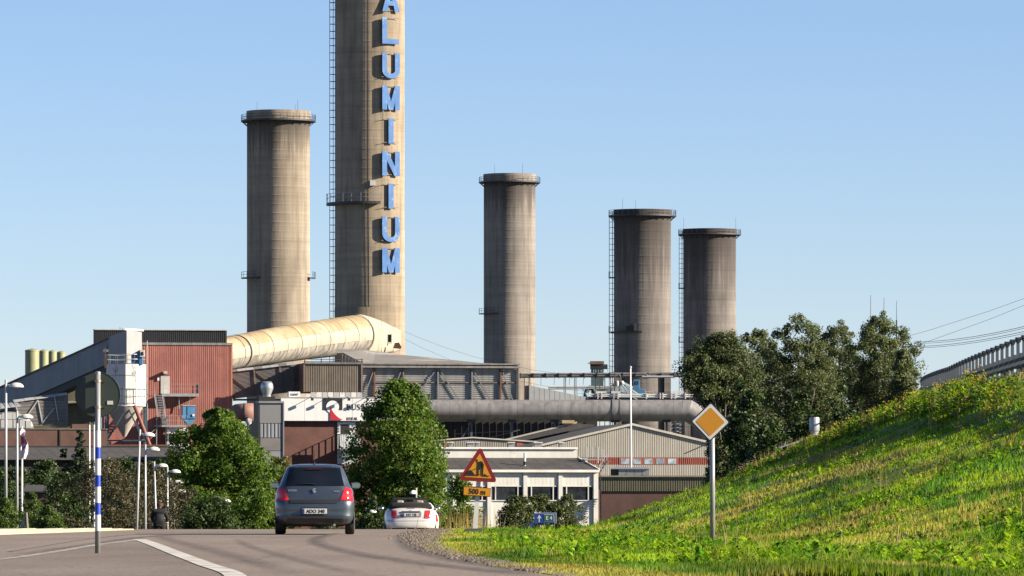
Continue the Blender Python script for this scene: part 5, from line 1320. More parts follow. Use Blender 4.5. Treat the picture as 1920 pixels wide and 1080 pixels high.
def crown_tree(name, label, base, height, width, prof, n_clump, per, leaf, m, bark=BARK, trunk=True, clump=.75, squash=.8, seed=1, group=None, cat='tree', depth=None, low=.12, fill=.35, limbs=14, stretch=1.0):
    """prof: (height fraction, radius fraction) envelope of the crown; the outline comes from the clumps"""
    r = np.random.default_rng(seed); bx, by, bz = base; dp = depth if depth else width
    t = thing(name, label, cat, base, group)
    hs = low + (1 - low) * r.random(n_clump * 3)
    env = np.interp(hs, [p[0] for p in prof], [p[1] for p in prof])
    keep = r.random(len(hs)) < env + .12; hs = hs[keep][:n_clump]; env = env[keep][:n_clump]; n = len(hs)
    a = r.random(n) * 2 * np.pi; rr = np.where(r.random(n) < fill, r.random(n) ** .5 * .8, .75 + .3 * r.random(n)) * env * (.86 + .22 * np.sin(a * 3 + hs * 9 + seed))
    C = np.stack([bx + np.cos(a) * rr * width / 2, by + np.sin(a) * rr * dp / 2, bz + hs * height], 1)
    S = clump * (.6 + .8 * r.random(n)) * np.clip(env + .35, .4, 1)
    N = n * per; off = r.normal(0, 1, (N, 3)); off /= np.linalg.norm(off, axis=1)[:, None]; off *= (r.random((N, 1)) ** .42)
    off[:, 2] *= squash * stretch
    ctr = np.repeat(C, per, axis=0) + off * np.repeat(S, per)[:, None]
    nrm = off * .6 + r.normal(0, .6, (N, 3)) + np.array([0, 0, .35]); nrm /= np.linalg.norm(nrm, axis=1)[:, None]
    u = np.cross(nrm, r.normal(0, 1, (N, 3))); u /= np.linalg.norm(u, axis=1)[:, None]; w = np.cross(nrm, u)
    L = (leaf * (.6 + .8 * r.random(N)))[:, None]
    v = np.stack([ctr - u * L * .6, ctr - w * L * .38 + nrm * L * .08, ctr + u * L * .6, ctr + w * L * .38 + nrm * L * .08], 1)
    np_mesh('crown', v.reshape(-1, 3), np.arange(N * 4).reshape(-1, 4), m, t)
    if trunk:
        mb = MB(); top = Vector((bx, by, bz + height * .86)); k = 7; tr = max(.06, width * .024)
        pts = [Vector((bx + math.sin(i * 1.7 + seed) * width * .012 * i, by + math.cos(i * 2.1 + seed) * width * .012 * i, bz - .2 + (height * .86) * i / k)) for i in range(k + 1)]
        mb.path(pts, [tr * (1 - .85 * i / k) for i in range(k + 1)], 7)
        for i in r.choice(n, min(limbs, n), replace=False):
            c = Vector(C[i]); f = max(.15, min(.8, (c.z - bz) / height - .22)); s = pts[0].lerp(pts[-1], f / .86); mid = s.lerp(c, .5) + Vector((0, 0, height * .015))
            mb.path([s, mid, c], [tr * .42, tr * .26, tr * .07], 5)
        mb.build('trunk', bark, t, True)
    return t
LIME_P = [(0, .5), (.3, .9), (.54, 1.0), (.715, .93), (.84, .74), (.92, .46), (.97, .25), (1.0, .08)]
d = 470.0
crown_tree('maple_tree', 'big rounded green tree left of the grey car', (PX(412, d), d, -9), PZ(768, d) + 9, 228 / F * d, LIME_P, 640, 105, .20, L_LIME, low=.28, clump=.80, seed=3, group='big roadside trees')
d = 430.0
crown_tree('maple_tree', 'tall leafy green tree in front of the company sign', (PX(750, d), d, -8.8), PZ(712, d) + 8.8, 208 / F * d, [(0, .5), (.4, .98), (.6, 1.0), (.70, .94), (.81, .74), (.875, .60), (.94, .40), (.98, .22), (1, .08)], 560, 110, .19, L_LIME, low=.3, clump=.80, seed=5, group='big roadside trees')
# grove of poplars behind the grass bank
pops = [(1352, 628, 150, 352, 'leftmost pale poplar in front of the far chimney', [(0, .3), (.74, .32), (.82, .9), (.88, 1), (.94, .75), (1, .3)]),
        (1424, 618, 175, 385, 'broad grey-green poplar second in the grove', [(0, .8), (.5, 1), (.75, .95), (.88, .7), (.95, .4), (1, .15)]),
        (1503, 596, 165, 368, 'tall twin-topped poplar in the middle of the grove', [(0, .8), (.5, 1), (.75, .95), (.88, .75), (.95, .5), (1, .25)]),
        (1570, 604, 160, 392, 'poplar just left of the thin masts', [(0, .8), (.5, 1), (.75, .95), (.88, .65), (1, .15)]),
        (1652, 587, 150, 372, 'airy tall poplar at the masts with a forked top', [(0, .7), (.5, .85), (.65, .7), (.75, .9), (.86, .95), (.93, .6), (1, .15)]),
        (1692, 660, 90, 360, 'low dark poplar at the right end of the grove', [(0, .8), (.4, 1), (.7, .8), (1, .2)])]
for i, (x, yt, wpx, d, lab, pf) in enumerate(pops):
    b = -7.2
    crown_tree('poplar_tree', lab, (PX(x, d), d, b), PZ(yt, d) - b, wpx * 1.08 / F * d, pf, 540, 150, .105, L_POP, BARK_P, clump=.46, seed=20 + i, group='poplars behind the grass bank', fill=.5, limbs=70, low=.35, squash=1.0)
for i, (x, yt, wpx, d, lab) in enumerate(((1405, 735, 105, 342, 'dark bushy tree under the poplars beside the priority sign'), (1440, 790, 120, 336, 'low dark tree behind the lawn crest left of the flue'), (1590, 715, 130, 345, 'dense dark tree low in the grove right of the flue'), (1500, 720, 130, 346, 'shaded understorey tree behind the steel flue'), (1352, 800, 60, 400, 'yellow-green small tree behind the priority sign pole'), (1385, 712, 75, 348, 'dark filling tree between the first two poplars'))):
    crown_tree('understorey_tree', lab, (PX(x, d), d, -7), PZ(yt, d) + 7, wpx / F * d, [(0, .9), (.5, 1), (.8, .75), (1, .25)], 110, 105, .17, L_LIME if i == 4 else L_DARK, clump=.62, seed=40 + i, group='trees under the poplars', fill=.4, low=.2)
# left-hand shrubs and hedge
for i, (x, yt, wpx, d, lab, mm, lf, cl) in enumerate((
        (190, 868, 150, 300, 'big grey-brown willow bush behind the striped pole', L_WIL, .085, .42), (262, 872, 120, 315, 'grey willow bush left of the lamp row', L_WIL, .085, .42),
        (320, 900, 90, 330, 'willow bush behind the thin lamp row', L_WIL, .085, .4), (120, 890, 90, 310, 'dark bush left of the striped pole', L_DARK, .11, .45),
        (395, 935, 110, 300, 'dark green bush below the big left tree', L_DARK, .11, .42), (480, 920, 90, 320, 'light green bush beside the car window', L_LIME, .12, .4), (525, 858, 60, 500, 'yellowing small tree beside the brick office', L_YEL, .16, .5),
        (20, 880, 100, 600, 'ivy-dark hedge tree at the left edge', L_DARK, .2, .8), (85, 868, 90, 620, 'ivy-dark hedge tree behind the flag', L_DARK, .2, .8), (150, 872, 80, 640, 'ivy-dark hedge tree below the brick annex', L_DARK, .2, .8), (230, 864, 100, 640, 'ivy-dark hedge tree below the white silo', L_DARK, .2, .8), (305, 864, 90, 640, 'ivy-dark hedge tree beside the left big tree', L_DARK, .2, .8))):
    b = float(G(d)) - .2
    crown_tree('shrub' if d < 400 else 'hedge_tree', lab, (PX(x, d), d, b), PZ(yt, d) - b, wpx * 1.2 / F * d, [(0, .9), (.4, 1), (.7, .98), (.88, .75), (1, .35)], 230, 100, lf * 1.1, mm, clump=cl * 1.1, seed=60 + i, group='left roadside shrubs' if d < 400 else 'hedge below the works', cat='shrub' if d < 400 else 'tree', low=.1, fill=.3)
for i, (x, yt, wpx, d, lab) in enumerate(((12, 935, 60, 176, 'pale green nettle bush at the left lamp foot'), (60, 925, 55, 172, 'tall light green bush behind the grey post'), (92, 950, 50, 170, 'low leafy green bush right of the grey post'))):
    b = float(G(d)) - .1; crown_tree('nettle_bush', lab, (PX(x, d), d, b), PZ(yt, d) - b, wpx / F * d, [(0, 1), (.4, .95), (.75, .6), (1, .2)], 90, 90, .048, L_NET, trunk=False, clump=.17, seed=80 + i, cat='shrub', group='green bushes on the verge', low=.02)
d = 560.0; crown_tree('conifer', 'slim dark conical tree left of the two thin flagpoles', (PX(150, d), d, -9), PZ(806, d) + 9, 50 / F * d, [(0, 1), (.5, .8), (.8, .55), (.93, .3), (1, .08)], 300, 90, .15, L_CON, clump=.42, seed=90, low=.1)
d = 560.0; crown_tree('conifer', 'short dark conical tree beside the slim one', (PX(120, d), d, -9), PZ(838, d) + 9, 40 / F * d, [(0, 1), (.5, .85), (.8, .6), (1, .1)], 200, 80, .15, L_CON, clump=.4, seed=91, low=.1)
# shrubs in front of the white building
for i, (x, yt, wpx, d, lab) in enumerate(((968, 934, 60, 430, 'left dark round bush in front of the white building'), (1012, 931, 60, 436, 'middle bush behind the blue road sign'), (1060, 932, 62, 432, 'right dark bush under the white building windows'))):
    crown_tree('bush', lab, (PX(x, d), d, -5.5), PZ(yt, d) + 5.5, wpx * 1.25 / F * d, [(0, .9), (.6, 1), (.85, .9), (1, .4)], 170, 90, .12, L_BUSH, clump=.42, seed=100 + i, cat='shrub', group='bushes before the white building', low=.2)
for i, (x, yt, wpx, d, lab) in enumerate(((862, 890, 90, 300, 'loose green bush right of the tall tree behind the warning sign'), (800, 915, 110, 310, 'green bush behind the white convertible'), (700, 930, 100, 330, 'dark green bush between the two cars'), (620, 935, 100, 340, 'dark bush hidden behind the grey car'))):
    b = float(G(d)) - .2; crown_tree('roadside_bush', lab, (PX(x, d), d, b), PZ(yt, d) - b, wpx / F * d, [(0, 1), (.4, .95), (.75, .7), (1, .2)], 130, 100, .12, L_LIME if i < 2 else L_DARK, clump=.42, seed=110 + i, cat='shrub', group='bushes under the tall tree', low=.05)
d = 150.0
v, q, c, _ = [None] * 4
n = 160; x = PX(872, d) + RNG.normal(0, .4, n); y = d + 8 + RNG.normal(0, 2, n)
v, q, c = blades(x, y, .35 + .45 * RNG.random(n), np.full(n, .018), np.array([.34, .24, .10]) * (.6 + .6 * RNG.random((n, 1))), .35)
np_mesh('dry_reeds', v, q, WEED, None, c, 'stuff')

# ------------------------------------------------------------------ parapet on the ramp
t = thing('bridge_parapet', 'blue-grey steel parapet with many posts along the ramp on the right', 'parapet', (float(crest(183.)) - .2, 183, 4.9))
PARM = mat('parapet_steel', (.12, .14, .17), .6, .1, .1, 1.0)
py = [150.0]
while py[-1] < 375: py.append(py[-1] + 3.6)
def rz(yy): return float(np.interp(yy, HY, HZ)) + .05
pp = [Vector((float(crest(yy)) - .25, yy, rz(yy))) for yy in py]
RH = 1.24
for p in pp:
    MB().box(p.x - .05, p.x + .05, p.y - .04, p.y + .04, p.z - .5, p.z + RH - .05).build('post', PARM, t)
    MB().box(p.x - .08, p.x + .08, p.y - .14, p.y + .14, p.z + RH - .12, p.z + RH + .04).build('rail_clamp', DSTEEL, t)
    MB().box(p.x - .13, p.x + .13, p.y - .11, p.y + .11, p.z + .32, p.z + .72).build('spacer', PARM, t)
MB().path([p + Vector((0, 0, RH - .03)) for p in pp], .055, 8).build('top_rail', PARM, t, True)
for h0, h1 in ((.36, .44), (.58, .66)):
    mb = MB()
    for i in range(len(pp) - 1): mb.hexa([pp[i] + Vector((.1, 0, h0)), pp[i + 1] + Vector((.1, 0, h0)), pp[i + 1] + Vector((.1, 0, h1)), pp[i] + Vector((.1, 0, h1))], (.08, 0, 0))
    mb.build('guard_beam', PARM, t)
for x, y_, wpx, d in ((1800, 690, 26, 240), (1880, 675, 30, 215), (1850, 690, 24, 225)):
    b = rz(d); lab = {1800: 'small green bush behind the far part of the parapet', 1880: 'bush behind the near part of the parapet', 1850: 'middle bush seen through the parapet'}[x]
    crown_tree('ramp_bush', lab, (PX(x, d) + .8, d, b - .3), PZ(y_, d) - b + .3, wpx / F * d, [(0, 1), (.6, .9), (1, .3)], 40, 60, .07, L_YEL, trunk=False, clump=.2, seed=130 + x, cat='shrub', group='bushes behind the parapet', low=.02)

# ------------------------------------------------------------------ street lamps
def make_lamp(label):
    t = thing('street_lamp', label, 'street lamp', (0, 0, 0), 'white dome street lamps along the road')
    LP = mat('lamp_pole_paint', (.50, .51, .50), .5, .2, .06, 1.0)
    MB().tube((0, 0, -.3), (0, 0, 2.6), .105, .10, 12).build('lower_pole', LP, t, True); MB().lathe((0, 0, 2.55), [(.11, -.03), (.125, 0), (.11, .06), (.065, .12)], 12).build('collar', LP, t, True)
    MB().tube((0, 0, 2.6), (0, 0, 8.15), .065, .05, 10).build('upper_pole', LP, t, True)
    MB().path([(0, 0, 7.86), (.12, 0, 7.92), (.28, 0, 7.93)], .04, 8).build('bracket', LP, t, True)
    h = MB(); vs = []
    for i in range(9):
        a = math.pi / 2 * i / 8
        for k in range(20):
            b = 2 * math.pi * k / 20; vs.append((.43 + .31 * math.cos(a) * math.cos(b), .18 * math.cos(a) * math.sin(b), 7.84 + .19 * math.sin(a)))
    h.add(vs, [(i * 20 + k, i * 20 + (k + 1) % 20, (i + 1) * 20 + (k + 1) % 20, (i + 1) * 20 + k) for i in range(8) for k in range(20)])
    hd = h.build('lamp_head', mat('lamp_white', (.70, .70, .67), .4, 0, .04, 2.0), t, True)
    MB().lathe((.43, 0, 7.83), [(.17, .015), (.17, -.02), (.02, -.05)], 20).build('diffuser', mat('lamp_diffuser', (.35, .35, .33), .3), hd, True)
    return t
lamps = [(11, 235, 'tallest white dome street lamp at the left edge', 1), (32, 259, 'second white dome street lamp beside the flag', 1), (252, 275, 'slightly leaning street lamp above the willow bush', 1), (272.5, 290, 'street lamp second in the row after the leaning one', 1), (297, 309, 'street lamp rising behind the cyclist', 1), (314, 316, 'street lamp just right of the cyclist', 1),
         (319.5, 330, 'shorter looking street lamp in the thin row', 1), (327, 343, 'last street lamp of the thin row on the left', 1), (411, 358, 'lone street lamp against the dark bushes right of the row', 1), (686, 378, 'small street lamp between the two cars', 1)]
l0 = make_lamp(lamps[0][2])
for i, (x, d, lab, s) in enumerate(lamps):
    o = l0 if i == 0 else copy_tree(l0)
    o.location = (PX(x, d), d, float(G(d))); o['label'] = lab
    if i == 2: o.rotation_euler.y = rad(1.9)
    if i == 4: o.rotation_euler.y = rad(-1.6)
o = copy_tree(l0); d = 300.0; o.location = (PX(780.5, d), d, PZ(920, d) - 8); o.rotation_euler.z = rad(250); o['label'] = 'street lamp head rising behind the white convertible'

# ------------------------------------------------------------------ flags and poles on the left
FLP = mat('flagpole_white', (.78, .77, .74), .5)
def cloth_flag(parent, x0, ytop, h_px, w_px, d):
    mb = MB(); nu, nv = 9, 16
    for j in range(nv + 1):
        f = j / nv
        for i in range(nu + 1):
            u = i / nu; wob = math.sin(u * 7 + f * 4) * .9 + math.sin(f * 9) * .8
            wd = w_px * (.55 + .45 * math.sin(min(1, f * 1.6 + .2) * math.pi * .6)) * (1 - .35 * max(0, f - .8) / .2)
            p = P(x0 + u * wd - (2.8 if f < .35 else 0) * math.sin(f / .35 * math.pi), ytop + f * h_px + u * 7 * (1 - f), d); mb.v.append((p.x, d - .25 - wob * .18 * (1 + u), p.z))
    for j in range(nv):
        for i in range(nu): k = j * (nu + 1) + i; mb.f.append((k, k + 1, k + nu + 2, k + nu + 1))
    m, n, l, b = _nt('flag_cloth'); pos = n.new('ShaderNodeNewGeometry').outputs['Position']
    f = _ramp(n, l, _noise(n, l, pos, 2.2, (1.3, .2, .8), 2, .5), [(.56, 0.0), (.60, 1.0)])
    c = _mix(n, l, (.72, .66, .68), (.55, .06, .16), f)
    l.new(c, b.inputs['Base Color']); b.inputs['Roughness'].default_value = .9
    return mb.build('cloth', m, parent, True)
d = 420.0
t = thing('flag', 'limp white flag with red print on a white pole', 'flag', (PX(41, d), d, -8.6))
MB().tube((PX(40.5, d), d, -8.6), P(41.5, 800, d), .10, .06, 10).build('pole', FLP, t, True); cloth_flag(t, 40, 802, 58, 13, d)
for x, lab in ((168, 'thin bare white pole, left of a pair behind the round sign'), (176.5, 'thin bare white pole, right of a pair behind the round sign')):
    d = 480.0; t = thing('flagpole', lab, 'flagpole', (PX(x, d), d, -9.0), 'pair of thin white poles')
    MB().tube((PX(x, d), d, -9), P(x, 795, d), .085, .055, 10).build('pole', FLP, t, True); MB().lathe(P(x, 795, d), [(.02, .2), (.09, .1), (.07, -.05)], 8).build('finial', DSTEEL, t, True)
d = 160.0
t = thing('fence_post', 'weathered grey post with a slanted mesh at the left kerb', 'post', (PX(50, d), d, float(G(d))))
MB().tube((PX(51.5, d), d, float(G(d)) - .1), P(49, 961, d), .045, .04, 8).build('post', mat('weathered_wood', (.24, .21, .17), .9), t); mb = MB()
for k in range(7): mb.tube(P(37 + k * 1.8, 989 - k * 1.0, d), P(46 + k * .3, 966 + k * 3, d), .008, n=4)
for k in range(5): mb.tube(P(38 + k * 2, 986 - k * 4.6, d), P(50, 990 - k * 5, d), .008, n=4)
mb.build('mesh', STEEL, t, kind='stuff')

# ------------------------------------------------------------------ wires and masts
for i, (x, yt, lab) in enumerate(((1632.5, 553, 'left one of three thin masts above the poplars'), (1657.5, 558, 'middle one of three thin masts above the poplars'), (1681, 564, 'right one of three thin masts above the poplars'))):
    d = 900.0; t = thing('mast', lab, 'mast', (PX(x, d), d, -9.0), 'three thin masts'); MB().tube((PX(x, d), d, -9), P(x, 600, d), .22, .12, 6).build('lower_mast', DSTEEL, t); MB().tube(P(x, 600, d), P(x, yt, d), .05, .035, 5).build('spire', DSTEEL, t)
def wire(px0, d0, px1, d1, sag, r, lab, grp):
    a, b = P(*px0, d0), P(*px1, d1); pts = [a.lerp(b, k / 16) - Vector((0, 0, sag * 4 * (k / 16) * (1 - k / 16))) for k in range(17)]
    tag(MB().path(pts, r, 5).build('power_line', mat('wire', (.05, .05, .055), .6)), lab, 'power line', grp)
wire((1712, 641), 560, (1960, 602), 380, .35, .022, 'upper power line rising to the right above the parapet', 'power lines')
wire((1712, 644), 560, (1960, 605.5), 380, .35, .018, 'second power line just under the upper one at right', 'power lines')
wire((1700, 650), 560, (1960, 612), 380, .35, .022, 'third power line above the parapet', 'power lines')
wire((1700, 652.5), 560, (1960, 616), 380, .35, .018, 'lowest power line above the parapet', 'power lines')
wire((740, 613), 1500, (1980, 538), 900, 14, .028, 'faint high wire crossing behind the chimneys', 'faint wires')
wire((740, 626), 1500, (1980, 548), 900, 16, .028, 'faint lower wire crossing behind the chimneys', 'faint wires')
d = 560.0
t = thing('cable_pylon', 'slim pylon with hanging cables at the right end of the grove', 'pylon', (PX(1712, d), d, -9.0))
MB().tube((PX(1694, d), d, -9), P(1694, 650, d), .14, .10, 6).build('pole', DSTEEL, t); MB().tube(P(1690, 650, d), P(1727, 649, d), .07, n=5).build('cross_arm', DSTEEL, t)
for x0, x1 in ((1708, 1703), (1713, 1710), (1719, 1714)): MB().tube(P(x0, 650, d), P(x1, 720, d), .025, n=4).build('hanging_cable', DSTEEL, t)

# ------------------------------------------------------------------ road signs
POLE = mat('sign_pole_zinc', (.37, .38, .38), .45, .3, .08, 4.0)
# back of the round sign on a striped pole
x, y_ = gp(183, 1038); d = y_; s = d / F
t = thing('round_sign', 'back of a dark green round road sign on a blue and white striped pole', 'road sign', (x, d, 0.0))
MB().tube((x, d, -.02), P(183.5, 698, d), .036, .036, 16).build('pole', POLE, t, True); MB().lathe(P(183.5, 698, d), [(.037, -.03), (.037, .006), (.02, .012), (.001, .012)], 16).build('pole_cap', STEEL, t)
c = P(182.5, 740, d) + Vector((0, .075, 0)); R = 42.3 * s; mb = MB(); n_ = 56
vs = []
for r_, yy in ((R, -.005), (R + .004, .008), (R - .004, .02), (.001, .02)): vs += [(c.x + r_ * math.cos(2 * math.pi * k / n_), c.y + yy, c.z + r_ * math.sin(2 * math.pi * k / n_)) for k in range(n_)]
fs = [(i * n_ + k, i * n_ + (k + 1) % n_, (i + 1) * n_ + (k + 1) % n_, (i + 1) * n_ + k) for i in range(3) for k in range(n_)]
mb.add(vs, fs)
mb.build('rim', mat('sign_edge', (.055, .075, .058), .5), t)
DG = mat('sign_back_green', (.040, .058, .045), .5, 0, .1, 3.0)
mb = MB(); mb.add([(c.x + (R - .006) * math.cos(2 * math.pi * k / n_), c.y, c.z + (R - .006) * math.sin(2 * math.pi * k / n_)) for k in range(n_)], [tuple(range(n_))]); mb.build('plate', DG, t)
for yy in (714.5, 763):
    z = PZ(yy, d); MB().box(x - .085, x + .105, d + .036, d + .07, z - .012, z + .012).build('bracket', DG, t); MB().lathe((PX(183.5, d), d, z), [(.037, -.017), (.043, -.017), (.043, .017), (.037, .017)], 16).build('clamp', mat('brass_clamp', (.42, .38, .27), .4, .5), t)
MB().pbox(201, 212, 751.5, 758.5, d + .068, .004).build('sticker', mat('sticker_white', (.62, .61, .56), .6), t)
SB = mat('stripe_blue', (.008, .06, .55), .45, 0, .06, 3.0); SW = mat('stripe_white', (.74, .735, .70), .5, 0, .05, 3.0)
yb = [807, 838.5, 860, 891, 912.5, 943, 965, 995.5]
for k in range(7):
    z1, z0 = PZ(yb[k], d), PZ(yb[k + 1], d); xx = PX(183.4, d)
    MB().lathe((xx, d, 0), [(.0405, z0 + .001), (.0405, z1 - .001)], 20).build('stripe', SB if k % 2 else SW, t, True)
# priority road sign
x, y_ = gp(1335, 1033, -.02); d = 85.0; x = PX(1335, d); zg = float(bank(x, d))
t = thing('priority_sign', 'yellow and white diamond priority sign on a grey pole in the grass', 'road sign', (x, d, zg))
MB().tube((x + .01, d, zg - .05), P(1335, 772, d), .0385, None, 16).build('pole', POLE, t, True)
c = P(1331.7, 791, d) + Vector((0, -.055, 0))
def diamond(h, rc=.018):
    pts = []
    for k in range(4):
        a = math.pi / 2 * k; cx_, cz_ = (h - rc * 1.41) * math.cos(a), (h - rc * 1.41) * math.sin(a)
        for j in range(5): b = a - math.pi / 4 + math.pi / 2 * j / 4; pts.append((cx_ + rc * math.cos(b), cz_ + rc * math.sin(b)))
    return pts
def dplate(h, y0, y1, m, nm, rot=rad(-1.5)):
    MB().prism([(c.x + a * math.cos(rot) - b * math.sin(rot), c.z + a * math.sin(rot) + b * math.cos(rot)) for a, b in diamond(h)], c.y + y0, c.y + y1).build(nm, m, t)
S = d / F
dplate(37.6 * S, 0, .02, mat('sign_black_green', (.012, .022, .02), .5), 'plate'); dplate(34.2 * S, -.003, .0, mat('sign_face_white', (.70, .70, .69), .5, 0, .03, 6.0), 'white_border'); dplate(27.2 * S, -.006, -.003, mat('sign_amber', (.70, .30, .015), .5, 0, .04, 6.0), 'amber_face')
MB().box(c.x - .03, c.x + .03, c.y + .02, c.y + .05, c.z - .1, c.z - .06).build('clamp', STEEL, t); xs2 = PX(1329, d - .1)
MB().box(xs2 - .05, xs2 + .03, d - .12, d - .05, zg - .02, zg + .05).build('base_stone', mat('foot_stone', (.24, .20, .17), .9), t, bevel=.01)
# roadworks warning sign, leaning slightly
d = 128.0; S = d / F
zg = float(bank(PX(888, d), d)); zz = PZ(1005, d)
t = thing('roadworks_sign', 'red and yellow triangular roadworks sign with a 500 m plate', 'road sign', (PX(888, d), d, min(zg, zz)))
def lean(px, py): return px, py
p0, p1 = P(890, 1003, d), P(897.5, 900, d)
MB().hexa([p0 + Vector((-.055, 0, 0)), p0 + Vector((.055, 0, 0)), p1 + Vector((.05, 0, 0)), p1 + Vector((-.05, 0, 0))], (0, .05, 0)).build('post', SW, t)
p2 = P(900, 845, d); MB().hexa([p1 + Vector((-.05, .005, 0)), p1 + Vector((.05, .005, 0)), p2 + Vector((.05, .005, 0)), p2 + Vector((-.05, .005, 0))], (0, .05, 0)).build('upper_post', SW, t)
mb = MB(); b0 = P(888, 1005, d); zb = zg - .01
mb.add([(b0.x - .26, d - .3, zb), (b0.x + .26, d - .3, zb), (b0.x + .26, d + .3, zb), (b0.x - .26, d + .3, zb), (b0.x - .17, d - .22, zb + .12), (b0.x + .19, d - .22, zb + .12), (b0.x + .19, d + .22, zb + .12), (b0.x - .17, d + .22, zb + .12)], [(0, 1, 5, 4), (1, 2, 6, 5), (2, 3, 7, 6), (3, 0, 4, 7), (4, 5, 6, 7)])
mb.build('base_block', mat('dark_rubber_base', (.07, .065, .06), .85), t, bevel=.015)
TRI = [(900.3, 841), (929.3, 902.5), (862.3, 898.5)]
def tri(inset, rr, n=5):
    g = (sum(p[0] for p in TRI) / 3, sum(p[1] for p in TRI) / 3); pts = []
    for i in range(3):
        v = Vector((TRI[i][0] - g[0], TRI[i][1] - g[1])); L = v.length; v2 = v.normalized() * (L - 2 * inset - 1.0 * rr); a = math.atan2(v.y, v.x)
        for k in range(n): b = a - rad(58) + rad(116) * k / (n - 1); pts.append((g[0] + v2.x + rr * math.cos(b), g[1] + v2.y + rr * math.sin(b)))
    return pts
SR = mat('sign_dark_red', (.30, .008, .010), .5, 0, .05, 5.0); SY = mat('sign_yellow', (.80, .35, .012), .5, 0, .04, 5.0); SK = mat('sign_ink', (.012, .012, .012), .6)
MB().pprism(tri(0, 4.5), d - .06, .03).build('triangle_border', SR, t); MB().pprism(tri(5.0, .8), d - .064, .004).build('triangle_face', SY, t)
def ink(pts, k=0): MB().pprism([((x_ / 5.4) + 840, (y2 / 5.4) + 820) for x_, y2 in pts], d - .069 - .001 * k, .004).build('pictogram', SK, t)
ink([(284, 232), (290, 222), (299, 224), (303, 234), (298, 246), (304, 254), (290, 254), (290, 246)])
ink([(296, 252), (330, 240), (352, 247), (362, 276), (360, 300), (338, 300), (318, 296), (304, 310), (294, 300), (298, 272)], 1)
ink([(302, 300), (330, 290), (328, 318), (312, 334), (314, 384), (298, 384), (294, 330)], 2); ink([(332, 292), (362, 290), (358, 330), (356, 384), (340, 384), (336, 330)], 3)
ink([(244, 332), (294, 308), (296, 314), (247, 338)], 4); ink([(186, 382), (204, 346), (226, 328), (246, 344), (270, 376), (305, 380), (305, 386), (188, 386)], 5)
ink([(352, 386), (372, 368), (390, 384), (424, 391), (424, 396), (352, 390)], 6); ink([(298, 380), (322, 376), (324, 386), (300, 386)], 7); ink([(340, 262), (364, 268), (362, 300), (352, 312), (346, 306), (352, 288)], 8)
q4 = [(868.8, 911.8), (920.5, 915.2), (919.5, 931.8), (868.2, 928.4)]
MB().pprism(q4, d - .055, .03).build('distance_plate', SR, t); g4 = (894.2, 921.8); MB().pprism([(g4[0] + (a - g4[0]) * .955, g4[1] + (b - g4[1]) * .86) for a, b in q4], d - .059, .004).build('plate_face', SY, t)
xd = (P(920.5, 915.2, d) - P(868.8, 911.8, d)).normalized()
text_mesh('lettering', '500 m', 13.6 * S, SK, t, P(894.4, 926.4, d) + Vector((0, -.062, 0)), xd, Vector((-xd.z, 0, xd.x)), .001, .93, .0045)
# blue direction sign
d = 427.0; S = d / F
t = thing('direction_sign', 'blue direction sign with white arrow and green E4 panel', 'road sign', (PX(1022, d), d, float(G(d))))
for x_ in (1008, 1036): MB().tube((PX(x_, d), d + .1, float(G(d))), P(x_, 965, d + .1), .045, None, 8).build('post', POLE, t)
MB().pbox(1001.5, 1043.5, 961.5, 981, d, .05).build('plate', mat('sign_face_white', (.7, .7, .69), .5), t); MB().pbox(1002.2, 1042.8, 962.3, 980.3, d - .02, .02).build('blue_face', mat('sign_blue', (.012, .085, .42), .5), t)
MB().pprism([(1010, 979), (1010, 971), (1007, 972.5), (1011, 965), (1015.2, 972), (1012, 971), (1012, 979)], d - .03, .01).build('arrow', SW, t)
MB().pbox(1019.5, 1039, 964.5, 977.5, d - .03, .01).build('route_border', SW, t); MB().pbox(1020.2, 1038.3, 965.2, 976.8, d - .04, .01).build('route_panel', mat('sign_green', (.008, .17, .10), .5), t)
text_mesh('lettering', 'E 4', 9.5 * S, SW, t, P(1029.2, 974.4, d) + Vector((0, -.05, 0)), depth=.002, bold=.01)
t = thing('small_blue_sign', 'plain blue sign edge just left of the direction sign', 'road sign', (PX(993, d), d + 3, float(G(d))))
MB().pbox(985, 1001, 978.5, 1004, d + 3, .05).build('plate', mat('sign_blue', (.012, .085, .42), .5), t); MB().tube((PX(993, d), d + 3.1, float(G(d))), P(993, 985, d + 3.1), .045, None, 8).build('post', POLE, t)

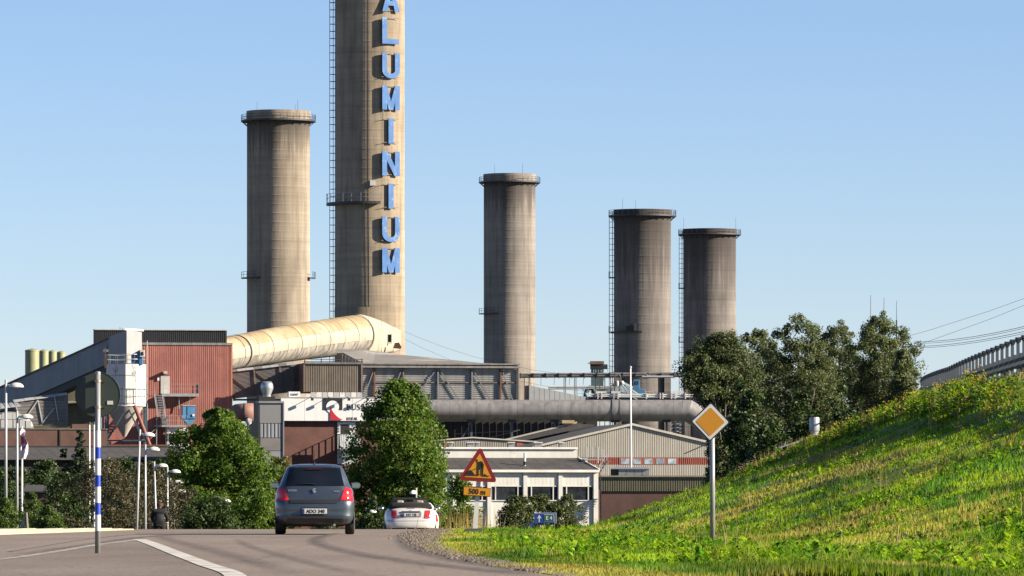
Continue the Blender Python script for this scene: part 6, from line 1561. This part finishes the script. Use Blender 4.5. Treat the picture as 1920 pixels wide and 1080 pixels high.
# ------------------------------------------------------------------ cars
def paint_mat(name, col, metal=.55, rough=.32):
    m, n, l, b = _nt(name); pos = n.new('ShaderNodeNewGeometry').outputs['Position']
    c = _ramp(n, l, _noise(n, l, pos, 1.4, detail=3), [(.35, [k * .9 for k in col]), (.65, [k * 1.08 for k in col])])
    l.new(c, b.inputs['Base Color']); b.inputs['Metallic'].default_value = metal
    l.new(_ramp(n, l, _noise(n, l, pos, 3.0, detail=5), [(.3, rough * .8), (.7, rough * 1.35)]), b.inputs['Roughness'])
    b.inputs['Coat Weight'].default_value = .7; b.inputs['Coat Roughness'].default_value = .08
    return m
class Shell:
    """car body described by horizontal slices: z, half width, rear y, front y, corner radius"""
    def __init__(s, sl, bow=.07): s.sl = sl; s.bow = bow; s.z = [q[0] for q in sl]
    def at(s, z): return [float(np.interp(z, s.z, [q[i] for q in s.sl])) for i in (1, 2, 3, 4)]
    def rear(s, x, z):
        w, r, f, c = s.at(z); e = max(0.0, (abs(x) - (w - c)) / c); e = min(e, 1.0)
        return r + s.bow * (x / w) ** 2 + c * (1 - math.sqrt(max(0, 1 - e * e)))
    def ring(s, z):
        w, r, f, c = s.at(z); pts = []
        for k in range(11): x = -(w - c) + 2 * (w - c) * k / 10; pts.append((x, s.rear(x, z)))
        for k in range(1, 7):
            a = math.pi / 2 * k / 6; x = w - c + c * math.sin(a); pts.append((x, r + s.bow * (x / w) ** 2 + c * (1 - math.cos(a))))
        y1 = r + c + s.bow; y2 = f - c * 1.4
        for k in range(1, 12): pts.append((w, y1 + (y2 - y1) * k / 12))
        for k in range(7): a = math.pi / 2 * k / 6; pts.append((w - c * 1.4 + c * 1.4 * math.cos(a), y2 + c * 1.4 * math.sin(a)))
        half = pts[5:]           # right half from the middle of the rear
        left = [(-x, y) for x, y in reversed(half)]
        return half + [(0, f + .02)] + left[:-1]
    def mesh(s, zs):
        mb = MB(); R = [s.ring(z) for z in zs]; n = len(R[0])
        for z, r in zip(zs, R): mb.v += [(x, y, z) for x, y in r]
        for i in range(len(zs) - 1): mb.f += [(i * n + k, i * n + (k + 1) % n, (i + 1) * n + (k + 1) % n, (i + 1) * n + k) for k in range(n)]
        mb.f.append(tuple(range((len(zs) - 1) * n, len(zs) * n))); mb.f.append(tuple(range(n - 1, -1, -1)))
        return mb
    def rear_patch(s, poly, off, nx=10, nz=8):
        """poly: 4 corners (x, z) clockwise from lower left, laid on the rear surface"""
        mb = MB(); a, b, c, d = [Vector(p) for p in poly]
        for j in range(nz + 1):
            v = j / nz; p0 = a.lerp(d, v); p1 = b.lerp(c, v)
            for i in range(nx + 1):
                q = p0.lerp(p1, i / nx); mb.v.append((q.x, s.rear(q.x, q.y) - off, q.y))
        for j in range(nz):
            for i in range(nx): k = j * (nx + 1) + i; mb.f.append((k, k + 1, k + nx + 2, k + nx + 1))
        return mb
    def side_patch(s, sx, quad, off, n=6):
        mb = MB(); a, b, c, d = [Vector(p) for p in quad]
        for j in range(n + 1):
            p0 = a.lerp(d, j / n); p1 = b.lerp(c, j / n)
            for i in range(n + 1): q = p0.lerp(p1, i / n); mb.v.append((sx * (s.at(q.y)[0] + off), q.x, q.y))
        for j in range(n):
            for i in range(n): k = j * (n + 1) + i; mb.f.append((k, k + 1, k + n + 2, k + n + 1))
        return mb
def smooth_slices(sl, n=3):
    out = []
    for i in range(len(sl) - 1):
        for k in range(n): out.append(tuple(sl[i][j] + (sl[i + 1][j] - sl[i][j]) * k / n for j in range(5)))
    return out + [sl[-1]]
def make_wheel(t, x, y, R, w, rim):
    s = 1 if x > 0 else -1; e = bpy.data.objects.new('wheel', None); e.empty_display_size = .1; COL.objects.link(e); e.location = (x, y, R); e.parent = t; WL[e.name] = Vector((x, y, R))
    vs = []; prof = [(-w / 2, R * .72), (-w / 2, R * .93), (-w / 2 + .03, R), (w / 2 - .03, R), (w / 2, R * .93), (w / 2, R * .66), (w / 2 - .02, R * .62)]
    n = 28; mb = MB()
    for px, r in prof: vs += [(x + px * s, y + r * math.cos(2 * math.pi * k / n), R + r * math.sin(2 * math.pi * k / n)) for k in range(n)]
    mb.add(vs, [(i * n + k, i * n + (k + 1) % n, (i + 1) * n + (k + 1) % n, (i + 1) * n + k) for i in range(len(prof) - 1) for k in range(n)]); mb.build('tyre', BLACK, e, 'auto')
    mb = MB()
    for k in range(7):
        a = 2 * math.pi * k / 7; mb.tube((x + s * (w / 2 - .03), y, R), (x + s * (w / 2 - .015), y + R * .64 * math.cos(a), R + R * .64 * math.sin(a)), .035, .025, 5)
    mb.build('rim', rim, e)
CHROME = mat('chrome', (.75, .76, .77), .15, .95, .03, 4.0)
ALLOY = mat('alloy_rim', (.35, .36, .37), .35, .7, .1, 6.0)
CARGLASS = glass_mat('car_glass', (.006, .008, .012), .04)
def lens_mat(name, c1, c2):
    m, n, l, b = _nt(name); pos = n.new('ShaderNodeNewGeometry').outputs['Position']
    l.new(_ramp(n, l, _noise(n, l, pos, 9.0, detail=2), [(.35, c1), (.65, c2)]), b.inputs['Base Color']); b.inputs['Roughness'].default_value = .12; b.inputs['Coat Weight'].default_value = .8
    return m
REDLENS = lens_mat('red_lens', (.32, .006, .008), (.62, .02, .02))
TRIM = mat('black_trim', (.02, .021, .023), .55, 0, .15, 5.0)
PLATE_W = mat('plate_white', (.66, .67, .66), .5, 0, .03, 8.0); PLATE_B = mat('plate_blue', (.01, .04, .30), .5); INK = mat('plate_ink', (.012, .014, .02), .5)
def number_plate(t, y, z, txt, w=.52, h=.11):
    p = MB().box(-w / 2, w / 2, y - .02, y, z - h / 2, z + h / 2).build('number_plate', PLATE_W, t, bevel=.004)
    MB().box(-w / 2 + .004, -w / 2 + .045, y - .023, y - .0205, z - h / 2 + .004, z + h / 2 - .004).build('country_band', PLATE_B, p)
    text_mesh('characters', txt, .105, INK, p, (.02, y - .023, z - .036), depth=.001, squash=.92, bold=.0022)

def grey_hatchback():
    t = thing('hatchback_car', 'dark grey hatchback driving away on the road', 'car', (0, 0, 0))
    sl = [(.19, .70, -1.60, 1.66, .22), (.24, .775, -1.74, 1.78, .22), (.33, .815, -1.825, 1.84, .22), (.40, .83, -1.84, 1.85, .23), (.42, .832, -1.835, 1.845, .23), (.60, .845, -1.84, 1.83, .24), (.70, .842, -1.825, 1.80, .24), (.735, .838, -1.80, 1.78, .24), (.745, .836, -1.765, 1.76, .24), (.90, .825, -1.745, 1.52, .24),
          (.97, .80, -1.725, 1.25, .24), (1.03, .765, -1.70, 1.0, .24), (1.06, .745, -1.685, .9, .24), (1.25, .672, -1.595, .5, .23), (1.38, .618, -1.515, .25, .22), (1.43, .588, -1.47, .15, .22), (1.47, .53, -1.39, .02, .22), (1.493, .44, -1.25, -.12, .2), (1.506, .30, -1.0, -.3, .16)]
    sh = Shell(sl)
    PT = paint_mat('grey_metallic_paint', (.058, .076, .098), .55, .33)
    sh.mesh([q[0] for q in smooth_slices(sl, 2)]).build('body', PT, t, True)
    g = sh.rear_patch([(-.628, 1.035), (.628, 1.035), (.538, 1.422), (-.538, 1.422)], .008, 14, 10).build('rear_window', CARGLASS, t, True)
    MB().box(-.16, .16, -1.545, -1.52, 1.385, 1.405).build('brake_light', mat('dark_red_lens', (.10, .01, .012), .3), g)
    MB().tube((0, sh.rear(0, 1.07) - .03, 1.07), (-.36, sh.rear(-.36, 1.09) - .025, 1.09), .012, .006, 6).build('wiper', BLACK, g)
    for s in (-1, 1):
        P4 = [(.545 * s, .745), (.825 * s, .70), (.79 * s, .965), (.655 * s, 1.01)]
        if s < 0: P4 = [P4[1], P4[0], P4[3], P4[2]]
        sh.rear_patch(P4, .012, 8, 8).build('taillight', REDLENS, t, True)
        sh.side_patch(s, [(-1.35, 1.06), (-.35, 1.06), (-.35, 1.40), (-1.2, 1.38)], .006).build('side_window', CARGLASS, t, True)
        sh.side_patch(s, [(-.28, 1.06), (.72, 1.06), (.2, 1.38), (-.28, 1.40)], .006).build('side_window', CARGLASS, t, True)
        for yy in (-1.19, 1.2):
            arch = MB(); arch.add([(s * (sh.at(.5)[0] + .004 - (.012 if zz < .35 else 0)), yy + .355 * math.cos(a), .30 + .355 * math.sin(a)) for a in np.linspace(-.2, math.pi + .2, 19) for zz in (.30 + .355 * math.sin(a),)], [tuple(range(19))]); arch.build('wheel_arch', BLACK, t)
            make_wheel(t, s * .745, yy, .30, .20, ALLOY)
        m_ = MB(); c = Vector((s * .875, .52, 1.05)); vs = []
        for i in range(7):
            for k in range(12): a = math.pi * (i + .5) / 7; b = 2 * math.pi * k / 12; vs.append((c.x + .105 * math.sin(a) * math.cos(b), c.y + .09 * math.cos(a), c.z + .075 * math.sin(a) * math.sin(b)))
        m_.add(vs, [(i * 12 + k, i * 12 + (k + 1) % 12, (i + 1) * 12 + (k + 1) % 12, (i + 1) * 12 + k) for i in range(6) for k in range(12)] + [tuple(range(11, -1, -1)), tuple(range(72, 84))]); mo = m_.build('mirror', PT, t, True)
        MB().box(c.x - .085, c.x + .085, c.y - .095, c.y - .08, c.z - .055, c.z + .055).build('mirror_glass', mat('mirror_glass', (.30, .38, .40), .05, .8), mo, bevel=.02)
        MB().tube((s * .72, .55, 1.0), (s * .83, .53, 1.01), .03, n=6).build('mirror_arm', TRIM, mo)
    SEAM = mat('panel_gap', (.012, .013, .015), .7)
    for s in (-1, 1):
        sh.rear_patch([(s * .575 - .006, .745), (s * .575 + .006, .745), (s * .66 + .006, 1.035), (s * .66 - .006, 1.035)], .004, 1, 8).build('panel_gap', SEAM, t)
        sh.rear_patch([(s * .72 - .10, .722), (s * .72 + .10, .718), (s * .72 + .10, .728), (s * .72 - .10, .732)], .005, 4, 1).build('panel_gap', SEAM, t)
    sh.rear_patch([(-.56, 1.428), (.56, 1.428), (.55, 1.438), (-.55, 1.438)], .005, 10, 1).build('panel_gap', SEAM, t)
    sh.rear_patch([(-.80, .392), (.80, .392), (.80, .40), (-.80, .40)], .005, 14, 1).build('panel_gap', SEAM, t)
    sh.rear_patch([(-.49, .672), (.49, .672), (.56, .742), (-.56, .742)], .014, 12, 3).build('hatch_lip_shade', TRIM, t, True)  # black strip painted as the shadow under the hatch lip
    sh.rear_patch([(-.30, .40), (.27, .40), (.27, .58), (-.30, .58)], .004, 8, 4).build('plate_recess_shade', mat('recess_shadow', (.03, .036, .044), .5), t, True)  # recess shadow painted as a dark patch on the body surface
    sh.rear_patch([(-.78, .20), (.78, .20), (.81, .335), (-.81, .335)], .006, 14, 4).build('lower_bumper', mat('grey_trim', (.035, .04, .045), .5), t, True)
    sh.rear_patch([(-.09, .285), (.08, .285), (.08, .335), (-.09, .335)], .02, 4, 2).build('fog_reflector', mat('dark_red_lens', (.1, .01, .012), .3), t, True)
    number_plate(t, sh.rear(0, .5) - .012, .495, 'ADO 340')
    MB().lathe((-.01, -1.2, 1.495), [(.025, 0), (.02, .03), (.006, .05), (.005, .30), (.001, .301)], 8).build('antenna', BLACK, t)
    # hatch emblem and badges
    em = MB(); zz = .925; yy = sh.rear(0, zz) - .012
    for poly in ([(-.042, .965), (-.005, .985), (.034, .965), (.01, .952), (-.006, .960)], [(-.042, .965), (-.018, .948), (.040, .912), (.018, .895), (-.042, .935)], [(.040, .912), (.0, .888), (-.042, .905), (-.018, .918), (0, .906), (.018, .912)]): em.prism(poly, yy - .006 - .001 * len(em.f), yy + .004)
    em.build('emblem', CHROME, t)
    text_mesh('badge', 'SUZUKI', .052, CHROME, t, (-.47, sh.rear(-.47, .93) - .014, .92), depth=.002, bold=.001); text_mesh('badge', 'SWIFT', .045, CHROME, t, (.47, sh.rear(.47, .91) - .014, .90), depth=.002, bold=.001)
    MB().box(-.62, .62, -1.5, 1.4, .17, .30).build('underbody', BLACK, t); MB().tube((.42, -1.78, .20), (.42, -1.5, .21), .03, n=8).build('exhaust', STEEL, t)
    for s in (-.32, .32): MB().box(s - .13, s + .13, -.55, -.45, 1.02, 1.22).build('headrest', mat('seat_fabric', (.03, .03, .035), .9), t, bevel=.04)
    return t
t = grey_hatchback(); D = 121.0
t.location = (PX(585.5, D), D + 1.8, float(G(D)) + .006); t.rotation_euler.z = rad(1.6)

def convertible():
    t = thing('convertible_car', 'white open convertible with black folded roof just over the crest', 'car', (0, 0, 0))
    sl = [(.20, .68, -1.70, 1.66, .28), (.27, .78, -1.84, 1.80, .30), (.36, .835, -1.90, 1.86, .32), (.50, .855, -1.90, 1.88, .34), (.56, .86, -1.885, 1.87, .35), (.58, .858, -1.87, 1.86, .35), (.75, .85, -1.85, 1.80, .36), (.88, .82, -1.80, 1.65, .36), (.96, .775, -1.72, 1.2, .36), (1.0, .72, -1.62, .95, .34), (1.015, .62, -1.45, .9, .3)]
    sh = Shell(sl, .12); PT = paint_mat('white_car_paint', (.52, .51, .48), .1, .3)
    sh.mesh([q[0] for q in smooth_slices(sl, 2)]).build('body', PT, t, True)
    for s in (-1, 1):
        q4 = [(.47 * s, .66), (.655 * s, .65), (.64 * s, .91), (.49 * s, .90)]
        if s < 0: q4 = [q4[1], q4[0], q4[3], q4[2]]
        cx_ = sum(p[0] for p in q4) / 4; cz_ = sum(p[1] for p in q4) / 4; rim = [(cx_ + (a - cx_) * 1.22, cz_ + (b - cz_) * 1.13) for a, b in q4]
        sh.rear_patch(rim, .008, 8, 8).build('taillight_rim', CHROME, t, True); sh.rear_patch(q4, .02, 8, 8).build('taillight', REDLENS, t, True)
        for yy in (-1.2, 1.25):
            arch = MB(); arch.add([(s * (.862), yy + .37 * math.cos(a), .31 + .37 * math.sin(a)) for a in np.linspace(-.2, math.pi + .2, 19)], [tuple(range(19))]); arch.build('wheel_arch', BLACK, t); make_wheel(t, s * .76, yy, .31, .205, ALLOY)
        c = Vector((s * .955, .55, 1.0)); vs = []; m_ = MB()
        for i in range(7):
            for k in range(12): a = math.pi * (i + .5) / 7; b = 2 * math.pi * k / 12; vs.append((c.x + .10 * math.sin(a) * math.cos(b), c.y + .09 * math.cos(a), c.z + .075 * math.sin(a) * math.sin(b)))
        m_.add(vs, [(i * 12 + k, i * 12 + (k + 1) % 12, (i + 1) * 12 + (k + 1) % 12, (i + 1) * 12 + k) for i in range(6) for k in range(12)] + [tuple(range(11, -1, -1)), tuple(range(72, 84))]); mo = m_.build('mirror', CHROME, t, True)
        MB().tube((s * .76, .6, .96), (s * .88, .56, .98), .03, n=6).build('mirror_arm', TRIM, mo)
        # windscreen pillars and headrests
        MB().tube((s * .70, .85, .98), (s * .56, .35, 1.335), .035, .03, 8).build('windscreen_pillar', TRIM, t); MB().box(s * .33 - .12, s * .33 + .12, -.42, -.32, 1.04, 1.27).build('headrest', mat('beige_leather', (.42, .36, .29), .7), t, bevel=.05)
        MB().box(s * .36 - .13, s * .36 + .13, -1.0, -.9, .98, 1.17).build('rear_headrest', mat('black_leather', (.03, .03, .03), .7), t, bevel=.05)
    MB().tube((-.57, .35, 1.335), (.57, .35, 1.335), .035, None, 8).build('windscreen_header', TRIM, t)
    MB().add([(-.69, .84, .99), (.69, .84, .99), (.55, .36, 1.32), (-.55, .36, 1.32)], [(0, 1, 2, 3)]).build('windscreen', glass_mat('tinted_windscreen', (.02, .03, .025), .1), t)
    MB().box(-.12, .12, .40, .44, 1.22, 1.29).build('rear_view_mirror', BLACK, t, bevel=.02)
    mb = MB(); pr = [(-.74, .98), (-.70, 1.10), (-.60, 1.165), (0, 1.185), (.60, 1.165), (.70, 1.10), (.74, .98)]
    vs = []
    for yy, f, dz in ((-1.60, .93, -.07), (-1.50, 1.0, 0), (-1.2, 1.0, .015), (-1.02, .97, -.03), (-.98, .9, -.12)): vs += [(x * f, yy, max(.975, z + dz)) for x, z in pr]
    mb.add(vs, [(i * 7 + k, i * 7 + k + 1, (i + 1) * 7 + k + 1, (i + 1) * 7 + k) for i in range(4) for k in range(6)] + [tuple(range(6, -1, -1)), tuple(range(28, 35))]); mb.build('folded_roof', mat('black_canvas', (.012, .012, .013), .95), t, True)
    sh.rear_patch([(-.14, .975), (.14, .975), (.13, .992), (-.13, .992)], .01, 4, 2).build('brake_light', mat('dark_red_lens', (.1, .01, .012), .3), t)
    sh.rear_patch([(-.34, .69), (.34, .69), (.36, .85), (-.36, .85)], .006, 8, 4).build('plate_recess_shade', mat('shadow_grey', (.20, .20, .20), .5), t, True); sh.rear_patch([(-.34, .852), (.34, .852), (.31, .895), (-.31, .895)], .03, 8, 2).build('chrome_handle', CHROME, t, True)  # grey patch paints the shade of the plate recess
    number_plate(t, sh.rear(0, .76) - .012, .77, 'KKF 72B'); MB().lathe((0, 0, 0), [], 4) if False else None
    sh.rear_patch([(-.74, .555), (.74, .555), (.75, .575), (-.75, .575)], .005, 14, 2).build('bumper_seam', mat('seam_grey', (.25, .25, .25), .6), t, True)
    sh.rear_patch([(-.66, .21), (.66, .21), (.72, .33), (-.72, .33)], .006, 12, 3).build('lower_bumper', TRIM, t, True); sh.rear_patch([(-.17, .265), (.17, .265), (.17, .335), (-.17, .335)], .02, 4, 2).build('fog_light_frame', CHROME, t, True); sh.rear_patch([(-.12, .275), (.12, .275), (.12, .325), (-.12, .325)], .028, 4, 2).build('fog_light', mat('dark_red_lens', (.1, .01, .012), .3), t, True)
    MB().lathe((0, sh.rear(0, .91) - .01, .915), [(.03, -.005), (.03, .005)], 12).build('emblem', BLACK, t)
    MB().box(-.6, .6, -1.6, 1.5, .17, .3).build('underbody', BLACK, t)
    return t
t = convertible(); D = 190.0
t.location = (PX(766.5, D), D + 1.8, PZ(991.5, D) - .32); t.rotation_euler.z = rad(2.0); t.rotation_euler.x = rad(-.6)

def white_saloon():
    t = thing('white_car', 'white car almost hidden behind the open convertible', 'car', (0, 0, 0))
    sl = [(.20, .72, -1.95, 2.0, .22), (.30, .83, -2.08, 2.1, .24), (.55, .87, -2.1, 2.1, .25), (.80, .865, -2.06, 2.0, .25), (.98, .83, -2.0, 1.4, .24), (1.05, .78, -1.93, .9, .24), (1.32, .66, -1.6, .3, .22), (1.43, .56, -1.4, .0, .2), (1.46, .4, -1.1, -.3, .15)]
    sh = Shell(sl); sh.mesh([q[0] for q in smooth_slices(sl, 2)]).build('body', paint_mat('pure_white_paint', (.70, .70, .69), .0, .3), t, True)
    sh.rear_patch([(-.60, 1.04), (.60, 1.04), (.52, 1.38), (-.52, 1.38)], .008, 10, 8).build('rear_window', CARGLASS, t, True)
    for s in (-1, 1):
        q4 = [(.62 * s, .72), (.845 * s, .70), (.80 * s, .98), (.70 * s, .98)]
        if s < 0: q4 = [q4[1], q4[0], q4[3], q4[2]]
        sh.rear_patch(q4, .012, 8, 8).build('taillight', REDLENS, t, True)
        sh.side_patch(s, [(-1.4, 1.06), (.7, 1.06), (.2, 1.36), (-1.1, 1.36)], .006).build('side_window', CARGLASS, t, True)
        for yy in (-1.3, 1.35): make_wheel(t, s * .78, yy, .31, .2, ALLOY)
        MB().box(s * .95 - .10, s * .95 + .10, .5, .66, .97, 1.10).build('mirror', BLACK, t, bevel=.04)
    number_plate(t, sh.rear(0, .6) - .012, .62, '')
    return t
t = white_saloon(); D = 214.0
t.location = (PX(776.5, D), D + 2.0, PZ(966, D) - .99); t.rotation_euler.z = rad(2.0); t.rotation_euler.x = rad(-1.2)

# ------------------------------------------------------------------ cyclist
D = 205.0; bx, bz = PX(298.5, D), PZ(944, D) - 1.72
CLOTH = mat('dark_jacket', (.005, .0065, .013), .85, 0, .25, 6.0); TROU = mat('black_trousers', (.004, .004, .0045), .9, 0, .2, 6.0)
def skin_mesh(name, verts, edges, radii, m, parent, sub=2):
    me = bpy.data.meshes.new(name); me.from_pydata(verts, edges, [])
    ob = bpy.data.objects.new(name, me); COL.objects.link(ob)
    ob.modifiers.new('skin', 'SKIN'); sb = ob.modifiers.new('sub', 'SUBSURF'); sb.levels = sub; sb.render_levels = sub
    for i, r in enumerate(radii): me.skin_vertices[0].data[i].radius = (r, r) if not hasattr(r, '__len__') else r
    me.skin_vertices[0].data[0].use_root = True
    bpy.context.view_layer.update()
    ev = bpy.data.meshes.new_from_object(ob.evaluated_get(bpy.context.evaluated_depsgraph_get()))
    bpy.data.objects.remove(ob)
    ev.materials.clear(); ev.materials.append(m); ev.polygons.foreach_set('use_smooth', [True] * len(ev.polygons))
    o = bpy.data.objects.new(name, ev); COL.objects.link(o); o.parent = parent; WL[o.name] = Vector((0, 0, 0)); return o
t = thing('person', 'person in dark jacket and black trousers riding a bicycle away', 'person', (0, 0, 0))
V = [(0, -.18, .98), (0, -.10, 1.14), (0, .04, 1.32), (0, .12, 1.44), (0, .17, 1.52), (0, .20, 1.60),
     (-.20, .10, 1.42), (-.27, .24, 1.22), (-.25, .48, 1.06), (.20, .10, 1.42), (.27, .24, 1.22), (.25, .48, 1.06),
     (-.11, -.14, .95), (-.17, .22, .80), (-.12, .02, .42), (-.12, .14, .36), (.11, -.14, .95), (.16, .16, .58), (.12, -.06, .22), (.12, .06, .15)]
E = [(0, 1), (1, 2), (2, 3), (3, 4), (4, 5), (3, 6), (6, 7), (7, 8), (3, 9), (9, 10), (10, 11), (0, 12), (12, 13), (13, 14), (14, 15), (0, 16), (16, 17), (17, 18), (18, 19)]
Rr = [(.17, .15), (.17, .14), (.20, .13), (.17, .11), .06, .06, .10, .075, .05, .10, .075, .05, .12, .085, .055, .045, .12, .085, .055, .045]
bodyo = skin_mesh('body', V, E, Rr, CLOTH, t)
bodyo.data.materials.append(TROU)
for p in bodyo.data.polygons:
    if p.center.z < 1.10 and abs(p.center.x) < .27: p.material_index = 1
hv = [(0, .18, 1.54), (0, .21, 1.62), (0, .22, 1.70)]
skin_mesh('head', hv, [(0, 1), (1, 2)], [(.06, .06), (.085, .10), (.075, .09)], mat('skin_tone', (.42, .24, .17), .6), t)
mb = MB(); vs = []
for i in range(8):
    a = math.pi * .62 * i / 7
    for k in range(16): b = 2 * math.pi * k / 16; vs.append((.105 * math.sin(a) * math.cos(b), .20 + .125 * math.sin(a) * math.sin(b) - .01, 1.655 + .105 * math.cos(a)))
mb.add(vs, [(i * 16 + k, (i + 1) * 16 + k, (i + 1) * 16 + (k + 1) % 16, i * 16 + (k + 1) % 16) for i in range(7) for k in range(16)]); mb.build('cap', mat('dark_red_cap', (.055, .012, .014), .8), t, True)
for s in (-1, 1):
    c = Vector((s * .25, .52, 1.04)); mb = MB(); mb.path([c + Vector((0, -.06, .02)), c + Vector((0, 0, 0)), c + Vector((0, .05, -.02))], [.03, .042, .03], 8)
    mb.build('palm', mat('skin_tone', (.42, .24, .17), .6), t, True)
    for k in range(4): f = c + Vector((s * (-.03 + .02 * k), .05, 0)); MB().path([f, f + Vector((0, .035, -.02)), f + Vector((0, .02, -.055))], [.011, .010, .008], 6).build('finger', mat('skin_tone', (.42, .24, .17), .6), t, True)
    f = c + Vector((-s * .04, .0, -.01)); MB().path([f, f + Vector((-s * .015, .04, -.03))], [.012, .009], 6).build('thumb', mat('skin_tone', (.42, .24, .17), .6), t, True)
t.location = (bx, D, bz)
b = thing('bicycle', 'dark bicycle under the person in black', 'bicycle', (0, 0, 0))
for yy in (-.52, .55):
    e = bpy.data.objects.new('wheel', None); e.empty_display_size = .1; COL.objects.link(e); e.parent = b; e.location = (0, yy, .34); WL[e.name] = Vector((0, yy, .34))
    MB().path([(0, yy + .325 * math.cos(a), .34 + .325 * math.sin(a)) for a in np.linspace(0, 2 * math.pi, 33)], .02, 8, False).build('tyre', BLACK, e, True)
    mb = MB()
    for k in range(12): a = 2 * math.pi * k / 12; mb.tube((0, yy, .34), (0, yy + .31 * math.cos(a), .34 + .31 * math.sin(a)), .003, n=3)
    mb.build('spoke', STEEL, e, kind='stuff'); MB().tube((-.05, yy, .34), (.05, yy, .34), .02, n=8).build('hub', STEEL, e)
mb = MB(); FR = mat('bicycle_frame', (.03, .03, .035), .4, .3)
for p0, p1 in (((0, -.22, .92), (0, -.05, .30)), ((0, -.05, .30), (0, .36, .80)), ((0, .36, .86), (0, -.18, .78)), ((.04, -.52, .34), (.02, -.05, .30)), ((-.04, -.52, .34), (-.02, -.05, .30)), ((.04, -.52, .34), (.01, -.18, .78)), ((-.04, -.52, .34), (-.01, -.18, .78)), ((0, .36, .98), (0, .42, .60)), ((.04, .42, .62), (.04, .55, .34)), ((-.04, .42, .62), (-.04, .55, .34))): mb.tube(p0, p1, .017, n=8)
mb.build('frame', FR, b)
MB().path([(-.32, .42, 1.02), (-.2, .42, 1.03), (0, .38, .99), (.2, .42, 1.03), (.32, .42, 1.02)], .014, 8).build('handlebar', STEEL, b, True); MB().box(-.09, .09, -.34, -.10, .90, .95).build('saddle', BLACK, b, bevel=.02)
MB().path([(0, -.52 + .37 * math.cos(a), .34 + .37 * math.sin(a)) for a in np.linspace(.3, 2.9, 12)], .03, 4).build('mudguard', mat('pale_mudguard', (.40, .37, .33), .5), b, True); MB().box(-.035, .035, -.90, -.87, .58, .66).build('rear_reflector', REDLENS, b)
for s, a in ((-1, .9), (1, -2.2)): MB().tube((s * .07, -.05, .30), (s * .09, -.05 + .17 * math.cos(a), .30 + .17 * math.sin(a)), .012, n=6).build('crank', STEEL, b)
b.location = (bx, D, bz)
for o_ in list(bpy.data.objects):
    if o_.name.startswith('lettering') and o_.parent is None: bpy.data.objects.remove(o_)
